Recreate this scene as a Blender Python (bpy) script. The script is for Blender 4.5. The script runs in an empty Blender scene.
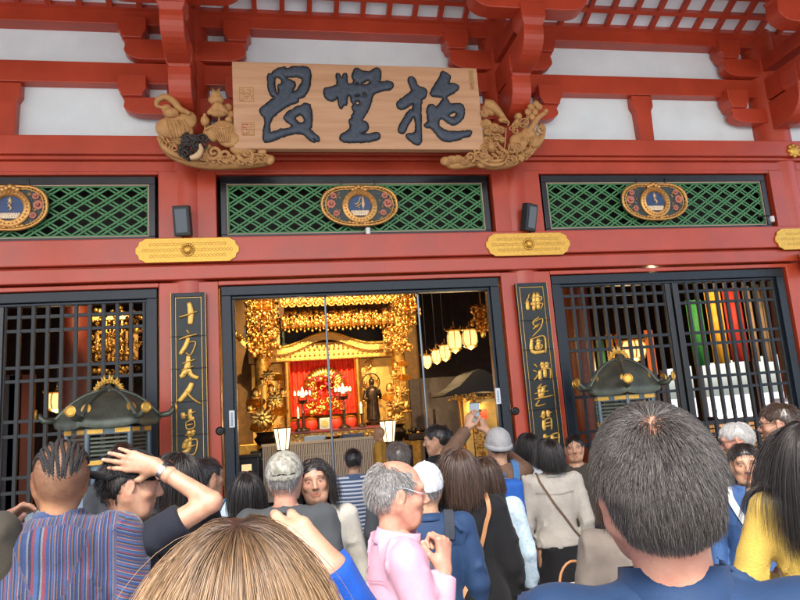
import bpy, bmesh, math, random
import numpy as np
from mathutils import Vector, Matrix
random.seed(7); RNG = np.random.default_rng(7)
scene = bpy.context.scene
R = math.radians

# ---------------------------------------------------------------- camera
CAM_H = 1.8; FPX = 650.0
_y, _p, _r = R(10.67), R(9.89), R(-4.04)
_f = np.array([math.sin(_y)*math.cos(_p), math.cos(_y)*math.cos(_p), math.sin(_p)])
_ri = np.array([math.cos(_y), -math.sin(_y), 0.0]); _u = np.cross(_ri, _f)
_c, _s = math.cos(_r), math.sin(_r)
_ri, _u = _c*_ri+_s*_u, -_s*_ri+_c*_u
camd = bpy.data.cameras.new('camera'); cam = bpy.data.objects.new('camera', camd)
scene.collection.objects.link(cam); scene.camera = cam
camd.sensor_width = 36.0; camd.lens = FPX/800*36; camd.clip_start = 0.05; camd.clip_end = 3000
cam.matrix_world = Matrix(((_ri[0], _u[0], -_f[0], 0), (_ri[1], _u[1], -_f[1], 0), (_ri[2], _u[2], -_f[2], CAM_H), (0, 0, 0, 1)))

def at(x, y, Y):
    "point of the plane at depth Y seen at photograph pixel x, y"
    d = _f+(x-400)/FPX*_ri-(y-300)/FPX*_u
    t = Y/d[1]
    return Vector((d[0]*t, Y, CAM_H+d[2]*t))

# ---------------------------------------------------------------- world, sun, exposure
world = bpy.data.worlds.new('World'); scene.world = world; world.use_nodes = True
wn = world.node_tree; bg = wn.nodes['Background']
sky = wn.nodes.new('ShaderNodeTexSky'); sky.sky_type = 'NISHITA'; sky.sun_disc = False
SUN_EL, SUN_AZ = R(48), R(200)
sky.sun_elevation = SUN_EL; sky.sun_rotation = SUN_AZ; sky.dust_density = 3.0
wn.links.new(sky.outputs[0], bg.inputs[0]); bg.inputs[1].default_value = 0.15
sund = bpy.data.lights.new('sun', 'SUN'); sund.energy = 1.5; sund.angle = R(12); sund.color = (1, .96, .9)
sun = bpy.data.objects.new('sun', sund); scene.collection.objects.link(sun)
_sd = Vector((math.sin(SUN_AZ)*math.cos(SUN_EL), math.cos(SUN_AZ)*math.cos(SUN_EL), math.sin(SUN_EL)))
sun.rotation_euler = _sd.to_track_quat('Z', 'Y').to_euler(); sun.location = (0, -30, 40)
scene.view_settings.view_transform = 'Standard'; scene.view_settings.look = 'None'
scene.view_settings.gamma = 1; scene.view_settings.use_curve_mapping = False
scene.view_settings.exposure = 1.9
try:
    scene.cycles.max_bounces = 8; scene.cycles.diffuse_bounces = 5; scene.cycles.sample_clamp_indirect = 6
except Exception: pass

# ---------------------------------------------------------------- materials
MATS = {}
def mat(name, col, rough=.5, metal=0.0, var=0.0, scale=8.0, bump=0.0, bscale=40.0, col2=None, emit=None, estr=0, coat=0, spec=None, stretch=None, detail=6):
    if name in MATS: return MATS[name]
    m = bpy.data.materials.new(name); m.use_nodes = True; MATS[name] = m
    nt = m.node_tree; b = nt.nodes['Principled BSDF']
    b.inputs['Base Color'].default_value = (*col, 1); b.inputs['Roughness'].default_value = rough; b.inputs['Metallic'].default_value = metal
    if coat: b.inputs['Coat Weight'].default_value = coat; b.inputs['Coat Roughness'].default_value = .15
    if spec is not None: b.inputs['Specular IOR Level'].default_value = spec
    tc = nt.nodes.new('ShaderNodeTexCoord'); mp = nt.nodes.new('ShaderNodeMapping'); nt.links.new(tc.outputs['Object'], mp.inputs[0])
    if stretch: mp.inputs['Scale'].default_value = stretch
    if var or col2:
        n = nt.nodes.new('ShaderNodeTexNoise'); n.inputs['Scale'].default_value = scale; n.inputs['Detail'].default_value = detail; n.inputs['Roughness'].default_value = .6
        nt.links.new(mp.outputs[0], n.inputs['Vector'])
        r = nt.nodes.new('ShaderNodeValToRGB')
        c2 = col2 if col2 else tuple(min(1, c*(1+var)) for c in col)
        c1 = col if col2 else tuple(c*(1-var) for c in col)
        r.color_ramp.elements[0].position = .32; r.color_ramp.elements[1].position = .68
        r.color_ramp.elements[0].color = (*c1, 1); r.color_ramp.elements[1].color = (*c2, 1)
        nt.links.new(n.outputs['Fac'], r.inputs[0]); nt.links.new(r.outputs[0], b.inputs['Base Color'])
        mr = nt.nodes.new('ShaderNodeMapRange'); mr.inputs['To Min'].default_value = max(0, rough-.08); mr.inputs['To Max'].default_value = min(1, rough+.12)
        nt.links.new(n.outputs['Fac'], mr.inputs[0]); nt.links.new(mr.outputs[0], b.inputs['Roughness'])
    if bump:
        n2 = nt.nodes.new('ShaderNodeTexNoise'); n2.inputs['Scale'].default_value = bscale; n2.inputs['Detail'].default_value = 4
        nt.links.new(mp.outputs[0], n2.inputs['Vector'])
        bp = nt.nodes.new('ShaderNodeBump'); bp.inputs['Strength'].default_value = bump; bp.inputs['Distance'].default_value = .01
        nt.links.new(n2.outputs['Fac'], bp.inputs['Height']); nt.links.new(bp.outputs[0], b.inputs['Normal'])
    if emit:
        b.inputs['Emission Color'].default_value = (*emit, 1); b.inputs['Emission Strength'].default_value = estr
    return m

RED = mat('vermilion_paint', (.45, .053, .021), .36, var=.15, scale=1.7, detail=12, bump=.06, bscale=9, coat=.15)
REDD = mat('vermilion_paint_old', (.40, .046, .019), .44, var=.18, scale=2.5, detail=12, bump=.08, bscale=14)
PLAS = mat('white_plaster', (.78, .90, .96), .85, var=.05, detail=12, scale=1.6, bump=.05, bscale=12)
BLK = mat('black_lacquer', (.008, .010, .014), .3, var=.3, scale=6)
DKB = mat('blue_black_frame', (.011, .018, .028), .36, var=.25, scale=8, bump=.05, spec=.35)
LATT = mat('lattice_wood', (.015, .019, .024), .42, var=.3, scale=12, bump=.08, spec=.35)
GRN = mat('green_paint', (.055, .21, .075), .5, var=.15, scale=20)
GOLD = mat('gold_leaf', (.80, .46, .12), .32, 1.0, var=.18, scale=25, bump=.35, bscale=60)
GOLDF = mat('brass_fitting', (.66, .38, .075), .42, .7, var=.15, scale=30, bump=.15, bscale=80)
GOLDP = mat('gold_paint', (.70, .42, .09), .38, .45, var=.15, scale=40)
DWOOD = mat('dark_wood', (.045, .022, .012), .5, var=.3, scale=4, bump=.1, stretch=(1, 1, .2))

# ---------------------------------------------------------------- mesh helpers
class MB:
    def __init__(s): s.v = []; s.f = []; s.m = []; s.cm = 0
    def add(s, vs, fs):
        o = len(s.v); s.v += [tuple(v) for v in vs]; s.f += [tuple(i+o for i in f) for f in fs]; s.m += [s.cm]*len(fs)
    def box(s, x0, x1, y0, y1, z0, z1):
        vs = [(x, y, z) for z in (z0, z1) for y in (y0, y1) for x in (x0, x1)]
        s.add(vs, [(0, 2, 3, 1), (4, 5, 7, 6), (0, 1, 5, 4), (2, 6, 7, 3), (0, 4, 6, 2), (1, 3, 7, 5)]); return s
    def obox(s, M, sx, sy, sz):
        vs = [M@Vector((x*sx/2, y*sy/2, z*sz/2)) for z in (-1, 1) for y in (-1, 1) for x in (-1, 1)]
        s.add(vs, [(0, 2, 3, 1), (4, 5, 7, 6), (0, 1, 5, 4), (2, 6, 7, 3), (0, 4, 6, 2), (1, 3, 7, 5)]); return s
    def tube(s, pts, r, n=8, cap=True, flat=1.0):
        pts = [Vector(p) for p in pts]; k = len(pts); rs = r if hasattr(r, '__len__') else [r]*k
        t0 = (pts[1]-pts[0]).normalized(); up = Vector((0, 0, 1)) if abs(t0.z) < .9 else Vector((0, 1, 0))
        a = t0.cross(up).normalized(); vs = []
        for i in range(k):
            t = (pts[min(i+1, k-1)]-pts[max(i-1, 0)])
            t = t.normalized() if t.length > 1e-9 else t0
            a = (a-t*a.dot(t)).normalized(); b = t.cross(a)
            for j in range(n):
                q = 2*math.pi*j/n; vs.append(pts[i]+(a*math.cos(q)+b*math.sin(q)*flat)*rs[i])
        fs = [(i*n+j, i*n+(j+1) % n, (i+1)*n+(j+1) % n, (i+1)*n+j) for i in range(k-1) for j in range(n)]
        if cap: fs += [tuple(range(n))[::-1], tuple(range((k-1)*n, k*n))]
        s.add(vs, fs); return s
    def lathe(s, prof, c=(0, 0, 0), n=20, sq=None, rot=0, M=None):
        c = Vector(c); vs = []; k = len(prof)
        for (r, z) in prof:
            for j in range(n):
                q = 2*math.pi*j/n+rot; v = Vector((r*math.cos(q), r*math.sin(q), z))
                if M is not None: v = M@v
                vs.append(v+c)
        fs = [(i*n+j, i*n+(j+1) % n, (i+1)*n+(j+1) % n, (i+1)*n+j) for i in range(k-1) for j in range(n)]
        fs += [tuple(range(n))[::-1], tuple(range((k-1)*n, k*n))]
        s.add(vs, fs); return s
    def ball(s, c, r, n=12, k=8, M=None):
        rx, ry, rz = r if hasattr(r, '__len__') else (r, r, r)
        c = Vector(c); vs = []
        for i in range(k+1):
            th = math.pi*i/k
            for j in range(n):
                q = 2*math.pi*j/n
                v = Vector((rx*math.sin(th)*math.cos(q), ry*math.sin(th)*math.sin(q), rz*math.cos(th)))
                if M is not None: v = M@v
                vs.append(v+c)
        s.add(vs, [(i*n+j, (i+1)*n+j, (i+1)*n+(j+1) % n, i*n+(j+1) % n) for i in range(k) for j in range(n)]); return s
    def prism(s, poly, o, ax, ay, az):
        "2-D polygon extruded along az: point = o + ax*u + ay*v"
        o, ax, ay, az = Vector(o), Vector(ax), Vector(ay), Vector(az); n = len(poly)
        a = [o+ax*u+ay*v for u, v in poly]; b = [p+az for p in a]
        s.add(a+b, [tuple(range(n))[::-1], tuple(range(n, 2*n))]+[(i, (i+1) % n, n+(i+1) % n, n+i) for i in range(n)]); return s

def children(p): return [o for o in bpy.data.objects if o.parent == p]
def obj(name, mb, m, parent=None, bevel=0, smooth=False, loc=None):
    me = bpy.data.meshes.new(name)
    me.from_pydata(mb.v, [], mb.f)
    ms = m if isinstance(m, (list, tuple)) else [m]
    for x in ms: me.materials.append(x)
    if len(ms) > 1: me.polygons.foreach_set('material_index', mb.m)
    bm = bmesh.new(); bm.from_mesh(me)
    if smooth: bmesh.ops.remove_doubles(bm, verts=bm.verts, dist=1e-5)
    bmesh.ops.recalc_face_normals(bm, faces=bm.faces); bm.to_mesh(me); bm.free()
    if smooth:
        me.polygons.foreach_set('use_smooth', [True]*len(me.polygons))
        if smooth is not True: me.set_sharp_from_angle(angle=R(smooth))
    o = bpy.data.objects.new(name, me); scene.collection.objects.link(o)
    if parent: o.parent = parent
    if bevel:
        b = o.modifiers.new('bevel', 'BEVEL'); b.width = bevel; b.segments = 2; b.limit_method = 'ANGLE'; b.angle_limit = R(40)
    if loc: o.location = loc
    return o
def tag(o, label, cat, group=None, kind=None):
    if label: o['label'] = label
    if cat: o['category'] = cat
    if group: o['group'] = group
    if kind: o['kind'] = kind
    return o
def thing(name, label, cat, loc=(0, 0, 0), rz=0, group=None):
    o = bpy.data.objects.new(name, None); scene.collection.objects.link(o); o.location = loc; o.rotation_euler = (0, 0, rz)
    o.empty_display_size = .1
    return tag(o, label, cat, group)
def struct(name, mb, m, **k):
    o = obj(name, mb, m, **k); o['kind'] = 'structure'; return o
def copy_tree(o, parent=None):
    c = o.copy(); scene.collection.objects.link(c); c.parent = parent
    for ch in children(o): copy_tree(ch, c)
    return c
def L(strength, loc, col=(1, .72, .38), r=.08, name='lamp_light', parent=None):
    l = bpy.data.lights.new(name, 'POINT'); l.energy = strength; l.color = col; l.shadow_soft_size = r
    o = bpy.data.objects.new(name, l); scene.collection.objects.link(o); o.location = loc
    if parent: o.parent = parent
    return o
def spot(strength, loc, target, size=60, col=(1, .78, .45), r=.05, parent=None):
    l = bpy.data.lights.new('spot_light', 'SPOT'); l.energy = strength; l.color = col; l.spot_size = R(size); l.spot_blend = .8; l.shadow_soft_size = r
    o = bpy.data.objects.new('spot_light', l); scene.collection.objects.link(o); o.location = loc
    o.rotation_euler = (Vector(target)-Vector(loc)).to_track_quat('-Z', 'Y').to_euler()
    return o
ROOF_Y = -1.8
# ---------------------------------------------------------------- setting: ground and floors
STONE = mat('floor_stone', (.16, .155, .15), .45, var=.2, scale=6, bump=.1, bscale=30)
PLAZA = mat('plaza_stone', (.36, .35, .33), .8, var=.15, scale=2, bump=.1)
m = MB(); m.box(-400, 400, -400, 400, -1.62, -1.5); struct('ground', m, PLAZA)
m = MB(); m.box(-22, 26, -7.5, 24, -1.496, -.004)
fl = struct('stone_floor', m, STONE)
m = MB()
for i in range(-20, 24):
    for j in range(-7, 9): m.box(i+.004, i+.996, j+.004, j+.996, -.004, .004)
struct('floor_slabs', m, mat('slab_stone', (.20, .19, .18), .35, var=.35, scale=1.3, bump=.08, bscale=60))
m = MB(); m.box(-14, 16, 9.4, 23.5, 0, .03); struct('hall_floor', m, mat('tatami', (.20, .13, .06), .6, var=.1))

# ---------------------------------------------------------------- the hall
hall = thing('temple_hall', 'large red timber temple hall with white plaster panels and dark lattice windows', 'temple', (0, 9, 0))
HW = Matrix.Translation((0, -9, 0))
def part(name, mb, m, parent=None, **k):
    o = obj(name, mb, m, parent or hall, **k)
    if parent is None: o.matrix_parent_inverse = HW
    return o
COLX = [-10.66, -5.92, -1.18, 3.56, 8.30, 13.04]
XL, XR = -11.0, 13.4
for x in COLX:
    m = MB(); m.lathe([(.31, 0), (.31, 6.0), (.285, 7.3), (.285, 8.2)], (x, 9.12, 0), 40)
    part('column', m, RED, smooth=60)
def beam(z0, z1, yf, yb=9.2, mm=RED, name='beam', bv=.012):
    m = MB(); m.box(XL, XR, yf, yb, z0, z1); return part(name, m, mm, bevel=bv)
def Z(z, Y): return 1.8+(z-1.8)*Y/9.0
m = MB(); m.box(XL, XR, 9.12, 9.22, 5.5, 8.0); part('plaster_wall', m, PLAS)
beam(Z(7.57, 8.9), Z(7.84, 8.9), 8.90); beam(Z(6.65, 8.96), Z(6.97, 8.96), 8.96)
beam(Z(5.60, 8.74), Z(5.87, 8.74), 8.74)
beam(Z(5.52, 8.80), Z(5.60, 8.74), 8.80); 
beam(Z(5.34, 8.86), Z(5.52, 8.80)-.002, 8.862)
beam(Z(4.03, 8.72), Z(4.385, 8.72), 8.72)
beam(Z(3.98, 8.80), Z(4.03, 8.72)-.002, 8.80, mm=REDD)
beam(Z(3.80, 8.74), Z(3.98, 8.80)-.002, 8.76)
# bays
mids = [(COLX[i]+COLX[i+1])/2 for i in range(5)]
BZ = [3.27, 3.02]  # crossbars
LZ0, LZ1 = Z(4.385, 8.72), Z(5.34, 8.86)
for bi, cx in enumerate(mids):
    hw = 1.96
    m = MB()
    for s in (-1, 1):
        m.box(cx+s*(hw+.17)-.14, cx+s*(hw+.17)+.14, 8.84, 9.1, 0, 3.72)
        m.box(cx+s*(hw+.17)-.14, cx+s*(hw+.17)+.14, 8.84, 9.1, LZ0, LZ1)
    m.box(cx-hw-.03, cx+hw+.03, 8.83, 9.1, 3.66, 3.72); m.box(cx-hw-.03, cx+hw+.03, 8.845, 9.1, LZ1-.05, LZ1)
    part('bay_trim', m, RED, bevel=.01)
    # transom
    tr = MB(); z0, z1 = LZ0+.002, LZ1-.055
    for a, b, c, d in ((cx-hw+.02, cx+hw-.02, z0, z0+.075), (cx-hw+.02, cx+hw-.02, z1-.11, z1), (cx-hw+.02, cx-hw+.10, z0+.075, z1-.11), (cx+hw-.10, cx+hw-.02, z0+.075, z1-.11)):
        tr.box(a, b, 8.90, 9.0, c, d)
    t = part('transom', tr, BLK, bevel=.006)
    a, b, c, d = cx-hw+.102, cx+hw-.102, z0+.077, z1-.112
    m = MB()
    for q in ((a, b, d-.014, d), (a, b, c, c+.014), (a, a+.014, c+.014, d-.014), (b-.014, b, c+.014, d-.014)): m.box(q[0], q[1], 8.915, 8.95, q[2], q[3])
    obj('inner_trim', m, mat('pale_trim', (.42, .30, .22), .5), t)
    a += .014; b -= .014; c += .014; d -= .014
    m = MB(); ph, pv = .302, .200; sl = pv/ph; bw = .0118
    def clipseg(xa, za, s):
        # line z = za + s*(x-xa) clipped to rect
        xs = sorted([xa+(c-za)/s, xa+(d-za)/s]); x0 = max(a, xs[0]); x1 = min(b, xs[1])
        return (x0, za+s*(x0-xa), x1, za+s*(x1-xa)) if x1-x0 > .01 else None
    n = int((b-a)/ph)+6
    for s, yy in ((sl, 8.935), (-sl, 8.947)):
        for i in range(-6, n):
            for off in (-.041, .041):
                r = clipseg(a+i*ph+off, c, s) if s > 0 else clipseg(a+i*ph+off, c, s)
                if not r: continue
                p, q = Vector((r[0], yy, r[1])), Vector((r[2], yy, r[3])); dd = (q-p).normalized(); nn = Vector((-dd.z, 0, dd.x))*bw
                m.add([p+nn, p-nn, q-nn, q+nn]+[v+Vector((0, .012, 0)) for v in (p+nn, p-nn, q-nn, q+nn)], [(0, 1, 2, 3), (7, 6, 5, 4), (0, 4, 5, 1), (2, 6, 7, 3), (1, 5, 6, 2), (0, 3, 7, 4)])
    m.box(a, b, 8.93, 8.96, c, c+.022); m.box(a, b, 8.93, 8.96, d-.018, d); m.box(a, a+.018, 8.93, 8.96, c, d); m.box(b-.018, b, 8.93, 8.96, c, d)
    obj('green_lattice', m, GRN, t)
    t.data; 
    # lower frame
    z1 = 3.655
    m = MB()
    fw = .13
    m.box(cx-hw, cx+hw, 8.88, 9.06, z1-fw, z1); m.box(cx-hw, cx-hw+fw, 8.88, 9.06, 0, z1-fw); m.box(cx+hw-fw, cx+hw, 8.88, 9.06, 0, z1-fw)
    m.box(cx-hw+fw, cx+hw-fw, 8.93, 9.05, z1-fw-.04, z1-fw); 
    for s in (-1, 1): m.box(cx+s*(hw-fw-.02)-.02, cx+s*(hw-fw-.02)+.02, 8.93, 9.05, 0, z1-fw-.04)
    m.box(cx-hw+fw, cx+hw-fw, 8.93, 9.05, 0, .12)
    fr = part('doorway_frame' if bi == 2 else 'window_frame', m, DKB, bevel=.008)
    if bi == 2:
        for xx in (.63, 1.96):
            m = MB(); m.tube([(xx, 9.02, .1), (xx, 9.02, 3.5)], .016, 8); obj('door_pole', m, mat('steel_rod', (.16, .19, .22), .3, .8), fr)
    else:
        # two lattice panels with a wide meeting stile
        for s in (-1, 1):
            p0 = cx-hw+fw+.04 if s < 0 else cx+.10; p1 = cx-.10 if s < 0 else cx+hw-fw-.04
            y0 = 8.95 if s < 0 else 8.93
            m = MB(); n = round((p1-p0)/.177)
            for i in range(n+1):
                x = p0+(p1-p0)*i/n; w = .022
                m.box(x-w, x+w, y0, y0+.05, .12, z1-fw-.04)
            zz = [3.35, 3.17, 2.70, 2.53, 2.03, 1.85, 1.35, 1.17, .67, .50]
            for z in zz: m.box(p0, p1, y0+.008, y0+.042, z-.022, z+.022)
            m.box(p0, p1, y0-.01, y0+.06, .12, .3)
            obj('lattice', m, LATT, fr, bevel=.003)
        m = MB(); m.box(cx-.10, cx-.01, 8.93, 9.03, .12, z1-fw-.04); m.box(cx+.005, cx+.10, 8.90, 9.0, .12, z1-fw-.04); obj('meeting_stile', m, BLK, fr, bevel=.006)
# round black bosses and paper slips beside the doorway
for px, py in ((220, 431), (515.5, 411)):
    p = at(px, py, 8.83); m = MB(); Mx = Matrix.Rotation(R(90), 3, 'X')
    m.lathe([(.055, 0), (.055, .015), (.04, .03), (.036, .022), (.018, .022), (.02, .05), (.012, .06)], (p.x, 8.84, p.z), 20, M=Mx)
    part('door_boss', m, BLK, smooth=40)
for px, py in ((232, 419), (498, 396)):
    p = at(px, py, 8.88); m = MB(); m.box(p.x-.035, p.x+.035, 8.874, 8.879, p.z-.11, p.z+.11)
    o = part('paper_slip', m, mat('white_paper', (.72, .74, .76), .8))
    m = MB()
    for k in range(7): m.box(p.x-.012, p.x+.012, 8.8715, 8.8735, p.z-.085+k*.024, p.z-.07+k*.024)
    obj('printed_line', m, mat('blue_ink', (.12, .25, .35), .8), o)

# posts between the plaster panels
for x in mids:
    m = MB(); m.prism([(-.18, 6.62), (-.18, 6.44), (-.135, 6.36), (-.115, 5.7), (.115, 5.7), (.135, 6.36), (.18, 6.44), (.18, 6.62)], (x, 8.98, 0), (1, 0, 0), (0, 0, 1), (0, .16, 0))
    part('panel_post', m, RED, bevel=.008)
# bracket sets
def arm_poly(hl, zt, zb, blk=.17):
    e = []; n = 7; hh = zt-zb
    pts = [(hl, zt), (hl, zt-.03)]
    c = zb+hh*.5
    pts.append((hl-.03, zt-.05)); pts.append((hl-.015, c+.02))
    for i in range(n+1):
        a = math.pi/2*i/n; pts.append((hl-.01-.42*hl*.8*(1-math.cos(a)), c-(c-zb)*math.sin(a)))
    left = [(-u, v) for u, v in reversed(pts)]
    return pts+left
def gap_top(hl, zt, dip=.09, inner=.30, bw=.36):
    a, b = hl-bw-.02, inner
    return []
def wall_arm(x, zt, zb, yf, hl=.85, th=.17, bw=.38, bh=.24, y1=None):
    m = MB(); poly = arm_poly(hl, zt-.09, zb)
    m.prism(poly, (x, yf, 0), (1, 0, 0), (0, 0, 1), (0, th, 0))
    for s in (-1, 1):   # blocks
        c = x+s*(hl-bw/2+.06)
        m.prism([(-bw/2, zt+bh-.02), (-bw/2, zt+.01), (-bw/2+.035, zt-.03), (-bw/2+.055, zt-.10), (bw/2-.055, zt-.10), (bw/2-.035, zt-.03), (bw/2, zt+.01), (bw/2, zt+bh-.02)], (c, yf-.06, 0), (1, 0, 0), (0, 0, 1), (0, th+.10, 0))
    return m
def fwd_arm(x, zt, zb, ytip, th=.29, bw=.35, bh=.22):
    m = MB(); n = 8; hh = zt-zb; cc = zt-hh*.35; Lc = .42
    poly = [(9.0, zt-.09), (ytip, zt-.09), (ytip, cc)]
    for i in range(1, n+1):
        a = math.pi/2*i/n; poly.append((ytip+Lc*(1-math.cos(a)), cc-(cc-zb)*math.sin(a)))
    poly.append((9.0, zb))
    m.prism(poly, (x-th/2, 0, 0), (0, 1, 0), (0, 0, 1), (th, 0, 0))
    c = ytip+bw/2-.05
    for (w0, w1, a, b) in ((bw/2, bw/2, zt+bh, zt+.0), (bw/2, bw/2-.045, zt, zt-.10)):
        m.add([(x-w0, c-w0, a), (x+w0, c-w0, a), (x+w0, c+w0, a), (x-w0, c+w0, a), (x-w1, c-w1, b), (x+w1, c-w1, b), (x+w1, c+w1, b), (x-w1, c+w1, b)],
              [(0, 1, 2, 3), (7, 6, 5, 4), (0, 4, 5, 1), (1, 5, 6, 2), (2, 6, 7, 3), (3, 7, 4, 0)])
    return m
for x in COLX:
    bk = bpy.data.objects.new('bracket_set', None); scene.collection.objects.link(bk); bk.parent = hall; bk.matrix_parent_inverse = HW
    for zt, zb in ((Z(6.53, 8.9), Z(6.18, 8.9)), (Z(7.46, 8.85), Z(7.05, 8.85))):
        obj('wall_arm', wall_arm(x, zt, zb, 8.88), RED, bk, bevel=.01)
    for zt, zb, yt in ((6.58, 6.00, 8.22), (7.00, 6.52, 7.62)):
        obj('forward_arm', fwd_arm(x, zt, zb, yt), RED, bk, bevel=.01)
    m = MB(); poly = arm_poly(.86, 7.56, 7.14); m.prism(poly, (x, 7.60, 0), (1, 0, 0), (0, 0, 1), (0, .26, 0)); obj('cross_arm', m, RED, bk, bevel=.012)
    for s in (-1, 0, 1):
        m = MB(); m.box(x+s*.60-.17, x+s*.60+.17, 7.56, 7.90, 7.57, 7.80); obj('bearing_block', m, RED, bk, bevel=.012)
    m = MB(); m.box(x-.13, x+.13, 7.9, 8.9, 7.05, 7.30); obj('tie_beam', m, REDD, bk, bevel=.01)
m = MB(); m.box(XL, XR, 7.58, 7.88, 7.81, 8.10); part('purlin', m, RED, bevel=.015)
# coffered eave ceiling between wall beam and purlin
def ceil_grid(y0, z0, y1, z1, pitch, rows, name):
    m = MB(); d = Vector((0, y1-y0, z1-z0)); up = Vector((0, -(z1-z0), (y1-y0))).normalized()
    if up.z < 0: up = -up
    n = int((XR-XL)/pitch)
    for i in range(n+1):
        x = XL+i*pitch
        m.prism([(0, 0), (1, 0), (1, 1), (0, 1)], (x-.035, y0, z0), d, up*.09, (.07, 0, 0))
    for k in range(rows+1):
        p = Vector((XL, y0, z0))+d*(k/rows); q = d.normalized()*.035
        m.prism([(-1, 0), (1, 0), (1, 1), (-1, 1)], p-up*.004, q, up*.098, (XR-XL, 0, 0))
    part(name, m, RED)
    m = MB(); m.prism([(0, 0), (1, 0), (1, 1), (0, 1)], Vector((XL, y0, z0))+up*.09, d, up*.03, (XR-XL, 0, 0)); part('ceiling_board', m, PLAS)
ceil_grid(8.88, 7.72, 8.30, 7.98, .40, 2, 'coffer_grid')
m = MB(); m.box(XL, XR, 7.85, 8.30, 7.96, 8.08); part('ceiling_strip', m, REDD)
# porch roof: ceiling over the crowd with its rafters, carried on front columns out of view
m = MB(); m.box(XL, XR, ROOF_Y, 7.60, 8.3, 8.4); part('porch_ceiling', m, mat('porch_boards', (.30, .26, .22), .7, var=.1))
m = MB()
for i in range(60): m.box(XL+.2+i*.41, XL+.32+i*.41, ROOF_Y, 7.56, 8.15, 8.298)
part('rafters', m, REDD)
for x in COLX[1:-1:3]:
    pass
for x in (-10.66, -5.92, 8.3, 13.04):
    m = MB(); m.lathe([(.36, 0), (.36, 8.15)], (x, ROOF_Y+1.0, 0), 32); part('column', m, RED, smooth=60)
# interior shell
INT = mat('interior_wood', (.060, .026, .014), .55, var=.35, scale=3, bump=.1)
m = MB(); m.box(-11, 13.4, 21.8, 22, 0, 7); m.box(-11.2, -11, 9.1, 22, 0, 7); part('inner_wall', m, INT)
m = MB(); m.box(-11.2, 13.6, 9.25, 22, 6.4, 6.6); part('inner_ceiling', m, mat('inner_ceiling_wood', (.03, .018, .012), .6, var=.3))
m = MB(); m.box(-11.2, 13.6, 9.3, 22, 6.61, 8.3); part('roof_void', m, DWOOD)
# right wall with openings to daylight
m = MB(); m.box(13.4, 13.6, 9.3, 22, 2.7, 7); m.box(13.4, 13.6, 9.3, 22, 0, 1.0)
for y in (9.3, 11.6, 14.2, 16.8, 19.4, 21.6): m.box(13.4, 13.6, y, y+.3, 1.0, 2.7)
part('side_wall', m, INT)
for x in (-8.3, -3.55, 5.93, 10.67):
    for y in (12.2,):
        m = MB(); m.lathe([(.24, 0), (.24, 6.4)], (x, y, 0), 24); part('inner_column', m, mat('inner_column_red', (.16, .028, .014), .4, var=.2), smooth=60)
# backing behind transoms: dark boarding
m = MB(); m.box(-10.9, 13.3, 9.3, 9.36, 3.9, 5.8)
part('transom_backing', m, mat('backing_dark', (.012, .008, .006), .7))
m = MB(); m.box(XL, XR, 9.1, 9.3, 8.0, 8.3); part('wall_head', m, PLAS)
# ---------------------------------------------------------------- flat outlines raised from a surface (lettering, carved figures)
def outline(name, polys, place, Y, thick, m, parent=None, bevel=0.0, grow=0.0, res=1, smooth=False):
    "polys: outlines in pixels mapped by place(u, v) -> (X, Z); holes by even-odd rule; stands thick deep, front at Y-thick"
    cu = bpy.data.curves.new(name, 'CURVE'); cu.dimensions = '2D'; cu.fill_mode = 'BOTH'
    for p in polys:
        P = [place(*q) for q in p]
        if smooth:
            sp = cu.splines.new('BEZIER'); sp.bezier_points.add(len(P)-1)
            for b, (x, z) in zip(sp.bezier_points, P): b.co = (x, z, 0); b.handle_left_type = b.handle_right_type = 'AUTO'
            sp.resolution_u = 4
        else:
            sp = cu.splines.new('POLY'); sp.points.add(len(P)-1)
            for b, (x, z) in zip(sp.points, P): b.co = (x, z, 0, 1)
        sp.use_cyclic_u = True
    cu.extrude = thick/2; cu.bevel_depth = bevel; cu.bevel_resolution = 2; cu.offset = grow-bevel
    t = bpy.data.objects.new('tmp', cu); scene.collection.objects.link(t)
    dg = bpy.context.evaluated_depsgraph_get(); dg.update()
    me = bpy.data.meshes.new_from_object(t.evaluated_get(dg)); bpy.data.objects.remove(t)
    n = len(me.vertices); a = np.empty(n*3); me.vertices.foreach_get('co', a); a = a.reshape(-1, 3)
    b = np.stack([a[:, 0], Y-thick/2-a[:, 2], a[:, 1]], 1); me.vertices.foreach_set('co', b.ravel()); me.flip_normals() if False else None
    me.materials.clear(); me.materials.append(m); me.name = name
    bm = bmesh.new(); bm.from_mesh(me); bmesh.ops.remove_doubles(bm, verts=bm.verts, dist=1e-4); bmesh.ops.recalc_face_normals(bm, faces=bm.faces); bm.to_mesh(me); bm.free()
    o = bpy.data.objects.new(name, me); scene.collection.objects.link(o)
    if parent: o.parent = parent
    return o
def pxplace(ox, oy, k, Y):
    return lambda u, v: (lambda p: (p.x, p.z))(at(ox+u/k, oy+v/k, Y))

# ---------------------------------------------------------------- the great name board with its three characters
YB = 8.28
c0, c1, c2, c3 = at(231, 61, YB), at(482, 68.5, YB), at(482, 150.5, YB), at(235, 147.5, YB)
bx0, bx1, bz0, bz1 = (c0.x+c3.x)/2, (c1.x+c2.x)/2-.02, (c2.z+c3.z)/2, (c0.z+c1.z)/2
board = thing('name_board', 'wide pale wooden name board with three huge slate blue carved characters above the doorway', 'sign', ((bx0+bx1)/2, YB+.1, bz0))
def rel(o, th): o.parent = th; o.matrix_parent_inverse = Matrix.LocRotScale(th.location, th.rotation_euler, th.scale).inverted(); return o
WOODB = mat('pale_board_wood', (.50, .275, .145), .55, col2=(.62, .37, .215), scale=2.2, bump=.12, bscale=30, stretch=(.35, 1, 6), detail=8)
m = MB(); m.box(bx0, bx1, YB, YB+.12, bz0, bz1); rel(obj('board', m, WOODB, bevel=.01), board)
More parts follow.
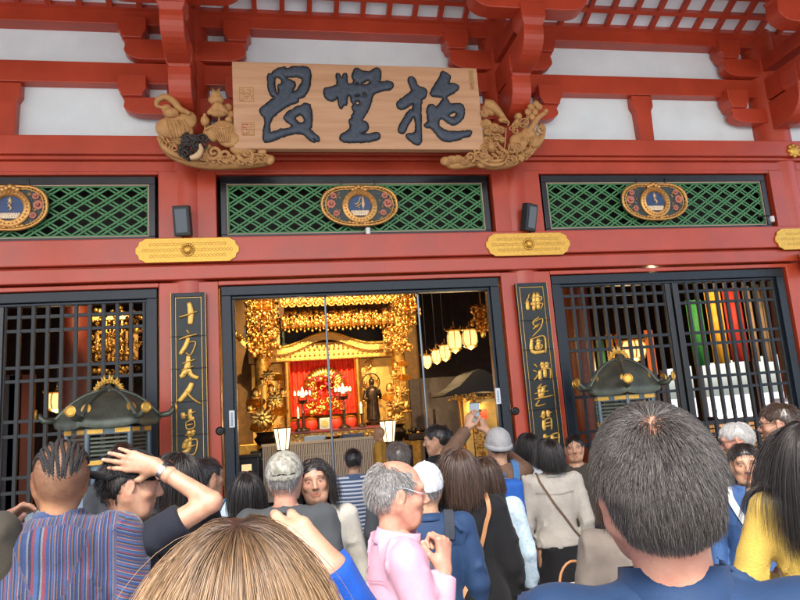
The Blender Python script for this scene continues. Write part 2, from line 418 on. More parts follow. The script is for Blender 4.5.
m = MB(); m.box(bx0+.25, bx0+.33, YB+.12, 8.7, bz0+.1, bz1-.1); m.box(bx1-.33, bx1-.25, YB+.12, 8.7, bz0+.1, bz1-.1)
m.box(bx0+.2, bx1-.2, YB+.4, YB+.46, bz0+.2, bz0+.3); rel(obj('back_brace', m, REDD), board)
SLATE = mat('slate_blue_paint', (.052, .072, .105), .5, var=.25, scale=20, bump=.2, bscale=60)
INK = mat('black_edge', (.008, .009, .012), .5)
G1 = [[(160, 75), (200, 55), (235, 50), (240, 65), (290, 45), (385, 48), (405, 80), (400, 160), (385, 210), (355, 250), (325, 255), (320, 285), (260, 300), (210, 335), (145, 385), (130, 430), (135, 488), (160, 478), (180, 482), (200, 460), (225, 468), (270, 452), (285, 440), (225, 395), (230, 370), (290, 325), (350, 300), (365, 290), (408, 305), (413, 440), (395, 465), (455, 510), (465, 542), (445, 545), (425, 522), (438, 555), (400, 535), (350, 490), (300, 490), (220, 510), (150, 540), (105, 552), (88, 530), (90, 480), (100, 440), (100, 385), (70, 360), (68, 320), (110, 300), (165, 250), (140, 240), (120, 190), (118, 110), (130, 92), (148, 98)],
      [(166, 110), (212, 125), (215, 160), (185, 172), (195, 215), (180, 235), (162, 180)], [(242, 112), (352, 115), (345, 160), (310, 208), (276, 220), (310, 155), (245, 127)], [(295, 385), (340, 360), (365, 395), (358, 420), (325, 425)]]
G2 = [[(65, 190), (145, 175), (150, 150), (140, 95), (160, 90), (170, 118), (180, 118), (190, 90), (210, 95), (215, 165), (255, 160), (262, 140), (245, 110), (265, 60), (290, 60), (310, 80), (375, 80), (390, 60), (420, 55), (440, 80), (435, 130), (420, 155), (490, 142), (522, 160), (520, 180), (500, 200), (450, 205), (400, 220), (380, 245), (370, 300), (340, 360), (310, 400), (345, 420), (358, 450), (345, 475), (300, 495), (370, 495), (420, 485), (435, 500), (425, 530), (350, 548), (200, 552), (165, 530), (170, 500), (225, 475), (240, 440), (222, 410), (250, 385), (240, 375), (265, 350), (245, 320), (258, 300), (240, 270), (235, 235), (212, 240), (212, 300), (190, 300), (172, 330), (160, 300), (150, 240), (140, 265), (105, 275), (70, 255), (58, 220)],
      [(262, 168), (280, 150), (298, 166)], [(306, 158), (355, 135), (370, 148), (355, 165), (310, 170)], [(262, 240), (295, 230), (300, 243), (270, 250)], [(318, 225), (338, 222), (340, 238), (325, 243)], [(264, 275), (300, 275), (295, 300), (275, 300)]]
G3 = [[(118, 118), (155, 112), (185, 180), (230, 190), (245, 215), (240, 245), (205, 270), (205, 420), (210, 540), (195, 570), (150, 555), (105, 510), (110, 495), (165, 490), (172, 470), (170, 420), (158, 372), (124, 425), (95, 490), (60, 488), (55, 460), (80, 410), (118, 350), (140, 330), (150, 340), (160, 285), (80, 335), (48, 320), (45, 290), (75, 260), (150, 210), (130, 170)],
      [(345, 75), (375, 85), (405, 115), (385, 165), (420, 155), (465, 180), (440, 210), (370, 250), (385, 268), (400, 300), (470, 290), (495, 320), (492, 380), (460, 420), (420, 438), (380, 415), (350, 390), (330, 395), (320, 430), (345, 465), (400, 480), (450, 480), (485, 478), (545, 470), (540, 505), (490, 515), (460, 535), (370, 548), (325, 520), (280, 455), (235, 450), (228, 430), (255, 415), (250, 370), (245, 340), (260, 300), (280, 295), (305, 320), (330, 300), (360, 250), (310, 245), (275, 240), (265, 220), (330, 120)], [(388, 368), (430, 345), (445, 360), (430, 388), (400, 382)]]
SLABS = []
def chaikin(P):
    o = []
    for i in range(len(P)):
        a, b = Vector(P[i]), Vector(P[(i+1) % len(P)]); o += [tuple(a.lerp(b, .22)), tuple(a.lerp(b, .78))]
    return o
def rough(poly, amp=3.0, k=4):
    out = []; n = len(poly)
    for i in range(n):
        a, b = Vector(poly[i]), Vector(poly[(i+1) % n]); l = (b-a).length; kk = max(1, int(l/10))
        for j in range(kk):
            p = a.lerp(b, j/kk); out.append((p.x+random.uniform(-amp, amp), p.y+random.uniform(-amp, amp)))
    return out
for G, ox, kx in ((G1, 250, 6.667), (G2, 315, 6.667), (G3, 390, 6.67)):
    pl = pxplace(ox, 60, kx, YB)
    GR = [rough(chaikin(p), 1.5) for p in G]
    e = MB()
    for p in GR: q = [Vector((pl(*v)[0], YB-.003, pl(*v)[1])) for v in p]; e.tube(q+[q[0]], [random.uniform(.010, .019) for _ in range(len(q)+1)], 6, cap=False)
    e = rel(obj('character', e, INK), board)
    SLABS.append((GR, pl, e))
SEAL = mat('seal_red', (.45, .06, .06), .7); SEALY = mat('seal_line', (.42, .25, .06), .7)
def seal(px, py, w, h, red):
    a, b = at(px-w/2, py-h/2, YB), at(px+w/2, py+h/2, YB); m = MB(); m2 = MB()
    def cell(x0, x1, z0, z1, mm): mm.box(x0, x1, YB-.0045, YB-.001, z0, z1)
    W, H = b.x-a.x, a.z-b.z
    for (q) in ((a.x, b.x, a.z-.008, a.z), (a.x, b.x, b.z, b.z+.008), (a.x, a.x+.008, b.z+.008, a.z-.008), (b.x-.008, b.x, b.z+.008, a.z-.008)): cell(*q, m2)
    n = 7; k = max(3, int(n*H/W))
    for i in range(n):
        for j in range(k):
            x = a.x+.014+(W-.028)*i/n; z = b.z+.014+(H-.028)*j/k; mm = m if red(i/n, j/k) else m2
            if random.random() < .6: cell(x, x+(W-.028)/n*.95, z, z+(H-.028)/k*.42, mm)
            if random.random() < .55: cell(x, x+(W-.028)/n*.40, z+.001, z+(H-.028)/k*.95, mm) if False else None
    rel(obj('seal', m2, SEALY), board)
    if m.v: rel(obj('seal_stamp', m, SEAL), board)
seal(246.5, 94.5, 15, 14.5, lambda u, v: .15 < u < .65 and v < .25)
seal(248, 129, 13.5, 13.5, lambda u, v: u < .35 or v > .72)
seal(471.5, 80, 6, 19, lambda u, v: v < .3)

# ---------------------------------------------------------------- carved wooden cloud and lotus brackets under the board
CARV = mat('carved_pale_wood', (.40, .20, .070), .6, col2=(.56, .31, .115), scale=12, bump=.25, bscale=40)
CARVD = mat('dark_carving', (.035, .026, .022), .5, var=.4, scale=30, bump=.3)
def px3(px, py, Y): return at(px, py, Y)
def blob(m, px, py, rx, ry, Y, ry3=.07, rot=0, n=14):
    c = at(px, py, Y); s = 8.2/FPX*1.16
    m.ball(c, (rx*s, ry3, ry*s), n, 8, M=Matrix.Rotation(R(rot), 3, 'Y'))
def spiral(m, px, py, r, Y, turns=1.5, w=.02, start=0, flip=1, thick=1.0):
    c = at(px, py, Y); s = 8.2/FPX*1.03; pts = []; rs = []
    N = int(14*turns)
    for i in range(N+1):
        t = i/N; a = start+flip*2*math.pi*turns*t; rr = r*s*(1-.85*t)
        pts.append(c+Vector((math.cos(a)*rr, -.03*t, math.sin(a)*rr))); rs.append(w*(1-.5*t))
    m.tube(pts, rs, 7)
def path(m, P, Y, w, n=7, dy=0):
    # smooth path through pixels
    Q = [at(p[0], p[1], Y-(p[2] if len(p) > 2 else 0)) for p in P]; out = []; rs = []
    for i in range(len(Q)-1):
        p0, p1, p2, p3 = Q[max(i-1, 0)], Q[i], Q[i+1], Q[min(i+2, len(Q)-1)]
        for j in range(6):
            t = j/6; out.append(.5*((2*p1)+(p2-p0)*t+(2*p0-5*p1+4*p2-p3)*t*t+(3*p1-p0-3*p2+p3)*t**3))
    out.append(Q[-1]); ww = w if hasattr(w, '__len__') else [w]*2
    K = len(out); rs = [float(np.interp(i/(K-1), np.linspace(0, 1, len(ww)), ww)) for i in range(K)]
    m.tube(out, rs, n)
def lotus(m, px, py, r, Y, up=True):
    s = 8.2/FPX*1.03
    for k in range(9):
        a = math.pi*(k/8); x = px+r*math.cos(a); blob(m, (px+x)/2, py+r*.15-r*.5*math.sin(a), r*.30, r*.55, Y-.03*math.sin(a)-.01*k % .03, .03, rot=-(90-math.degrees(a))*.8)
    blob(m, px, py+r*.35, r*.75, r*.35, Y, .06)
carv = thing('cloud_carving', 'pale carved clouds and lotus with a dark coiled knot under the board\'s left end', 'carving', at(205, 165, 8.45))
Yc = 8.40; m = MB()
path(m, [(160, 130), (163, 143), (172, 153), (188, 160), (210, 164), (235, 164), (255, 163), (268, 162)], Yc, [.02, .07, .08, .08, .07, .05])
path(m, [(158, 137), (166, 149), (182, 157), (205, 159), (232, 160)], Yc-.08, [.02, .04, .04, .02])
path(m, [(166, 108), (157, 106), (158, 100), (166, 97), (174, 102), (180, 109), (186, 112), (190, 114)], Yc-.05, [.012, .03, .045, .05, .04, .03])
blob(m, 167, 109, 5, 4, Yc-.02); blob(m, 171, 113, 7, 5, Yc-.05)
for (x, y, rx, ry) in ((168, 128, 11, 10), (180, 132, 12, 11), (187, 120, 9, 9), (174, 121, 9, 8)): blob(m, x, y, rx, ry, Yc, .05)
for k in range(6): path(m, [(166+k*3.5, 120), (168+k*4, 128), (172+k*3, 138)], Yc-.05, .012)
for k in range(26):
    t_ = random.random(); x = 164+t_*100; y = 146+18*math.sin(min(1, t_*1.6)*1.57)-random.uniform(1, 9); spiral(m, x, y, random.uniform(3, 6), Yc-.10, 1.3, .012, random.uniform(0, 6), random.choice((-1, 1)))
for k in range(16): path(m, [(160+k*6.4, 133+28*math.sin(min(1, k/9)*1.57)), (164+k*6.4, 140+24*math.sin(min(1, k/9)*1.57))], Yc-.13, [.006, .014, .005])
rel(obj('cloud_scroll', m, CARV, smooth=True), carv)
m = MB()
for (x, y, rx, ry, r_) in ((214, 132, 10, 7, -15), (224, 130, 11, 9, 10), (229, 139, 10, 8, 0), (212, 137, 7, 5, 0)): blob(m, x, y, rx, ry, Yc-.10, .05, r_)
for k in range(7): path(m, [(208+k*4, 126), (213+k*3, 132), (220+k*1.5, 142)], Yc-.15, .009)
path(m, [(205, 130), (213, 126), (222, 128), (231, 126)], Yc-.15, .014)
spiral(m, 214, 153, 9, Yc-.08, 1.6, .035, 2, 1); spiral(m, 226, 156, 8, Yc-.08, 1.4, .03, 0, -1); spiral(m, 247, 155, 9, Yc-.08, 1.3, .035, 3, 1)
for x in (206, 214, 222, 232, 240, 250, 258): blob(m, x, 158+random.uniform(-2, 2), 6, 4.5, Yc-.03, .05)
for x, y in ((262, 152), (266, 159), (270, 160), (258, 160)): blob(m, x, y, 4, 5, Yc-.05, .04, 30)
blob(m, 243, 149, 12, 7, Yc-.06, .06)
rel(obj('lotus_leaf', m, CARV, smooth=True), carv)
m = MB(); lotus(m, 218, 110, 10, Yc-.1)
blob(m, 216, 100, 7, 5, Yc-.08); blob(m, 216, 96, 5, 4, Yc-.08)
for k in range(5): path(m, [(216, 98), (212+k*2, 90-abs(k-2))], Yc-.08, [.02, .004])
path(m, [(219, 116), (219, 128)], Yc-.08, .012); path(m, [(205, 124), (205, 130)], Yc-.08, .012); blob(m, 205, 121, 4, 5, Yc-.09); blob(m, 205, 117, 1.8, 3, Yc-.09)
for x, y in ((228, 108), (231, 115), (229, 121)): blob(m, x, y, 4, 4, Yc-.03)
rel(obj('lotus_flower', m, CARV, smooth=True), carv)
m = MB()
for k in range(9): spiral(m, 183+random.uniform(0, 22), 136+random.uniform(0, 20), random.uniform(5, 8), Yc-.12-.03*(k % 3), 1.6, .016, random.uniform(0, 6), random.choice((-1, 1)))
for k in range(8): path(m, [(180+random.uniform(0, 26), 133+random.uniform(0, 22)) for _ in range(4)], Yc-.13, .014)
rel(obj('dark_knot', m, CARVD, smooth=True), carv)
m = MB(); path(m, [(190, 158), (197, 156), (201, 150), (200, 144)], Yc-.2, [.03, .045, .035, .015]); rel(obj('small_fish', m, mat('light_carving', (.66, .46, .26), .5), smooth=True), carv)

carv2 = thing('wave_carving', 'pale carved wood waves with flower buds and curls under the board\'s right end', 'carving', at(500, 168, 8.45))
m = MB()
path(m, [(443, 161), (450, 165), (462, 165), (475, 163), (490, 166), (505, 164), (518, 158), (530, 150), (540, 140), (544, 131)], Yc, [.03, .06, .06, .05, .08, .08, .06, .03])
for k, rr in enumerate((17, 13.5, 10)): 
    P = [(512+rr*1.5*math.cos(a), 140+rr*1.25*math.sin(a)) for a in np.linspace(.2, 3.6, 8)]; path(m, P, Yc-.06-.02*k, [.01, .028, .028, .012])
for rr in (18, 14): P = [(494+rr*1.1*math.cos(a), 148+rr*.95*math.sin(a)) for a in np.linspace(.5, 3.3, 8)]; path(m, P, Yc-.10, [.01, .03, .03, .012])
spiral(m, 540, 130, 6, Yc-.03, 1.5, .03, 1.6, -1); spiral(m, 537, 133, 9, Yc, .8, .03, 1.0, -1)
rel(obj('wave_scroll', m, CARV, smooth=True), carv2)
m = MB()
for (x, y, rx, ry, r_) in ((520, 140, 12, 8, -20), (528, 134, 9, 7, -30), (517, 147, 10, 6, 0), (534, 141, 7, 7, 0)): blob(m, x, y, rx, ry, Yc-.08, .06, r_)
path(m, [(527, 134), (532, 127), (538, 118), (545, 113)], Yc-.1, [.05, .05, .04, .03]); blob(m, 545, 112, 2.5, 3, Yc-.1)
path(m, [(524, 130), (527, 120), (530, 112), (536, 108)], Yc-.08, [.03, .025, .02, .012])
for x, y in ((531, 107), (535, 112), (528, 112), (539, 107), (532, 117), (536, 104)): blob(m, x, y, 3.6, 3.6, Yc-.10, .04)
lotus(m, 517, 124, 6, Yc-.05); path(m, [(517, 128), (517, 134)], Yc-.05, .012); blob(m, 518, 117, 4, 4, Yc-.06)
blob(m, 521, 158, 3.5, 3.5, Yc-.12, .03)
for k in range(5): a = k*1.257; path(m, [(521, 158), (521+4*math.cos(a), 158+4*math.sin(a))], Yc-.14, [.02, .006])
rel(obj('flower_bud', m, CARV, smooth=True), carv2)
m = MB()
path(m, [(484, 104), (490, 106), (498, 112), (505, 120)], Yc-.08, [.07, .09, .06, .03]); blob(m, 489, 110, 8, 6, Yc-.05, .06, 20); blob(m, 503, 120, 5, 3, Yc-.1, .04)
for (x, y, r_) in ((486, 124, 6), (494, 128, 6), (488, 132, 5), (497, 138, 6), (487, 141, 6), (484, 148, 5), (491, 148, 5), (500, 130, 5), (484, 114, 5), (502, 140, 4), (484, 156, 5)):
    blob(m, x, y, r_, r_*.85, Yc-.08+random.uniform(-.04, .02), .05); spiral(m, x, y, r_*.8, Yc-.15, 1.2, .012, random.uniform(0, 6), 1)
for x in range(446, 490, 6): blob(m, x, 161+random.uniform(-3, 3), 6, 4.5, Yc-.05, .05)
for x in (470, 478, 486): spiral(m, x, 157, 6, Yc-.12, 1.3, .018, x, 1)
path(m, [(506, 128), (505, 145), (501, 158)], Yc-.18, .008)
for k in range(24): spiral(m, random.uniform(484, 530), random.uniform(122, 162), random.uniform(3, 5.5), Yc-.14, 1.3, .011, random.uniform(0, 6), random.choice((-1, 1)))
for k in range(14): path(m, [(448+k*6, 163-k*.2), (452+k*6, 158-k*.3)], Yc-.12, [.006, .013, .005])
rel(obj('curl_cluster', m, CARV, smooth=True), carv2)

# ---------------------------------------------------------------- gilded plaques on the beam, medallions on the transoms, floodlights
def plaque_poly(w, h):
    P = []; r = h*.5
    for s in (1, -1):
        P += [(s*(w/2-r*.75), -s*h/2), (s*(w/2-r*.55), -s*h*.42), (s*(w/2-r*.28), -s*h*.36), (s*(w/2-r*.20), -s*h*.20), (s*(w/2), -s*h*.10), (s*w/2, s*h*.10), (s*(w/2-r*.20), s*h*.20), (s*(w/2-r*.28), s*h*.36), (s*(w/2-r*.55), s*h*.42), (s*(w/2-r*.75), s*h/2)]
    return P
GTXT = mat('engraved_brass', (.14, .07, .015), .5, .6)
def beam_plaque(xc, zc, w, h):
    Y = 8.717; P = plaque_poly(w, h)
    o = outline('beam_plaque', [P], lambda u, v: (xc+u, zc+v), Y, .02, GOLDF, bevel=.004); o.parent = hall; o.matrix_parent_inverse = HW
    m = MB()
    for row, n in ((-1, 22), (0, 26), (1, 22)):
        for i in range(n):
            x = xc+(i-(n-1)/2)*w*.034; z = zc+row*h*.24
            if abs(x-xc) < .1 and row == 0: continue
            for s in range(3):
                a = random.uniform(0, math.pi); c = Vector((x+random.uniform(-.006, .006), Y-.0215, z+random.uniform(-.01, .01)))
                M4 = Matrix.Translation(c)@Matrix.Rotation(random.choice((0, 1.57, .7, -.7)), 4, 'Y'); m.obox(M4, .034, .004, .009)
            m.tube([Vector((x+.017*math.cos(q), Y-.022, z+.020*math.sin(q))) for q in np.linspace(0, 6.28, 9)], .004, 4)
    obj('engraving', m, GTXT, o)
    m = MB(); Mx = Matrix.Rotation(R(90), 3, 'X')
    for k in range(16):
        a = 2*math.pi*k/16; m.ball((xc+.075*math.cos(a), Y-.03, zc+.075*math.sin(a)), (.018, .012, .018), 8, 6)
    m.lathe([(.062, 0), (.062, .018), (.045, .035), (.04, .028), (.036, .028), (.034, .05), (.0, .06)], (xc, Y-.02, zc), 20, M=Mx)
    obj('center_boss', m, GOLDF, o, smooth=40)
for (xa, xb, ya, yb) in ((135.5, 239, 238, 262), (486, 570, 233, 255.5), (775, 858, 228, 249)):
    a, b = at(xa, (ya+yb)/2, 8.70), at(xb, (ya+yb)/2, 8.70); t, q = at((xa+xb)/2, ya, 8.70), at((xa+xb)/2, yb, 8.70)
    beam_plaque((a.x+b.x)/2, (t.z+q.z)/2, b.x-a.x, t.z-q.z)
# gilded ornaments at the right hand column
a = at(791, 258, 8.45); m = MB(); m.box(8.30-.22, 8.30+.22, 8.30, 8.715, a.z-.14, a.z+.14)
o = part('beam_end_cap', m, GOLDF, bevel=.01)
m = MB()
for i in range(60):
    m.ball((8.30+random.uniform(-.2, .2), 8.299, a.z+random.uniform(-.12, .12)), (.014, .004, .014), 6, 4); m.ball((8.079, random.uniform(8.32, 8.69), a.z+random.uniform(-.12, .12)), (.004, .014, .014), 6, 4)
obj('embossing', m, GTXT, o)
a = at(795, 150, 8.70); m = MB(); m.ball((a.x, 8.73, a.z), (.10, .04, .10)); 
for k in range(8): m.ball((a.x+.09*math.cos(k*.785), 8.73, a.z+.09*math.sin(k*.785)), (.035, .03, .035), 8, 6)
part('gilt_rosette', m, GOLDF, smooth=True)

ENAM = mat('blue_enamel', (.02, .055, .16), .35, var=.2, scale=10); FIL = mat('filigree_ground', (.03, .045, .045), .45, var=.5, scale=50)
PINK = mat('petal_pink', (.55, .20, .14), .5, var=.2, scale=40); COPG = mat('copper_gold', (.62, .34, .11), .4, .7, var=.25, scale=40, bump=.3)
CREAM = mat('cream_gilt', (.72, .52, .28), .45, .3)
def medallion(xc, zc, w, h, label, fig):
    t = thing('medallion', label, 'medallion', (xc, 8.9, zc), group='medallions on the transoms'); Y = 8.895
    P = []
    for k in range(48):
        a = 2*math.pi*k/48; c, s = math.cos(a), math.sin(a)
        x = (abs(c)**.75)*math.copysign(1, c)*w/2; z = (abs(s)**.72)*math.copysign(1, s)*h/2
        if s < 0: z *= (1.0-.12*(abs(c)**2)); x *= (1-.10*(-s))
        if s > 0 and abs(c) < .35: z *= .96
        P.append((x, z))
    pl = lambda u, v: (xc+u, zc+v)
    rel(outline('back_plate', [P], pl, Y, .02, FIL, bevel=.004), t)
    m = MB(); ring = [Vector((xc+x*.965, Y-.035, zc+z*.96)) for x, z in P]; m.tube(ring+[ring[0]], .022, 8, cap=False)
    ring = [Vector((xc+x*.87, Y-.03, zc+z*.85)) for x, z in P]; m.tube(ring+[ring[0]], .010, 6, cap=False)
    rel(obj('rim', m, COPG, smooth=True), t)
    m = MB()
    for k in range(60):
        a = 2*math.pi*k/60; i = int(k/60*48); x, z = P[i]; m.ball((xc+x*.92, Y-.04, zc+z*.905), .013, 8, 6)
    rel(obj('beading', m, GOLDF, smooth=True), t)
    rr = h*.36; zz = zc-h*.02; Mx = Matrix.Rotation(R(90), 3, 'X')
    m = MB(); m.lathe([(rr+.03, 0), (rr+.03, .03), (rr+.01, .045), (rr-.025, .04), (rr-.045, .05), (rr-.06, .03), (rr-.06, 0)], (xc, Y-.02, zz), 40, M=Mx)
    rel(obj('inner_ring', m, COPG, smooth=50), t)
    m = MB()
    for k in range(28):
        a = 2*math.pi*k/28; m.ball((xc+(rr-.01)*math.cos(a), Y-.068, zz+(rr-.01)*math.sin(a)), .014, 8, 5)
    for k in range(5): m.ball((xc+(k-2)*.045, Y-.05, zz+rr+.03+.02*(2-abs(k-2))), (.03, .02, .035), 8, 6)
    for s in (-1, 1):
        for k in range(3): m.ball((xc+s*(.06+.05*k), Y-.05, zz-rr-.035+.01*k), (.03, .015, .022), 8, 6)
    rel(obj('crest', m, COPG, smooth=True), t)
    m = MB(); m.lathe([(rr-.055, 0), (rr-.055, .012)], (xc, Y-.022, zz), 40, M=Mx); rel(obj('enamel_disc', m, ENAM, smooth=40), t)
    # seed letter on a lotus seat
    m = MB(); Yl = Y-.04
    def st(P2, w_): m.tube([Vector((xc+u*h, Yl, zz+v*h)) for u, v in P2], w_, 8, flat=.4)
    if fig:
        st([(-.10, .05), (-.02, .10), (.01, .20), (.05, .23)], [.006, .022, .02, .006]); st([(-.14, .07), (-.07, .05), (-.02, .08)], [.006, .02, .01])
        st([(-.09, -.03), (-.03, .02), (.03, .07)], [.01, .03, .02]); st([(.075, .23), (.08, .05), (.075, -.07)], [.014, .024, .008]); st([(-.03, -.02), (.0, -.06)], [.02, .008])
    else:
        st([(.0, .24), (.0, .12)], [.01, .022]); st([(-.04, .12), (.0, .05), (.04, .0), (.0, -.06)], [.012, .03, .03, .012]); st([(.05, .14), (-.03, .03)], [.01, .02]); st([(-.05, .19), (.05, .17)], [.008, .014])
    rel(obj('seed_letter', m, CREAM, smooth=True), t)
    m = MB()
    for row in range(3):
        for k in range(9-row): m.ball((xc+(k-(8-row)/2)*.029, Yl-.005*row, zz-h*.13-row*.022), (.019, .012, .022), 8, 6)
    rel(obj('lotus_seat', m, mat('pale_gilt', (.80, .66, .46), .45, .2), smooth=True), t)
    for s in (-1, 1):
        m = MB(); m2 = MB(); m3 = MB()
        for (u, v, sc) in ((.365, .06, 1.0), (.33, .30, .7), (.30, -.22, .7)):
            cx_, cz_ = xc+s*u*w, zc+v*h*.8
            for k in range(9):
                a = 2*math.pi*k/9; m.ball((cx_+.045*sc*math.cos(a), Y-.035, cz_+.045*sc*math.sin(a)), (.024*sc, .014, .024*sc), 8, 5)
            m.ball((cx_, Y-.05, cz_), .02*sc, 8, 6)
        for k in range(34):
            u = random.uniform(.24, .45)*w; v = random.uniform(-.36, .38)*h*(1-.5*abs(u/w-.3)*2)
            spiral_c = Vector((xc+s*u, Y-.03, zc+v)); a0 = random.uniform(0, 6.28); r0 = random.uniform(.012, .03)
            (m2 if k % 3 else m3).tube([spiral_c+Vector((math.cos(a0+q)*r0*(1-q/6), 0, math.sin(a0+q)*r0*(1-q/6))) for q in np.linspace(0, 4.2, 7)], .005, 5)
        rel(obj('peony', m, PINK, smooth=True), t); rel(obj('filigree', m2, COPG, smooth=True), t); rel(obj('foliage', m3, mat('muted_teal', (.12, .17, .16), .5), smooth=True), t)
    m = MB()
    for s in (-1, 1): m.tube([Vector((xc+s*.22*w, 8.9, zc+h*.47)), Vector((xc+s*.22*w, 8.89, zc+h*.60)), Vector((xc+s*.21*w, 8.88, zc+h*.62))], .008, 6); 
    rel(obj('hanging_hook', m, BLK), t)
for xc, (pl_, pr_, pt, pb), lab, fg in ((0, (320.5, 398, 185.5, 226.5), 'gilt medallion with golden seed letter on deep blue disc over the open doorway', True),
        (0, (-29, 49, 185, 231), 'gilt medallion cut by the left edge of the picture on the leftmost green transom', False),
        (0, (621, 687, 183, 220.5), 'gilt medallion with grey blue disc on the transom over the two panel lattice window', False)):
    a, b = at(pl_, (pt+pb)/2, 8.88), at(pr_, (pt+pb)/2, 8.88); q, r = at((pl_+pr_)/2, pt, 8.88), at((pl_+pr_)/2, pb, 8.88)
    medallion((a.x+b.x)/2, (q.z+r.z)/2, b.x-a.x, q.z-r.z, lab, fg)
# little white lamps under the middle medallion and at the right transom end
for px, py, lab in ((368, 231, 'tiny white lamp on a dark arm under the middle medallion'), (772, 219, 'tiny white lamp on a dark arm at the right end of the right transom')):
    p = at(px, py, 8.76); t = thing('clip_lamp', lab, 'lamp', p)
    m = MB(); m.lathe([(.026, -.05), (.034, -.045), (.036, .03), (.03, .045), (.01, .05)], p, 16); rel(obj('lamp_body', m, mat('white_metal', (.75, .77, .78), .4), smooth=50), t)
    m = MB(); m.tube([p+Vector((0, 0, .045)), p+Vector((-.05, .05, .07)), p+Vector((-.12, .13, .08))], .012, 8); m.ball(p+Vector((-.12, .13, .085)), .025); rel(obj('lamp_arm', m, BLK, smooth=50), t)
# black floodlights on the columns
def flood(px, py, tilt, yaw, lab):
    p = at(px, py, 8.66); t = thing('floodlight', lab, 'floodlight', p, group='floodlights on the columns')
    M4 = Matrix.Translation(p)@Matrix.Rotation(R(yaw), 4, 'Z')@Matrix.Rotation(R(tilt), 4, 'X')
    m = MB(); m.obox(M4, .22, .12, .40); rel(obj('housing', m, mat('black_metal', (.012, .014, .016), .4, var=.2), bevel=.012), t)
    m = MB(); m.obox(M4@Matrix.Translation((0, -.064, -.0)), .15, .008, .31); g = rel(obj('lens', m, mat('lens_grey', (.10, .13, .15), .25)), t)
    m = MB()
    for k in range(7): m.obox(M4@Matrix.Translation((0, -.07, -.13+k*.043)), .14, .006, .010)
    x = obj('lens_rib', m, mat('lens_line', (.22, .25, .27), .3)); x.parent = g; x.matrix_parent_inverse = Matrix.Translation(p).inverted()
    m = MB(); m.tube([p+Vector((0, .03, -.2)), p+Vector((0, .07, -.26)), p+Vector((0, .16, -.28))], .015, 8); m.obox(Matrix.Translation(p+Vector((0, .10, -.275))), .14, .1, .02); rel(obj('mounting_arm', m, BLK), t)
flood(182.5, 221, 14, -8, 'black ribbed floodlight above the left gilt plaque, beside the left column')
flood(529, 217.5, 14, 28, 'black ribbed floodlight above the middle gilt plaque, right of the board')

# ---------------------------------------------------------------- tall couplet boards with gold brush writing
def strokes(m, S, pl, Y, w):
    for st_ in S:
        ww = w*st_[0] if isinstance(st_[0], (int, float)) else w; P = st_[1:] if isinstance(st_[0], (int, float)) else st_
        Q = [Vector((pl(*p)[0], Y, pl(*p)[1])) for p in P]; out = []
        for i in range(len(Q)-1):
            p0, p1, p2, p3 = Q[max(i-1, 0)], Q[i], Q[i+1], Q[min(i+2, len(Q)-1)]
            for j in range(5):
                t = j/5; out.append(.5*((2*p1)+(p2-p0)*t+(2*p0-5*p1+4*p2-p3)*t*t+(3*p1-p0-3*p2+p3)*t**3))
        out.append(Q[-1]); K = len(out)
        m.tube(out, [ww*(.55+.55*math.sin(math.pi*(.12+.75*i/(K-1)))**1.0*random.uniform(.85, 1.15)) for i in range(K)], 8, flat=.35)
def couplet(x0, x1, zt, zb, chars, ox, oy, k, lab):
    t = thing('couplet_board', lab, 'sign', ((x0+x1)/2, 8.8, zb), group='couplet boards on the columns'); Y = 8.76
    m = MB(); m.box(x0, x1, Y, Y+.04, zb, zt); rel(obj('board', m, mat('board_black', (.006, .012, .014), .45, var=.2), bevel=.004), t)
    m = MB(); f = .055
    for q in ((x0, x0+f, zb, zt), (x1-f, x1, zb, zt), (x0+f, x1-f, zt-f, zt), (x0+f, x1-f, zb, zb+f)): m.box(q[0], q[1], Y-.02, Y-.001, q[2], q[3])
    rel(obj('frame', m, DKB, bevel=.005), t)
    m = MB()
    for q in ((x0+f+.004, x0+f+.010, zb+f, zt-f), (x1-f-.010, x1-f-.004, zb+f, zt-f), (x0+f+.010, x1-f-.010, zt-f-.010, zt-f-.004)): m.box(q[0], q[1], Y-.006, Y-.001, q[2], q[3])
    for q in ((x0+.004, x0+.009), (x1-.009, x1-.004)): m.box(q[0], q[1], Y-.024, Y-.0205, zb, zt)
    rel(obj('gilt_line', m, GOLDP), t)
    m = MB()
    for z in np.arange(zb+.35, zt-.2, .42): m.tube([(x0-.003, Y-.026, z), (x1+.003, Y-.026, z)], .003, 6)
    rel(obj('holding_wire', m, BLK), t)
    pl = pxplace(ox, oy, k, Y-.006)
    for ch in chars:
        m = MB(); strokes(m, ch, pl, Y-.008, .029); rel(obj('character', m, GOLDP, smooth=True), t)
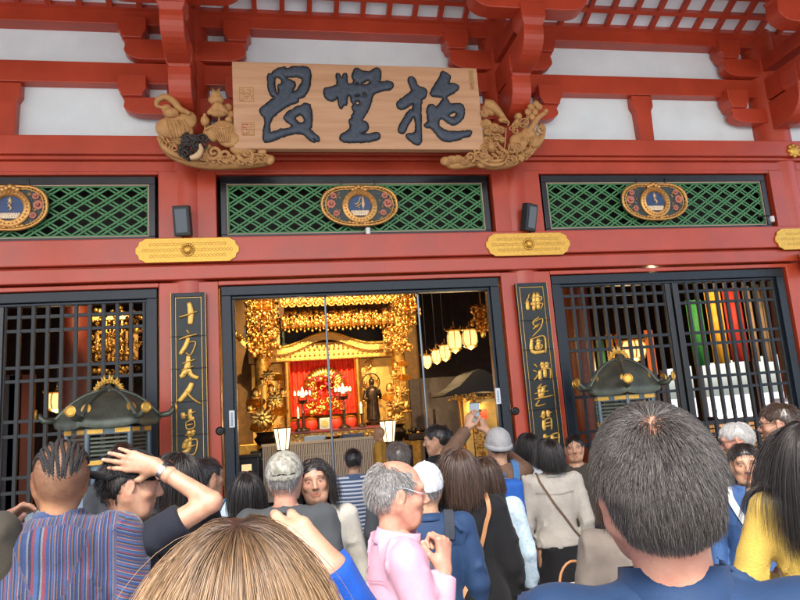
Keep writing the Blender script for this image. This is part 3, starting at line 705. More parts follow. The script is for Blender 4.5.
CL = [[(1.3, (48, 108), (75, 100), (108, 88)), (1.3, (80, 58), (86, 90), (84, 132))],
      [[(72, 150), (82, 162)], (1.2, (48, 182), (75, 172), (108, 164)), [(78, 175), (70, 200), (50, 232)], [(76, 192), (102, 190), (96, 215), (85, 234), (70, 226)]],
      [[(58, 262), (102, 248)], (1.2, (78, 236), (76, 265), (62, 298), (50, 306)), [(54, 284), (98, 270)], [(78, 262), (86, 298), (112, 310)], [(60, 300), (82, 288)]],
      [(1.2, (90, 325), (78, 352), (46, 390)), (1.4, (72, 354), (92, 378), (120, 396))],
      [[(60, 425), (62, 446)], [(56, 442), (76, 432)], [(85, 413), (84, 442), (98, 444)], [(84, 430), (102, 420)], [(68, 458), (96, 450), (98, 474), (74, 480), (70, 460)], [(72, 468), (94, 463)]],
      [[(66, 502), (102, 488)], [(78, 485), (82, 505)], [(95, 482), (90, 503)], [(75, 512), (60, 545)], (1.1, (64, 526), (106, 514), (102, 558), (84, 566)), [(84, 506), (78, 548), (58, 558)], [(60, 545), (102, 533)]],
      [[(70, 585), (100, 580)], [(84, 575), (80, 605)], [(70, 600), (102, 612)]]]
CR = [[[(85, 66), (70, 106)], [(78, 90), (80, 124)], [(90, 82), (125, 77), (122, 92), (94, 97), (95, 108), (130, 100), (124, 120)], [(102, 62), (101, 126)], [(114, 62), (117, 122)]],
      [(1.2, (118, 148), (98, 165), (100, 180)), [(104, 164), (130, 155), (122, 188), (96, 216)], [(96, 192), (120, 172)], [(108, 176), (112, 184)]],
      [[(94, 222), (96, 270), (142, 268)], (1.2, (94, 226), (136, 217), (142, 276)), [(106, 236), (128, 232)], [(108, 248), (128, 246), (125, 260), (108, 262), (108, 248)], [(116, 224), (118, 262)]],
      [[(102, 314), (112, 326)], [(98, 336), (110, 342)], [(100, 372), (116, 350)], [(120, 319), (156, 311)], [(130, 306), (132, 330)], [(146, 306), (147, 328)], [(122, 335), (124, 372)], [(122, 336), (155, 330), (159, 366)], [(139, 322), (141, 362)]],
      [[(128, 382), (112, 402)], [(114, 400), (146, 390)], [(104, 418), (152, 408)], [(120, 400), (125, 436)], [(136, 394), (128, 432)], (1.2, (103, 438), (167, 424)), [(120, 440), (108, 462), (142, 454)]],
      [[(136, 478), (134, 506)], [(150, 476), (153, 500)], [(122, 500), (137, 490)], [(152, 488), (162, 482)], [(136, 510), (138, 548)], [(136, 513), (160, 505), (163, 546)], [(140, 523), (160, 518)], [(140, 534), (160, 530)]],
      [[(140, 560), (142, 598)], [(135, 573), (160, 566)], [(140, 576), (130, 590)], [(165, 562), (187, 558), (188, 595)], [(166, 562), (168, 598)], [(168, 575), (186, 572)]]]
a, b = at(170.5, 300, 8.76), at(206, 300, 8.76); zt = at(188, 293, 8.76).z; couplet(a.x, b.x, zt, .95, CL, 165, 285, 3.333, 'narrow black board of gold brush writing on the left column beside the bronze shrine')
a, b = at(515.5, 290, 8.76), at(547, 290, 8.76); zt = at(530, 283, 8.76).z; couplet(a.x, b.x, zt, .95, CR, 505, 275, 3.523, 'narrow black board of gold brush writing on the column right of the doorway')
# ---------------------------------------------------------------- inside the hall: altar, lanterns, banners
def sc(Y): return Y*1.03/FPX
def glow(name, col, s): return mat(name, col, .5, emit=col, estr=s)
def bump_cloud(m, x0, x1, z0, z1, Y, n, r0=.02, r1=.05, dep=.06):
    for _ in range(n):
        x, z = random.uniform(x0, x1), random.uniform(z0, z1); r = random.uniform(r0, r1)
        k = random.random()
        if k < .45: m.ball((x, Y-random.uniform(0, dep), z), (r, r*.7, r*random.uniform(.7, 1.3)), 8, 5)
        else:
            a0 = random.uniform(0, 6.28); c = Vector((x, Y-random.uniform(0, dep), z))
            m.tube([c+Vector((math.cos(a0+q)*r*(1-q/7), -.01*q, math.sin(a0+q)*r*(1-q/7))) for q in np.linspace(0, 4.5, 7)], [r*.25]*7, 5)
def lotus3(m, c, r, n=9, tilt=.5, h=1.0):
    "an open lotus flower facing forward"
    c = Vector(c)
    for ring, (rr, tt) in enumerate(((1.0, .25), (.65, .7))):
        for k in range(n):
            a = 2*math.pi*(k+.5*ring)/n; M3 = Matrix.Rotation(a, 3, 'Y')@Matrix.Rotation(-tt, 3, 'X')
            m.ball(c+M3@Vector((0, -.1*r, rr*r*.55)), (r*.20, r*.06, r*.42), 8, 5, M=M3)
    m.ball(c-Vector((0, r*.25, 0)), (r*.28, r*.15, r*.28), 10, 6)
GOLDD = mat('dull_gold', (.55, .30, .07), .4, .9, var=.35, scale=14, bump=.5, bscale=40)
GOLDB = mat('gold_panel', (.78, .50, .14), .42, .65, var=.2, scale=3, bump=.3, bscale=14)
GOLDK = mat('gold_on_black', (.02, .014, .010), .4, .3, col2=(.72, .42, .10), scale=18, bump=.5)
REDC = mat('red_silk', (.80, .045, .015), .55, var=.25, scale=8); BRNZ = mat('dark_bronze', (.05, .032, .022), .35, .7, var=.4, scale=12, bump=.2)
CX = 1.19
# shrine
YS = 16.6
sh = thing('altar_shrine', 'gilded altar shrine with wavy gabled roof and scarlet curtain deep inside the open doorway', 'altar', (CX-.05, YS, 0))
def S(name, m, mt, **k): return rel(obj(name, m, mt, **k), sh)
pk = at(326, 341, YS); zr = at(326, 352, YS).z; xl, xr = at(243, 345, YS).x, at(402, 345, YS).x
hwid = (xr-xl)/2; cxs = (xl+xr)/2
def roofz(u):   # u -1..1
    a = abs(u); 
    return pk.z-.30*(1-math.cos(min(1, a/.55)*math.pi))/2+(.32*((a-.72)/.28)**2 if a > .72 else 0)
m = MB(); N = 48
top = [(cxs+hwid*(-1+2*i/N), roofz(-1+2*i/N)) for i in range(N+1)]
m.prism([(x, z+.07) for x, z in top]+[(x, z-.07) for x, z in reversed(top)], (0, YS-.9, 0), (1, 0, 0), (0, 0, 1), (0, .12, 0)); S('roof_edge', m, GOLD)
m = MB()
for i in range(N*2):
    u = -1+2*i/(N*2-1); m.ball((cxs+hwid*u, YS-.92, roofz(u)+.10), .033, 8, 5)
S('roof_beading', m, GOLDF, smooth=True)
m = MB(); m.prism([(x, z) for x, z in top]+[(cxs+hwid*.9, pk.z+.65), (cxs+.4, pk.z+.42), (cxs-.4, pk.z+.42), (cxs-hwid*.9, pk.z+.65)], (0, YS-.78, 0), (1, 0, 0), (0, 0, 1), (0, .9, 0)); S('roof', m, mat('roof_black', (.006, .005, .004), .5))
m = MB()
for s in (-1, 1):
    m.tube([(cxs+s*hwid*.62, YS-.85, pk.z+.32), (cxs+s*hwid*.38, YS-.85, pk.z+.50), (cxs+s*hwid*.15, YS-.85, pk.z+.75)], [.05, .06, .04], 8)
    m.tube([(cxs+s*hwid*1.0, YS-.9, roofz(1)), (cxs+s*hwid*1.06, YS-.95, roofz(1)+.12), (cxs+s*hwid*1.03, YS-.98, roofz(1)+.2)], [.06, .04, .015], 8)
    bump_cloud(m, cxs+s*hwid*.8-.25, cxs+s*hwid*.8+.25, pk.z-.25, pk.z+.55, YS-.9, 60)
S('roof_ornament', m, GOLD, smooth=True)
m = MB(); zc = at(326, 362, YS).z; m.box(cxs-hwid*.92, cxs+hwid*.92, YS-.72, YS-.6, zc, pk.z-.12); S('frieze', m, GOLDB)
m = MB(); m.box(cxs-hwid*.74, cxs+hwid*.74, YS-.77, YS-.715, zc+.01, zc+.37)
for row in range(3):
    for i in range(26): 
        x = cxs-hwid*.72+i*hwid*1.44/25; z = zc+.06+row*.13; m.obox(Matrix.Translation((x, YS-.75, z)), .075, .08, .055); m.ball((x, YS-.80, z+.05), .03, 8, 5)
S('bracket_row', m, GOLD)
for s, px in ((-1, 287), (1, 356)):
    x = at(px, 390, YS).x; m = MB(); m.lathe([(.09, 1.2), (.09, zc-.05), (.12, zc)], (x, YS-.65, 0), 16); S('shrine_post', m, GOLD, smooth=50)
    m = MB(); xo = cxs+s*hwid*.90; m.box(min(x+s*.1, xo), max(x+s*.1, xo), YS-.35, YS-.28, 1.1, zc-.002); S('gilt_side_panel', m, GOLDB)
    m = MB(); bump_cloud(m, min(x+s*.12, x+s*.5), max(x+s*.12, x+s*.5), 1.5, zc, YS-.40, 70, .02, .05); S('side_carving', m, GOLD, smooth=True)
# outer gold pillars with carved wrap
for s, px in ((-1, 262), (1, 399)):
    x = at(px, 370, YS-1.1).x; m = MB(); m.lathe([(.17, .3), (.17, 5.4)], (x, YS-1.1, 0), 20); o = S('gilt_column', m, GOLDD, smooth=50)
    m = MB(); bump_cloud(m, x-.28, x+.28, 3.3, 5.1, YS-1.25, 150, .03, .08, .2); x_ = obj('column_carving', m, GOLD, o, smooth=True)
m = MB(); a, b = at(288.5, 362, YS), at(354, 362, YS); zb = 1.9
n = 60; top_ = [(a.x+(b.x-a.x)*i/n, YS-.3+.05*math.sin(i*1.3)) for i in range(n+1)]
m.add([(x, y, a.z) for x, y in top_]+[(x, y, zb) for x, y in top_], [(i, i+1, n+2+i, n+1+i) for i in range(n)]); S('curtain', m, REDC, smooth=True)
# mandorla figure: gilt swirls and red knots before the curtain
m = MB(); m2 = MB(); c = at(325, 386, YS-.5)
for k in range(20):
    a = math.pi*k/19; m.tube([c+Vector((math.cos(a)*r*.62, 0, math.sin(a)*r*.55)) for r in (.35, .6, .85)], [.06, .07, .03], 7)
for k in range(28): bump_cloud(m, c.x-.42, c.x+.42, c.z-.65, c.z+.25, YS-.55, 3, .04, .09, .15)
for k in range(26): m2.ball((c.x+random.uniform(-.5, .5), YS-.72, c.z+random.uniform(-.6, .3)), (.07, .05, .035), 8, 5, M=Matrix.Rotation(random.uniform(-.8, .8), 3, 'Y'))
S('gilt_halo', m, GOLD, smooth=True); S('red_knot', m2, mat('crimson', (.55, .03, .05), .5), smooth=True)
m = MB(); m.box(cxs-hwid*1.05, cxs+hwid*1.05, YS-1.0, YS+.9, 0, 1.35); S('shrine_base', m, GOLDD, bevel=.02)
m = MB(); m.box(cxs-hwid*1.3, cxs+hwid*1.3, YS+.9, YS+1.0, 0, 6); S('gilt_screen', m, mat('brown_gold', (.22, .11, .03), .5, .4, var=.4, scale=4))

# hanging valance of gilt pendants
YV = 14.8
va = thing('hanging_valance', 'two tiered gold valance of pointed pendants hanging at the doorway top', 'valance', (CX, YV, 4.6))
a, b = at(280, 300, YV), at(396, 300, YV); s_ = sc(YV)
m = MB(); m2 = MB(); m3 = MB(); n = 15
ztop, z1, z2, z3 = at(330, 280, YV).z, at(330, 306, YV).z, at(330, 311, YV).z, at(330, 327, YV).z
m3.box(a.x, b.x, YV+.50, YV+.53, z3+.05, ztop)
w = (b.x-a.x)/n
for i in range(n):
    x = a.x+w*(i+.5)
    m.prism([(-w*.48, ztop-.0), (-w*.48, z1+.06), (-w*.25, z1), (w*.25, z1), (w*.48, z1+.06), (w*.48, ztop)], (x, YV-.06, 0), (1, 0, 0), (0, 0, 1), (0, .03, 0))
    for k in range(5):
        zz = z1+.06+k*(ztop-z1-.05)/5; m2.ball((x, YV-.09, zz), (.05, .04, .04), 8, 5); m2.ball((x-w*.3, YV-.09, zz+.04), .028, 6, 4); m2.ball((x+w*.3, YV-.09, zz+.04), .028, 6, 4)
    for side in (-1, 1): m2.tube([(x+side*w*.48, YV-.09, z1+.06), (x+side*w*.25, YV-.09, z1+.0), (x, YV-.09, z1)], .018, 6)
    y = YV+.35
    m2.ball((x, y, (z2+z3)/2+.16), (.05, .05, .06), 8, 5); m2.lathe([(.02, -.02), (.07, -.15), (.09, -.25), (.02, -.3)], (x, y, (z2+z3)/2+.15), 8); m2.ball((x, y, z3+.02), .03, 6, 4)
    m2.tube([(x+w*.5, y-.02, z2+.1), (x+w*.5, y-.02, z3+.02)], .018, 6); m2.ball((x+w*.5, y-.02, z3-.02), .035, 6, 4)
    m3.prism([(-w*.5, z2+.3), (-w*.5, z3+.10), (0, z3+.02), (w*.5, z3+.10), (w*.5, z2+.3)], (x, y+.08, 0), (1, 0, 0), (0, 0, 1), (0, .02, 0))
bump_cloud(m2, a.x+.05, b.x-.05, z3+.12, z2+.05, YV+.30, 260, .03, .06, .05); bump_cloud(m2, a.x+.05, b.x-.05, z1+.08, ztop, YV-.05, 160, .02, .05, .04); rel(obj('pendant_band', m, GOLDD), va); rel(obj('pendant_ornament', m2, GOLD, smooth=True), va); rel(obj('valance_backing', m3, mat('brown_brocade', (.13, .06, .018), .6, .2, var=.3, scale=20)), va)
for px0, px1, py0, py1 in ((247, 278, 292, 350), (384, 404, 300, 352)):
    a_, b_ = at(px0, py1, YV+.6), at(px1, py0, YV+.6); m = MB(); m.box(a_.x, b_.x, YV+.62, YV+.66, a_.z, b_.z+.3); q_ = rel(obj('side_hanging', m, GOLDK), va)
    m = MB(); bump_cloud(m, a_.x, b_.x, a_.z, b_.z+.2, YV+.6, 230, .03, .08, .12); x_ = obj('side_ornament', m, GOLD, q_, smooth=True)
def gilt_pendant(px, py0, py1, Y, wpx, lab, seed=1):
    p, q = at(px, py0, Y), at(px, py1, Y); s = sc(Y); w = wpx*s/2
    t = thing('gilt_pendant', lab, 'hanging ornament', ((p.x+q.x)/2, Y, q.z), group='gilt ornaments hanging in the hall'); x = (p.x+q.x)/2
    m = MB(); m.tube([(x, Y, p.z+1.2), (x, Y, q.z)], .015, 6); rel(obj('hanging_rod', m, GOLDD), t)
    m = MB(); h = p.z-q.z
    for k in range(4):
        z = p.z-h*k/4.5; ww = w*(1, .75, 1.1, .6)[k]
        m.lathe([(.03, z), (ww*.6, z-.03), (ww*.7, z-h*.08), (.05, z-h*.11)], (x, Y, 0), 12)
        for j in range(8):
            a = j*.785; c = Vector((x+ww*math.cos(a), Y+ww*math.sin(a), z-h*.06)); m.tube([Vector((x, Y, z)), c+Vector((0, 0, .04)), c, c-Vector((0, 0, h*.10))], [.02, .02, .03, .01], 6); m.ball(c-Vector((0, 0, h*.11)), .035, 8, 5)
    m.ball((x, Y, q.z+.05), (.06, .06, .12), 10, 6)
    rel(obj('pendant_body', m, GOLD, smooth=60), t)
gilt_pendant(409, 290, 330, 13.5, 20, 'gold tiered ornament hanging right of the altar beside the door pole')
gilt_pendant(262, 288, 330, 13.5, 24, 'gold tiered ornament hanging at the upper left corner of the doorway')

# lotus bouquets in bronze vases
def bouquet(px, Y, pts, vy0, vy1, lab):
    t = thing('lotus_bouquet', lab, 'bouquet', at(px, vy1, Y), group='gilt lotus bouquets beside the altar')
    m = MB(); base = at(px, vy0, Y)
    for (x, y, r, k) in pts:
        c = at(x, y, Y-random.uniform(0, .25)); rr = r*sc(Y)
        if k == 0: lotus3(m, c, rr*1.15)
        elif k == 1: m.ball(c, (rr*.7, rr*.5, rr*.9), 10, 6); m.ball(c-Vector((0, 0, rr*.8)), (rr*.9, rr*.5, rr*.25), 10, 5)
        else:   # leaf
            m.lathe([(rr*1.3, .1*rr), (rr*1.1, -.05*rr), (rr*.5, -.22*rr), (.01, -.3*rr)], c, 12, M=Matrix.Rotation(R(35), 3, 'X'))
        mid = (c+base)/2+Vector((random.uniform(-.08, .08), 0, 0)); m.tube([c, mid, base], .014, 5)
    rel(obj('gilt_flower', m, GOLD, smooth=50), t)
    m = MB(); z0, z1 = at(px, vy1, Y).z, base.z; h = z1-z0
    m.lathe([(.15, 0), (.16, .06*h), (.09, .16*h), (.20, .45*h), (.24, .65*h), (.15, .85*h), (.22, h), (.17, h)], (base.x, Y, z0), 20); rel(obj('vase', m, BRNZ, smooth=50), t)
    m = MB(); m.box(base.x-.3, base.x+.3, Y-.25, Y+.25, .03, z0); rel(obj('vase_stand', m, BLK, bevel=.01), t)
bouquet(266, 13.2, [(262, 418, 10, 0), (256, 393, 6, 1), (268, 376, 6, 0), (256, 403, 7, 2), (275, 400, 7, 0), (271, 388, 5, 1), (280, 412, 6, 2), (262, 381, 4, 1), (250, 408, 5, 1), (277, 378, 5, 2), (270, 405, 5, 1), (283, 392, 5, 1), (258, 428, 6, 2)], 432, 450, 'gold lotus bouquet in a bronze vase at the left side of the doorway')
bouquet(396, 15.0, [(396, 405, 9, 0), (390, 388, 6, 1), (402, 392, 7, 0), (394, 374, 5, 1), (404, 378, 5, 2), (388, 398, 5, 2), (406, 406, 6, 1), (398, 418, 6, 0), (390, 415, 4, 1), (396, 366, 5, 1), (403, 364, 4, 2)], 424, 446, 'gold lotus bouquet in a bronze vase against the right gilt column')

# dark standing statue
def statue():
    Y = 15.2; c = at(374.5, 430, Y); s = sc(Y); t = thing('standing_statue', 'small dark bronze standing statue with ring halo right of the scarlet curtain', 'statue', (c.x, Y, c.z)); x, z = c.x, c.z
    H = (430-380)*s
    m = MB(); m.lathe([(.30*H, 0), (.26*H, .05*H), (.15*H, .10*H), (.17*H, .15*H), (.10*H, .2*H)], c, 16); rel(obj('pedestal', m, BRNZ, smooth=50), t)
    m = MB()
    m.lathe([(.12*H, .2*H), (.105*H, .35*H), (.09*H, .5*H), (.10*H, .6*H), (.13*H, .72*H), (.11*H, .80*H), (.04*H, .84*H), (.035*H, .86*H)], c, 16)
    m.ball(c+Vector((0, 0, .92*H)), (.06*H, .065*H, .08*H), 12, 8); m.ball(c+Vector((0, 0, 1.0*H)), .025*H, 8, 6)
    for sd in (-1, 1): m.tube([c+Vector((sd*.12*H, 0, .76*H)), c+Vector((sd*.16*H, -.02, .6*H)), c+Vector((sd*.10*H, -.12*H, .55*H if sd < 0 else .7*H))], [.045*H, .035*H, .025*H], 8)
    for k in range(9): m.tube([c+Vector((.12*H*math.cos(k*.7+.1), .12*H*math.sin(k*.7+.1), .2*H)), c+Vector((.10*H*math.cos(k*.7+.3), .10*H*math.sin(k*.7+.3), .6*H))], .012*H, 5)
    rel(obj('figure', m, BRNZ, smooth=60), t)
    m = MB(); m.tube([c+Vector((math.cos(q)*.17*H, .08*H, .92*H+math.sin(q)*.17*H)) for q in np.linspace(0, 6.28, 25)], .012*H, 6, cap=False); rel(obj('halo', m, BRNZ, smooth=True), t)
    m = MB(); m.box(x-.35, x+.35, Y-.3, Y+.3, .03, z-.002); rel(obj('statue_stand', m, GOLDD, bevel=.02), t)
statue()

# altar table with its red drums, candles, clock
YT = 14.6
tb = thing('altar_table', 'long gilt altar table before the scarlet curtain', 'table', (CX-.2, YT, 0))
a, b = at(266, 431, YT), at(386, 428, YT); zt = at(325, 429, YT).z
m = MB(); m.box(a.x, b.x, YT-.3, YT+.5, zt-.06, zt); rel(obj('table_top', m, mat('red_lacquer', (.22, .02, .012), .3), bevel=.01), tb)
m = MB(); m.box(a.x+.05, b.x-.05, YT-.26, YT-.2, zt-.5, zt-.06); rel(obj('apron', m, GOLDK), tb)
m = MB(); bump_cloud(m, a.x+.1, b.x-.1, zt-.45, zt-.08, YT-.28, 200, .015, .04, .04); rel(obj('apron_carving', m, GOLD, smooth=True), tb)
for x in (a.x+.08, b.x-.08):
    for y in (YT-.2, YT+.4): m = MB(); m.box(x-.05, x+.05, y-.05, y+.05, .03, zt-.062); rel(obj('leg', m, BLK), tb)
for i, (px, lab) in enumerate(((297, 'leftmost of the four red offering drums on the altar table'), (311, 'second red offering drum from the left on the altar table'), (336, 'red offering drum just right of the white clock'), (351, 'rightmost red offering drum on the altar table'))):
    c = at(px, 428, YT-.12); r = 6.3*sc(YT); h = 9*sc(YT)
    t = thing('offering_drum', lab, 'drum', (c.x, YT-.05, zt), group='red drums on the altar table')
    m = MB(); m.lathe([(r*.8, 0), (r, h*.25), (r, h*.75), (r*.85, h)], (c.x, YT-.05, zt), 20); rel(obj('drum_body', m, REDC, smooth=40), t)
    m = MB(); m.lathe([(r*.86, h), (r*.92, h+.02), (r*.5, h+.05), (.02, h+.06)], (c.x, YT-.05, zt), 20); rel(obj('drum_rim', m, GOLD, smooth=40), t)
c = at(325, 428, YT-.3); t = thing('table_clock', 'small pale square clock with gold dial at the middle of the altar table', 'clock', c)
m = MB(); m.box(c.x-.11, c.x+.11, YT-.28, YT-.22, zt, zt+.24); rel(obj('clock_case', m, mat('pale_case', (.5, .5, .48), .5), bevel=.01), t)
m = MB(); m.lathe([(.07, 0), (.07, .012)], (c.x, YT-.281, zt+.12), 20, M=Matrix.Rotation(R(90), 3, 'X')); rel(obj('dial', m, GOLDP, smooth=40), t)
# flame candelabra and candles
FL = glow('flame', (1.0, .55, .20), 2.6); WAX = mat('wax', (.75, .66, .50), .5)
def candelabrum(px, py, Y, lab):
    c = at(px, py, Y); z = zt; t = thing('candelabrum', lab, 'candelabrum', (c.x, Y, z), group='lit candelabra on the altar table')
    m = MB(); h = c.z-z; m.lathe([(.14, 0), (.13, .03), (.03, .08), (.025, h*.5), (.05, h*.52), (.025, h*.56), (.02, h*.85), (.10, h*.9), (.11, h*.93), (.02, h*.9)], (c.x, Y, z), 16)
    for k in range(6):
        a = k*1.047; m.tube([Vector((c.x, Y, c.z-.12)), Vector((c.x+.14*math.cos(a), Y+.14*math.sin(a), c.z-.1)), Vector((c.x+.17*math.cos(a), Y+.17*math.sin(a), c.z+.05))], .012, 6)
    rel(obj('stand', m, BRNZ, smooth=50), t)
    m = MB()
    for k in range(6):
        a = k*1.047; m.lathe([(.015, 0), (.024, .03), (.02, .06), (.003, .10)], (c.x+.16*math.cos(a), Y+.16*math.sin(a), c.z+.06), 8)
    m.lathe([(.03, 0), (.045, .05), (.032, .12), (.004, .22)], (c.x, Y, c.z+.02), 10)
    rel(obj('lit_bulb', m, FL, smooth=True), t); L(5, (c.x, Y-.3, c.z+.1), r=.08)
candelabrum(302.5, 398, 14.35, 'bright candelabrum on the left half of the altar table'); candelabrum(343, 394, 14.35, 'bright candelabrum on the right half of the altar table')
for px, py, lab in ((298, 412, 'white candle on a dark stick at the left end of the altar table'), (361, 407, 'white candle on a dark stick at the right end of the altar table')):
    c = at(px, py, 14.32); t = thing('candle_stick', lab, 'candle', (c.x, 14.32, zt)); h = c.z-zt
    m = MB(); m.lathe([(.09, 0), (.08, .03), (.02, .07), (.02, h*.6), (.08, h*.66), (.02, h*.66)], (c.x, 14.32, zt), 14); rel(obj('stick', m, BRNZ, smooth=40), t)
    m = MB(); m.lathe([(.028, h*.66), (.026, h)], (c.x, 14.32, zt), 10); rel(obj('candle_wax', m, WAX, smooth=40), t)
    m = MB(); m.lathe([(.01, h), (.022, h+.04), (.003, h+.11)], (c.x, 14.32, zt), 8); rel(obj('flame', m, FL, smooth=True), t)
# offering screen of pale slats, cone lamps
YO = 12.3; os_ = thing('offering_screen', 'long low screen of pale vertical slats standing in front of the altar', 'screen', (CX, YO, 0))
a, b = at(263, 445, YO), at(378, 440, YO); zo = at(320, 440, YO).z; zo2 = zo-.5
m = MB(); n = 66
for i in range(n): x = a.x+(b.x-a.x)*i/(n-1); m.box(x-.009, x+.009, YO-.01, YO+.01, .5, zo-.05)
rel(obj('slats', m, mat('pale_slat', (.62, .50, .36), .6)), os_)
m = MB(); m.box(a.x-.03, b.x+.03, YO-.03, YO+.05, zo-.05, zo); m.box(a.x-.03, b.x+.03, YO-.02, YO+.04, .4, .5); m.box(a.x-.03, b.x+.03, YO-.015, YO-.011, zo-.27, zo-.25); rel(obj('rail', m, mat('pale_rail', (.5, .38, .25), .6), bevel=.004), os_)
m = MB(); m.box(a.x, b.x, YO+.02, YO+.03, .5, zo-.05); rel(obj('screen_back', m, mat('brown_back', (.20, .10, .05), .7)), os_)
m = MB(); m.box(a.x-.02, a.x+.06, YO-.05, YO+.06, .03, .4); m.box(b.x-.06, b.x+.02, YO-.05, YO+.06, .03, .4); rel(obj('foot', m, DWOOD), os_)
SHADE = mat('lit_paper', (.95, .80, .55), .6, emit=(1, .75, .42), estr=.62)
def cone_lamp(px, py, Y, lab):
    c = at(px, py+10, Y); s = sc(Y); t = thing('standing_lamp', lab, 'lamp', (c.x, Y, .03), group='flared paper lamps before the altar')
    m = MB(); h = 20*s; m.lathe([(5.0*s, 0), (8.0*s, h), (7.8*s, h), (4.8*s, .01)], c, 6); rel(obj('lamp_shade', m, SHADE), t)
    m = MB(); m.lathe([(5.3*s, -.03), (5.3*s, .01), (.03, .01)], c, 6); m.tube([(c.x, Y, c.z-.02), (c.x, Y, .06)], .03, 8); m.lathe([(.2, .03), (.18, .07), (.03, .1)], (c.x, Y, 0), 16)
    for k in range(6): q = k*math.pi/3; m.tube([c+Vector((5*s*math.cos(q), 5*s*math.sin(q), 0)), c+Vector((8.05*s*math.cos(q), 8.05*s*math.sin(q), h))], .009, 5)
    m.tube([c+Vector((8.05*s*math.cos(q), 8.05*s*math.sin(q), h)) for q in np.linspace(0, 2*math.pi, 7)], .010, 5)
    rel(obj('lamp_frame', m, DWOOD), t); L(5, (c.x, Y, c.z+h+.1), r=.1); 
cone_lamp(283, 440, 12.0, 'lit flared paper lamp in front of the left vase'); cone_lamp(389, 432, 12.4, 'lit flared paper lamp right of the pale slatted screen')
for k, (px, py, w, mt, lab) in enumerate(((315, 438, 22, mat('pale_blue_cloth', (.35, .45, .55), .6), 'folded pale blue cloth on the small table behind the slatted screen'), (352, 436, 22, mat('navy_cloth', (.03, .05, .11), .6), 'dark navy bundle on the small table behind the slatted screen'))):
    c = at(px, py, 13.2); m = MB(); m.box(c.x-w*sc(13.2)/2, c.x+w*sc(13.2)/2, 13.0, 13.3, c.z-.12, c.z+.05); tag(obj('folded_cloth', m, mt, bevel=.04), lab, 'cloth')
c = at(333, 444, 13.2); m = MB(); m.box(c.x-1.1, c.x+1.2, 12.9, 13.5, .03, at(330, 442, 13.2).z-.14); tag(obj('small_table', m, BLK, bevel=.01), 'black low table between the slatted screen and the altar', 'table')
c = at(333, 441, 12.9); t = thing('bronze_bowl', 'dark bronze incense bowl in the middle of the black low table', 'bowl', c); m = MB(); m.lathe([(.08, -.12), (.05, -.09), (.15, -.02), (.17, .05), (.13, .06), (.15, .09), (.12, .09)], c, 20); rel(obj('bowl', m, BRNZ, smooth=50), t)
# spot fixtures over the altar
for k, (x, y, tx) in enumerate(((-.6, 11.2, .3), (1.2, 11.0, 1.2), (3.0, 11.2, 2.0))):
    p = Vector((x, y, 5.9)); t = thing('ceiling_spotlight', ('left', 'middle', 'right')[k]+' of three ceiling spotlights aimed at the gilded altar', 'spotlight', p, group='ceiling spotlights over the altar')
    d = (Vector((tx, 16, 3.2))-p).normalized(); m = MB(); m.tube([p-d*.1, p+d*.12], .07, 12); m.tube([p, p+Vector((0, 0, .5))], .012, 6); rel(obj('spot_housing', m, BLK, smooth=40), t)
    spot(430, p+d*.16, (tx, 16, 3.2), 62, (1, .74, .40))

# row of hanging lanterns to the right
def hanging_lantern(px, py, Y, rpx, hpx, lab, plus=1.0, grp='round lanterns hanging right of the altar'):
    c = at(px, py, Y); s = sc(Y); r, h = rpx*s, hpx*s; t = thing('hanging_lantern', lab, 'lantern', c, group=grp)
    m = MB(); m.lathe([(r*.8, -h/2), (r*.97, -h*.25), (r, 0), (r*.97, h*.25), (r*.8, h/2)], c, 20); rel(obj('lantern_glass', m, mat('lantern_glow', (.95, .75, .42), .5, emit=(1, .56, .18), estr=.42), smooth=60), t)
    m = MB()
    for k in range(6):
        q = k*math.pi/3+.3; m.tube([c+Vector((r*f*math.cos(q), r*f*math.sin(q), h*z)) for f, z in ((.83, -.52), (1.03, -.2), (1.05, 0), (1.03, .2), (.83, .52))], r*.055, 6)
    m.lathe([(r*.5, h*.72), (r*1.1, h*.56), (r*.9, h*.5), (r*.8, h*.5)], c, 18); m.lathe([(r*.8, -h*.5), (r*.95, -h*.54), (r*.6, -h*.66), (r*.2, -h*.74), (.01, -h*.8)], c, 18); m.ball(c+Vector((0, 0, h*.78)), r*.2, 8, 6)
    m.tube([c+Vector((0, 0, h*.78)), c+Vector((0, 0, h*1.1))], .012, 6)
    for k in range(6):
        q = k*math.pi/3; m.tube([c+Vector((r*1.0*math.cos(q), r*1.0*math.sin(q), h*.58)), c+Vector((r*1.3*math.cos(q), r*1.3*math.sin(q), h*.62)), c+Vector((r*1.3*math.cos(q), r*1.3*math.sin(q), h*.75))], r*.05, 5)
    rel(obj('lantern_frame', m, GOLDD, smooth=50), t)
    m = MB(); m.tube([c+Vector((0, 0, h*1.1)), c+Vector((0, 0, 6.4-c.z))], .008, 6); rel(obj('hanging_cord', m, BLK), t)
    L(3.5*plus, (c.x, Y-.0, c.z-h*.9), r=.12)
hanging_lantern(470, 338, 11.6, 8.0, 15, 'rightmost and nearest of the row of lit lanterns in the doorway'); hanging_lantern(454.5, 340, 12.2, 7.5, 17, 'brightest barrel lantern, second from the right in the hanging row')
hanging_lantern(445, 352, 13.2, 6.0, 12, 'middle lantern of the row hanging in the doorway'); hanging_lantern(436.5, 356, 14.2, 5.2, 10.5, 'second lantern from the left of the row hanging in the doorway'); hanging_lantern(427, 361, 15.2, 4.8, 9.5, 'farthest and leftmost lantern of the row hanging in the doorway')
hanging_lantern(632, 350, 12.5, 14, 17, 'large lit lantern seen through the left panel of the right lattice window', 3, 'lanterns behind the lattice windows')
hanging_lantern(57, 401, 12.2, 9, 13, 'lit yellow lantern behind the left lattice window beside a brown column', 2, 'lanterns behind the lattice windows')
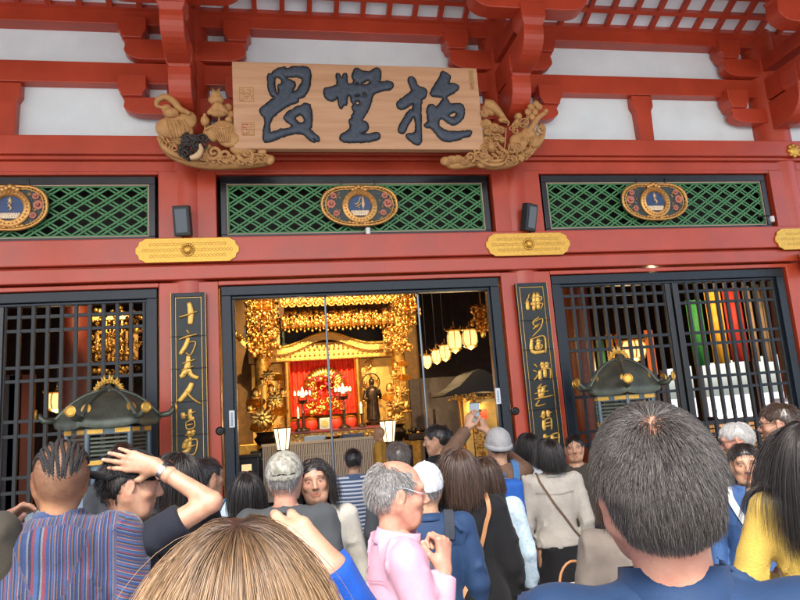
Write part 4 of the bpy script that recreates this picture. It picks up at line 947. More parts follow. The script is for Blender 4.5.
gilt_pendant(482, 306, 335, 12.6, 20, 'dark gold tiered ornament hanging above the nearest lantern')
# palanquin-like side shrine below the lanterns
Yp = 12.6; c = at(473, 392, Yp); s = sc(Yp)
t = thing('side_shrine', 'dark roofed portable shrine with gold lit interior below the hanging lanterns', 'shrine', (c.x, Yp, .03))
m = MB(); w = 38*s; z0 = c.z
prof = [(-w, z0-.05), (-w*.9, z0), (-w*.55, z0+.12), (-w*.2, z0+.36), (0, z0+.42), (w*.2, z0+.36), (w*.55, z0+.12), (w*.9, z0), (w, z0-.05), (w*.9, z0-.06), (0, z0-.02), (-w*.9, z0-.06)]
m.prism(prof, (c.x, Yp-.6, 0), (1, 0, 0), (0, 0, 1), (0, 1.2, 0)); rel(obj('shrine_roof', m, mat('shrine_black', (.010, .008, .007), .7), bevel=.01), t)
m = MB(); bw = 17*s
for sx in (-1, 1):
    for sy in (-.45, .45): m.box(c.x+.2+sx*bw-.05, c.x+.2+sx*bw+.05, Yp+sy-.05, Yp+sy+.05, .5, z0-.06)
m.box(c.x+.2-bw, c.x+.2+bw, Yp-.48, Yp-.42, z0-.22, z0-.14); rel(obj('shrine_frame', m, GOLD, bevel=.005), t)
m = MB(); m.box(c.x+.2-bw, c.x+.2+bw, Yp+.3, Yp+.35, .5, z0-.1); m.box(c.x+.2-bw-.1, c.x+.2+bw+.1, Yp-.55, Yp+.5, .03, .5); rel(obj('shrine_cabinet', m, GOLDB), t)
m = MB(); bump_cloud(m, c.x+.2-bw*1.1, c.x+.2-bw*.7, .6, z0-.2, Yp-.5, 60, .02, .05); bump_cloud(m, c.x-w*.9, c.x+w*.9, z0-.16, z0-.04, Yp-.55, 70, .02, .04); rel(obj('shrine_carving', m, GOLDD, smooth=True), t)
m = MB(); m.box(c.x+.12, c.x+.28, Yp+.1, Yp+.14, z0-.55, z0-.35); rel(obj('red_tag', m, REDC), t)
L(3, (c.x+.2, Yp-.1, z0-.3))
# grey inner wall behind
m = MB(); a, b = at(409, 390, 17.5), at(456, 390, 17.5); m.box(a.x, b.x+1.6, 17.4, 17.5, .03, at(430, 378, 17.5).z); tag(obj('grey_partition', m, mat('grey_plaster', (.11, .085, .075), .8, var=.15)), 'plain grey brown partition behind the row of lanterns', 'partition')
c = at(428, 432, 14.5); t = thing('offering_stand', 'dark offering stand with tall post before the grey partition', 'stand', (c.x, 14.5, 0)); m = MB(); m.box(c.x-.5, c.x+.5, 14.2, 14.8, c.z-.15, c.z); rel(obj('tray', m, BRNZ, bevel=.02), t)
m = MB(); m.tube([(c.x+.15, 14.4, c.z), (c.x+.15, 14.4, c.z+.5)], .03, 8)
for k in range(10): m.ball((c.x-.4+k*.09, 14.3+random.uniform(0, .3), c.z+.06), random.uniform(.04, .09), 8, 6)
rel(obj('offerings', m, BRNZ, smooth=True), t); m = MB(); m.lathe([(.3, .03), (.1, .1), (.1, c.z-.152)], (c.x, 14.5, 0), 12); rel(obj('stand_foot', m, BLK), t)
c = at(247, 462, 11.5); t = thing('glass_case', 'small black framed case at the left edge of the doorway', 'case', (c.x, 11.5, 0)); m = MB(); m.box(c.x-.18, c.x+.18, 11.35, 11.65, .03, 1.25); m.box(c.x-.22, c.x+.22, 11.3, 11.7, 1.25, 1.3)
rel(obj('case_body', m, BLK, bevel=.008), t); m = MB(); m.box(c.x-.08, c.x+.08, 11.345, 11.349, .85, 1.15); rel(obj('lit_pane', m, mat('case_pane', (.5, .3, .12), .4, emit=(1, .6, .3), estr=.3)), t)
# left bay: gilded canopy seen through the lattice
Yc2 = 12.6; c = at(112, 335, Yc2); s = sc(Yc2)
t = thing('gilt_canopy', 'ornate gold hanging canopy seen through the left lattice window', 'canopy', c)
m = MB(); m.box(c.x-18*s, c.x+18*s, Yc2-.2, Yc2+.2, c.z+.25, c.z+.32)
for k in range(7): m.box(c.x-10*s+k*3.4*s-.015, c.x-10*s+k*3.4*s+.015, Yc2-.15, Yc2-.1, c.z-.3, c.z+.25)
rel(obj('canopy_frame', m, GOLD, bevel=.004), t)
m = MB(); bump_cloud(m, c.x-32*s, c.x+32*s, c.z-.75, c.z+.45, Yc2-.05, 170, .02, .06, .4); bump_cloud(m, c.x-12*s, c.x+12*s, c.z-.5, c.z+.3, Yc2-.15, 60, .02, .05, .1); rel(obj('canopy_ornament', m, GOLDD, smooth=True), t)
m = MB(); m.box(c.x-.5, c.x+.4, Yc2+.25, Yc2+.3, c.z-.45, c.z+.25); rel(obj('canopy_back', m, mat('brown_metal_back', (.30, .15, .04), .5, .5)), t)  # plain brown metallic sheet behind the canopy ornament, no emission
spot(160, (c.x, 10.2, 4.6), c, 40); m = MB(); m.tube([(c.x, 10.15, 4.75), (c.x, 10.2, 4.62)], .06, 10); m.tube([(c.x, 10.15, 4.75), (c.x, 10.15, 6.4)], .012, 6); tag(obj('ceiling_spotlight', m, BLK), 'small ceiling spotlight aimed at the gold canopy of the left bay', 'spotlight')
for px, col, lab in ((8, (.05, .06, .09), 'dark blue grey banner far behind the left lattice'), (22, (.16, .04, .02), 'brown red banner behind the left lattice next to the lantern')):
    p = at(px, 400, 13); m = MB(); m.box(p.x-.22, p.x+.22, 13, 13.03, .4, at(px, 375, 13).z); tag(obj('hanging_banner', m, mat('banner_%d' % px, col, .7)), lab, 'banner')
# shelves of small gilt objects low in the left bay
p = at(140, 402, 13.4); t = thing('gilt_shelf', 'low shelf of gilt altar objects at the right of the left lattice window', 'shelf', (p.x, 13.4, 0)); m = MB()
for k in range(3): m.box(p.x-.6, p.x+.6, 13.2, 13.7, p.z-.28*k-.03, p.z-.28*k)
rel(obj('shelf_board', m, DWOOD), t); m = MB()
for k in range(3): bump_cloud(m, p.x-.55, p.x+.55, p.z-.28*k+.02, p.z-.28*k+.12, 13.35, 26, .02, .05)
rel(obj('gilt_piece', m, GOLD, smooth=True), t)
# coloured banners behind the right lattice
BAN = [(697, 15, 300, 366, (.03, .22, .05), 'green'), (717, 15, 292, 364, (.80, .40, .03), 'orange yellow'), (735, 17, 288, 362, (.55, .04, .03), 'red'), (751, 8, 286, 362, (.55, .36, .22), 'beige, left of its pair,'), (765, 12, 284, 362, (.50, .36, .20), 'beige, rightmost,'), (681, 9, 306, 368, (.02, .025, .035), 'black')]
for px, w, y0, y1, col, nm in BAN:
    Y = 12.2; a, b = at(px, y0, Y), at(px, y1, Y); x = (a.x+b.x)/2; ww = w*sc(Y)/2*1.22; n = 16; m = MB()
    for yy in (0, .012): pass
    pts = [(x-ww+2*ww*i/n, Y+.03*math.sin(i*1.1+px)) for i in range(n+1)]
    vs = [(q[0], q[1], a.z) for q in pts]+[(q[0], q[1], b.z) for q in pts]
    m.add(vs, [(i, i+1, n+2+i, n+1+i) for i in range(n)]); 
    o = obj('temple_banner', m, mat('banner_'+nm.split(',')[0].replace(' ', '_'), col, .65, var=.2, scale=6), smooth=True); so = o.modifiers.new('solid', 'SOLIDIFY'); so.thickness = .01
    tag(o, nm+' cloth banner hanging behind the right panel of the right lattice', 'banner', 'banners behind the right lattice')
for px, w, y0, y1, col, nm in ((601, 9, 336, 372, (.03, .16, .05), 'green'), (611, 8, 334, 374, (.55, .26, .03), 'orange'), (620, 7, 334, 376, (.45, .04, .02), 'red'), (651, 10, 330, 375, (.45, .10, .03), 'rust')):
    Y = 13.2; a, b = at(px, y0, Y), at(px, y1, Y); x = (a.x+b.x)/2; ww = w*sc(Y)/2; m = MB(); m.box(x-ww, x+ww, Y, Y+.015, b.z, a.z)
    tag(obj('temple_banner', m, mat('small_banner_'+nm, col, .65)), nm+' cloth strip hanging beside the large lantern of the right window', 'banner', 'banner strips beside the large lantern')
m = MB(); a = at(740, 283, 12.2); m.tube([(a.x-1.6, 12.2, a.z+.05), (a.x+1.2, 12.2, a.z+.05)], .02, 8); tag(obj('banner_pole', m, DWOOD), 'thin dark pole carrying the coloured banners behind the right lattice', 'pole')
spot(260, (7.5, 10.0, 5.2), (8.6, 12.2, 3.2), 60); m = MB(); m.tube([(7.5, 9.95, 5.35), (7.5, 10.0, 5.22)], .07, 10); m.tube([(7.5, 9.95, 5.3), (7.5, 9.95, 6.4)], .012, 6); tag(obj('ceiling_spotlight', m, BLK), 'small ceiling spotlight aimed at the coloured banners of the right bay', 'spotlight')
p = at(653.5, 279, 9.9); t = thing('bare_bulb', 'single bright bulb at the top of the right lattice beside the meeting stile', 'bulb', p); m = MB(); m.ball(p, .035); rel(obj('bulb_glass', m, glow('bulb_white', (1, .88, .7), 6), smooth=True), t); m = MB(); m.tube([p+Vector((0, 0, .03)), p+Vector((0, 0, 1.2))], .01, 6); rel(obj('bulb_cord', m, BLK), t); L(5, p-Vector((0, 0, .1)), r=.03)
# fluorescent battens and fortune drawers at the counter
def batten(px, py, Y, wpx, lab):
    c = at(px, py, Y); w = wpx*sc(Y)/2; t = thing('tube_light', lab, 'lamp', c, group='tube lights over the counter'); m = MB(); m.tube([c-Vector((w, 0, 0)), c+Vector((w, 0, 0))], .045, 10); rel(obj('light_tube', m, glow('tube_white', (.95, .97, 1), .9), smooth=40), t)
    m = MB(); m.box(c.x-w-.03, c.x+w+.03, c.y, c.y+.12, c.z+.045, c.z+.12); rel(obj('light_housing', m, mat('housing_white', (.6, .6, .6), .5)), t)
batten(736, 415, 10.4, 40, 'left lit white tube light above the slatted drawers'); batten(790, 405, 9.8, 44, 'right lit white tube light cut by the right picture edge')
c = at(738, 436, 10.4); t = thing('drawer_cabinet', 'wooden cabinet of many small orange lit drawers behind the right lattice', 'cabinet', (c.x, 10.5, 0)); w = 34*sc(10.4)
m = MB(); m.box(c.x-w, c.x+w, 10.42, 10.8, .03, c.z+.26); rel(obj('cabinet_body', m, DWOOD), t); m = MB()
for i in range(16):
    for j in range(8): x = c.x-w+.04+i*(2*w-.08)/16; z = c.z+.22-j*.075; m.box(x, x+(2*w-.08)/16-.012, 10.40, 10.42, z-.05, z)
rel(obj('drawer_fronts', m, mat('drawer_wood', (.60, .32, .12), .5)), t)
L(4, (c.x, 10.1, c.z+.5), (1, .95, .9))

# ---------------------------------------------------------------- bronze roofed incense shrines in front of the columns
PATB = mat('green_bronze', (.075, .085, .065), .42, .55, col2=(.13, .145, .11), scale=7, bump=.25, bscale=30)
def bronze_shrine(cx, cy, zt, ze, hw, lab, rot=0):
    t = thing('bronze_shrine', lab, 'shrine', (cx, cy, 0), rz=rot, group='bronze roofed incense shrines')
    def A(name, m, mt, **k): return obj(name, m, mt, t, **k)
    n = 6; H = zt-ze-.13; prof = []
    RU = [0, .12, .25, .4, .52, .64, .75, .85, .93, 1.0]; RZ = [1, .985, .95, .87, .78, .66, .52, .34, .19, .07]
    for i in range(15):
        u = i/14; r = hw*u; z = ze+H*float(np.interp(u, RU, RZ))
        prof.append((max(r, .04), z))
    prof = prof[::-1]
    m = MB(); vs = []; seg = 8
    N_ = n*seg
    for (r, z) in [(prof[0][0]*.97, prof[0][1]-.06)]+prof:
        for j in range(N_):
            q = 2*math.pi*j/N_; fr = (j % seg)/seg; side = abs(fr-.5)*2
            poly = math.cos(math.pi/n)/math.cos((fr-.5)*2*math.pi/n)
            k = .75+.25*poly if r > .1 else 1
            lift = .035*(r/hw)**4*side**3
            vs.append((r*math.cos(q)*poly/math.cos(math.pi/n)*.93, r*math.sin(q)*poly/math.cos(math.pi/n)*.93, z+lift))
    K = len(prof)+1
    m.add(vs, [(i*N_+j, i*N_+(j+1) % N_, (i+1)*N_+(j+1) % N_, (i+1)*N_+j) for i in range(K-1) for j in range(N_)]+[tuple(range(N_))[::-1], tuple(range((K-1)*N_, K*N_))])
    A('roof', m, PATB, smooth=70)
    for k in range(n):
        q = 2*math.pi*k/n; m = MB(); P = [Vector((r*math.cos(q)*1.06 if r > .1 else r*math.cos(q), r*math.sin(q)*1.06 if r > .1 else r*math.sin(q), z+.035*(r/hw)**4+.012)) for r, z in prof]
        m.tube(P, [.022]*len(P), 8); e = P[0]; d = Vector((math.cos(q), math.sin(q), 0))
        m.tube([e-d*.02, e+d*.09+Vector((0, 0, .01)), e+d*.13+Vector((0, 0, .05)), e+d*.14+Vector((0, 0, .09))], [.03, .035, .03, .02], 8)
        A('roof_ridge', m, PATB, smooth=True)
        m = MB(); M3 = Matrix.Rotation(q, 3, 'Z')@Matrix.Rotation(R(90), 3, 'Y')
        m.lathe([(.055, 0), (.06, .012), (.045, .02), (.04, .014), (.0, .014)], e+d*.16+Vector((0, 0, .08)), 16, M=M3); m.lathe([(.05, 0), (.055, .015), (.02, .02)], e-d*.12+Vector((0, 0, .10)), 14, M=M3@Matrix.Rotation(R(-20), 3, 'Y'))
        A('gilt_disc', m, GOLDF, smooth=40)
    m = MB()
    for k in range(n):
        q = 2*math.pi*(k+.5)/n; r = hw*.60; i = 6
        z = ze+H*.52+.02; r = hw*.555; M3 = Matrix.Rotation(q, 3, 'Z')@Matrix.Rotation(R(48), 3, 'Y')
        for kk in range(6): a = kk*1.047; m.ball(Vector((r*math.cos(q), r*math.sin(q), z))+M3@Vector((.035*math.cos(a), .035*math.sin(a), .0)), (.022, .022, .012), 8, 5)
        m.ball(Vector((r*math.cos(q), r*math.sin(q), z)), .02, 8, 5)
    A('roof_crest', m, mat('worn_copper', (.34, .20, .12), .45, .7), smooth=True)
    m = MB(); m.lathe([(.10, zt-.24), (.12, zt-.22), (.05, zt-.21), (.065, zt-.18), (.07, zt-.14), (.05, zt-.10), (.005, zt-.05)], (0, 0, 0), 20); A('finial', m, PATB, smooth=50)
    m = MB()
    for k in range(-9, 10):
        a = k/9*math.pi*.70; r = .135; b = Vector((math.sin(a)*r, .0, zt-.15+math.cos(a)*r*.95)); h = .04+.06*max(0, 1-abs(k)/4)
        d = Vector((math.sin(a)*.9, 0, math.cos(a)+.25)).normalized(); m.tube([b-d*.02, b+d*h*.5+Vector((.010*(-1)**k, 0, 0)), b+d*h], [.018, .014, .003], 6)
        m.tube([b+Vector((math.cos(q)*.022, -.008, math.sin(q)*.022)) for q in np.linspace(0, 6.28, 9)], .007, 5)
    m.tube([Vector((math.sin(a)*.118, 0, zt-.15+math.cos(a)*.11)) for a in np.linspace(-2.3, 2.3, 24)], .010, 6)
    A('flame_halo', m, GOLDF, smooth=True)
    # body: rails, louvres and posts
    rb = hw*.80
    def ring(m, r, z0, z1, th=.03):
        for k in range(n):
            a, b = 2*math.pi*k/n, 2*math.pi*(k+1)/n; p, q = Vector((r*math.cos(a), r*math.sin(a), (z0+z1)/2)), Vector((r*math.cos(b), r*math.sin(b), (z0+z1)/2))
            d = q-p; M4 = Matrix.Translation((p+q)/2)@Matrix.Rotation(math.atan2(d.y, d.x), 4, 'Z'); m.obox(M4, d.length+.01, th, z1-z0)
    mat('blue_grey_bronze', (.10, .13, .145), .35, .7, var=.2)
    for q in ((rb, ze-.10, ze-.03, .05), (rb*.98, ze-.42, ze-.36, .04), (rb*.98, .30, .42, .05)): m = MB(); ring(m, *q); A('body_rail', m, MATS['blue_grey_bronze'])
    m = MB()
    for k in range(5): ring(m, rb*.96, ze-.15-.043*k, ze-.13-.043*k, .05)
    A('louvre', m, PATB)
    for k in range(n):
        a = 2*math.pi*k/n; m = MB(); m.tube([(rb*math.cos(a), rb*math.sin(a), .1), (rb*math.cos(a), rb*math.sin(a), ze-.03)], .032, 10); A('body_post', m, MATS['blue_grey_bronze'], smooth=40)
    for k in range(n):
        m = MB(); a = 2*math.pi*k/n; c0 = Vector((rb*1.02*math.cos(a), rb*1.02*math.sin(a), 0)); M4 = Matrix.Rotation(a, 4, 'Z')
        for z, w_ in ((ze-.065, .16), (ze-.39, .10)):
            for dd in (-1, 1):
                b = a+dd*2*math.pi/n; c1 = Vector((rb*math.cos(b), rb*math.sin(b), 0)); e = (c1-Vector((rb*math.cos(a), rb*math.sin(a), 0))).normalized(); mid = Vector((rb*math.cos(a), rb*math.sin(a), z))+e*.08
                m.obox(Matrix.Translation(mid+Vector((math.cos(a), math.sin(a), 0))*.012)@Matrix.Rotation(math.atan2(e.y, e.x), 4, 'Z'), .15, .05, .045)
        A('corner_fitting', m, GOLDF)
    m = MB(); ring(m, rb*.90, .42, ze-.42, .015); g = A('glass_pane', m, mat('pale_glass', (.22, .30, .36), .12, 0, var=.3, scale=3))
    m = MB(); m.lathe([(rb*1.1, .0), (rb*1.1, .12), (rb*1.0, .14), (rb*.95, .30)], (0, 0, 0), 6); A('base', m, PATB)
    return t
p = at(110, 379, 7.9); q = at(110, 423, 7.9); bronze_shrine(p.x-.01, 7.9, p.z, q.z-.02, .52, 'green bronze shrine with gold flame finial at the left column behind the braided man', R(14))
p = at(616, 350, 7.9); q = at(620, 391, 7.9); bronze_shrine(p.x+.02, 7.9, p.z, q.z-.02, .47, 'green bronze shrine with gold flame finial mostly hidden by the big grey head', R(8))
# ================================================================ people: surfaces grown from blended distance fields
def rotm(yaw=0, pitch=0, roll=0):
    return np.array(Matrix.Rotation(R(yaw), 3, 'Z')@Matrix.Rotation(R(pitch), 3, 'X')@Matrix.Rotation(R(roll), 3, 'Y'))
class SD:
    def __init__(s, M=None, o=(0, 0, 0)): s.p = []; s.M = np.eye(3) if M is None else M; s.o = np.array(o, float)
    def frame(s, M, o): s.M = M; s.o = np.array(o, float)
    def W(s, a): return s.M@np.array(a, float)+s.o
    def cone(s, a, b, ra, rb, k=.02, op=0, cut=None):
        a, b = s.W(a), s.W(b); ba = b-a; L2 = max(ba@ba, 1e-9)
        def f(P):
            t = np.clip(((P-a)@ba)/L2, 0, 1); d = np.linalg.norm(P-a-t[:, None]*ba, axis=1)-(ra+(rb-ra)*t)
            if cut is not None: d = np.maximum(d, (P-(a+ba*cut))@(ba/np.sqrt(L2)))
            return d
        r = max(ra, rb); s.p.append((np.minimum(a, b)-r, np.maximum(a, b)+r, f, k, op)); return s
    def ell(s, c, r, k=.02, op=0, M=None):
        M = s.M if M is None else s.M@M; c = s.W(c); r = np.array(r, float)
        def f(P):
            q = (P-c)@M; k0 = np.linalg.norm(q/r, axis=1); k1 = np.linalg.norm(q/r**2, axis=1)
            return k0*(k0-1)/np.maximum(k1, 1e-6)
        e = np.sqrt(((M*r)**2).sum(1)); s.p.append((c-e, c+e, f, k, op)); return s
    def half(s, c, n, k=.0):      # keep the side n points away from
        c = s.W(c); n = s.M@np.array(n, float); n = n/np.linalg.norm(n)
        s.p.append((None, None, lambda P: (P-c)@n, k, 2)); return s
    def fn(s, f, lo, hi, k=.01, op=0): s.p.append((np.array(lo), np.array(hi), f, k, op)); return s
    @staticmethod
    def comb(F, d, k, op):
        if op == 0:      # union
            if k <= 0: return np.minimum(F, d)
            h = np.maximum(k-np.abs(F-d), 0)/k; return np.minimum(F, d)-h*h*k*.25
        if op == 1: d = -d
        if k <= 0: return np.maximum(F, d)
        h = np.maximum(k-np.abs(F-d), 0)/k; return np.maximum(F, d)+h*h*k*.25
    def at(s, P):
        F = np.full(len(P), 1.0)
        for lo, hi, f, k, op in s.p: F = s.comb(F, f(P), k, op)
        return F
    def snap(s, P, off=.004, it=8):
        P = np.array(P, float)
        for _ in range(it):
            F = s.at(P); e = 1e-3; g = np.stack([s.at(P+np.eye(3)[i]*e)-F for i in range(3)], 1)/e
            g /= np.maximum(np.linalg.norm(g, axis=1), 1e-6)[:, None]; P = P-g*(F-off)[:, None]*.8
        return P
    def mesh(s, h, disp=None):
        bs = [p for p in s.p if p[4] == 0]; pad = 3*h+.02
        lo = np.min([p[0] for p in bs], 0)-pad; hi = np.max([p[1] for p in bs], 0)+pad
        n = np.ceil((hi-lo)/h).astype(int)+1
        ax = [lo[i]+np.arange(n[i])*h for i in range(3)]
        F = np.full(n, 1.0)
        for l, u, f, k, op in s.p:
            if op == 0 or l is not None:
                m = k+3*h if op == 0 else k+2*h
                i0 = np.clip(((l-m-lo)/h).astype(int), 0, n-1); i1 = np.clip(((u+m-lo)/h).astype(int)+2, 1, n)
            else: i0 = np.zeros(3, int); i1 = n
            if (i1 <= i0).any(): continue
            sl = tuple(slice(a, b) for a, b in zip(i0, i1))
            if op != 0 and l is None:
                G = F[sl]; msk = G < .05+k
                I = np.argwhere(msk); P = np.stack([ax[d][I[:, d]] for d in range(3)], 1)
                G[msk] = s.comb(G[msk], f(P), k, op); continue
            X = np.stack(np.meshgrid(*[ax[d][sl[d]] for d in range(3)], indexing='ij'), -1).reshape(-1, 3)
            G = F[sl]; F[sl] = s.comb(G.reshape(-1), f(X), k, op).reshape(G.shape)
        if disp is not None:
            msk = np.abs(F) < .03+2*h; I = np.argwhere(msk); P = np.stack([ax[d][I[:, d]] for d in range(3)], 1); F[msk] += disp(P)
        return surfnet(F, lo, h)
def surfnet(F, lo, h):
    ins = F < 0; c = sum(ins[i:F.shape[0]-1+i, j:F.shape[1]-1+j, k:F.shape[2]-1+k].astype(np.int8) for i in (0, 1) for j in (0, 1) for k in (0, 1))
    mask = (c > 0) & (c < 8); I = np.argwhere(mask); idx = -np.ones(mask.shape, np.int64); idx[tuple(I.T)] = np.arange(len(I))
    acc = np.zeros((len(I), 3)); cnt = np.zeros(len(I)); cor = [(i, j, k) for i in (0, 1) for j in (0, 1) for k in (0, 1)]
    for a in cor:
        for d in range(3):
            if a[d]: continue
            b = list(a); b[d] = 1
            fa = F[I[:, 0]+a[0], I[:, 1]+a[1], I[:, 2]+a[2]]; fb = F[I[:, 0]+b[0], I[:, 1]+b[1], I[:, 2]+b[2]]
            x = (fa < 0) != (fb < 0); t = np.where(x, fa/np.where(x, fa-fb, 1), 0)
            p = np.tile(np.array(a, float), (len(I), 1)); p[:, d] += t; acc += p*x[:, None]; cnt += x
    V = (I+acc/np.maximum(cnt, 1)[:, None])*h+lo; Q = []
    for d in range(3):
        o1, o2 = [(1, 2), (2, 0), (0, 1)][d]
        A = [slice(None)]*3; B = [slice(None)]*3; A[d] = slice(0, -1); B[d] = slice(1, None); A, B = tuple(A), tuple(B)
        E = np.argwhere(ins[A] != ins[B]); ok = (E[:, o1] > 0) & (E[:, o2] > 0) & (E[:, o1] < F.shape[o1]-1) & (E[:, o2] < F.shape[o2]-1); E = E[ok]
        if not len(E): continue
        def g(u, v): e = E.copy(); e[:, o1] += u; e[:, o2] += v; return idx[e[:, 0], e[:, 1], e[:, 2]]
        q = np.stack([g(-1, -1), g(0, -1), g(0, 0), g(-1, 0)], 1); fl = ~ins[tuple(E.T)]; q[fl] = q[fl][:, ::-1]; Q.append(q)
    Q = np.concatenate(Q); Q = Q[(Q >= 0).all(1)]
    return V, Q
def join(parts):
    V = []; Q = []; o = 0
    for v, q in parts: V.append(v); Q.append(q+o); o += len(v)
    return np.concatenate(V), np.concatenate(Q)
def fast(name, V, Q, m, parent=None, col=None, attr=None, smooth=True):
    me = bpy.data.meshes.new(name); nv, nq, k = len(V), len(Q), Q.shape[1]
    me.vertices.add(nv); me.vertices.foreach_set('co', np.ascontiguousarray(V, np.float32).ravel())
    me.loops.add(nq*k); me.loops.foreach_set('vertex_index', Q.astype(np.int32).ravel())
    me.polygons.add(nq); me.polygons.foreach_set('loop_start', np.arange(0, nq*k, k, dtype=np.int32))
    me.update(calc_edges=True); me.validate()
    if smooth: me.polygons.foreach_set('use_smooth', np.ones(len(me.polygons), bool))
    if col is not None:
        a = me.color_attributes.new('Col', 'FLOAT_COLOR', 'POINT'); a.data.foreach_set('color', np.concatenate([col, np.ones((nv, 1))], 1).astype(np.float32).ravel())
    if attr is not None:
        a = me.attributes.new('band', 'FLOAT', 'POINT'); a.data.foreach_set('value', attr.astype(np.float32))
    me.materials.append(m); o = bpy.data.objects.new(name, me); scene.collection.objects.link(o)
    if parent is not None: o.parent = parent
    return o
def attr_mat(name, rough=.5, sss=0, bump=0, bscale=120, spec=.5, sheen=0, aniso=0):
    if name in MATS: return MATS[name]
    m = mat(name, (.5, .5, .5), rough, bump=bump, bscale=bscale, spec=spec); nt = m.node_tree; b = nt.nodes['Principled BSDF']
    a = nt.nodes.new('ShaderNodeVertexColor'); a.layer_name = 'Col'
    if sss:
        tc = nt.nodes.new('ShaderNodeTexCoord'); nz = nt.nodes.new('ShaderNodeTexNoise'); nz.inputs['Scale'].default_value = 26; nz.inputs['Detail'].default_value = 7; nt.links.new(tc.outputs['Object'], nz.inputs['Vector'])
        rp = nt.nodes.new('ShaderNodeValToRGB'); rp.color_ramp.elements[0].position = .35; rp.color_ramp.elements[1].position = .65; rp.color_ramp.elements[0].color = (.86, .74, .72, 1); rp.color_ramp.elements[1].color = (1.04, 1.04, 1.0, 1); nt.links.new(nz.outputs['Fac'], rp.inputs[0])
        mx = nt.nodes.new('ShaderNodeMix'); mx.data_type = 'RGBA'; mx.blend_type = 'MULTIPLY'; mx.inputs[0].default_value = 1; nt.links.new(a.outputs[0], mx.inputs[6]); nt.links.new(rp.outputs[0], mx.inputs[7]); nt.links.new(mx.outputs[2], b.inputs['Base Color'])
    else: nt.links.new(a.outputs[0], b.inputs['Base Color'])
    if sss: b.inputs['Subsurface Weight'].default_value = sss; b.inputs['Subsurface Radius'].default_value = (.012, .005, .003); b.inputs['Subsurface Scale'].default_value = 1
    return m
SKINM = attr_mat('skin', .48, sss=.12, bump=.12, bscale=260, spec=.45)
HAIRM = attr_mat('hair_strands', .38, spec=.6)
def fabric(name, col, rough=.85, var=.10, bump=.25, bscale=420, sheen=.15, scale=14, col2=None):
    m = mat(name, col, rough, var=var, scale=scale, bump=bump, bscale=bscale, col2=col2)
    pb = m.node_tree.nodes['Principled BSDF']; pb.inputs['Sheen Weight'].default_value = sheen*.25; pb.inputs['Specular IOR Level'].default_value = .22; return m
def striped(name, stops, period, axis='band', rough=.9, weave=.25, off=0):
    "stops: list of (position, colour); repeats every period metres along the attribute or object axis"
    if name in MATS: return MATS[name]
    m = bpy.data.materials.new(name); m.use_nodes = True; MATS[name] = m; nt = m.node_tree; b = nt.nodes['Principled BSDF']; b.inputs['Roughness'].default_value = rough
    b.inputs['Sheen Weight'].default_value = .2
    a = nt.nodes.new('ShaderNodeAttribute'); a.attribute_name = 'band'; tc = nt.nodes.new('ShaderNodeTexCoord')
    nz = nt.nodes.new('ShaderNodeTexNoise'); nz.inputs['Scale'].default_value = 300; nt.links.new(tc.outputs['Object'], nz.inputs['Vector'])
    ad = nt.nodes.new('ShaderNodeMath'); ad.operation = 'MULTIPLY_ADD'; ad.inputs[1].default_value = .004*weave; nt.links.new(nz.outputs['Fac'], ad.inputs[0]); nt.links.new(a.outputs['Fac'], ad.inputs[2])
    d = nt.nodes.new('ShaderNodeMath'); d.operation = 'DIVIDE'; d.inputs[1].default_value = period; nt.links.new(ad.outputs[0], d.inputs[0])
    f = nt.nodes.new('ShaderNodeMath'); f.operation = 'FRACT'; nt.links.new(d.outputs[0], f.inputs[0])
    r = nt.nodes.new('ShaderNodeValToRGB'); r.color_ramp.interpolation = 'CONSTANT'; nt.links.new(f.outputs[0], r.inputs[0])
    while len(r.color_ramp.elements) < len(stops): r.color_ramp.elements.new(.5)
    for e, (p, c) in zip(r.color_ramp.elements, stops): e.position = p
    for e, (p, c) in zip(r.color_ramp.elements, stops): e.color = (*c, 1)
    mx = nt.nodes.new('ShaderNodeMix'); mx.data_type = 'RGBA'; mx.blend_type = 'MULTIPLY'; n2 = nt.nodes.new('ShaderNodeTexNoise'); n2.inputs['Scale'].default_value = 220
    nt.links.new(tc.outputs['Object'], n2.inputs['Vector']); mx.inputs[0].default_value = weave*2; nt.links.new(r.outputs[0], mx.inputs[6]); nt.links.new(n2.outputs['Color'], mx.inputs[7])
    nt.links.new(mx.outputs[2], b.inputs['Base Color'])
    bp = nt.nodes.new('ShaderNodeBump'); bp.inputs['Strength'].default_value = .5; bp.inputs['Distance'].default_value = .003; nt.links.new(n2.outputs['Fac'], bp.inputs['Height']); nt.links.new(bp.outputs[0], b.inputs['Normal'])
    return m

def folds(seed, amp=.006, wl=.10):
    rg = np.random.default_rng(seed); D = rg.normal(size=(7, 3))*np.array([1.0, 1.0, .55]); D /= np.linalg.norm(D, axis=1)[:, None]; ph = rg.uniform(0, 6.28, 7); K = 2*np.pi/(wl*rg.uniform(.6, 2.2, 7))
    def f(P):
        w = .03*np.sin(P[:, [1, 2, 0]]*23+seed)+.012*np.sin(P[:, [2, 0, 1]]*51+seed); Q = P+w; s = np.zeros(len(P))
        for d, p, k in zip(D, ph, K): s += (1-np.abs(np.sin(Q@d*k*.5+p)))**2-.35
        return np.minimum(-s*amp*.55, .0035)
    return f

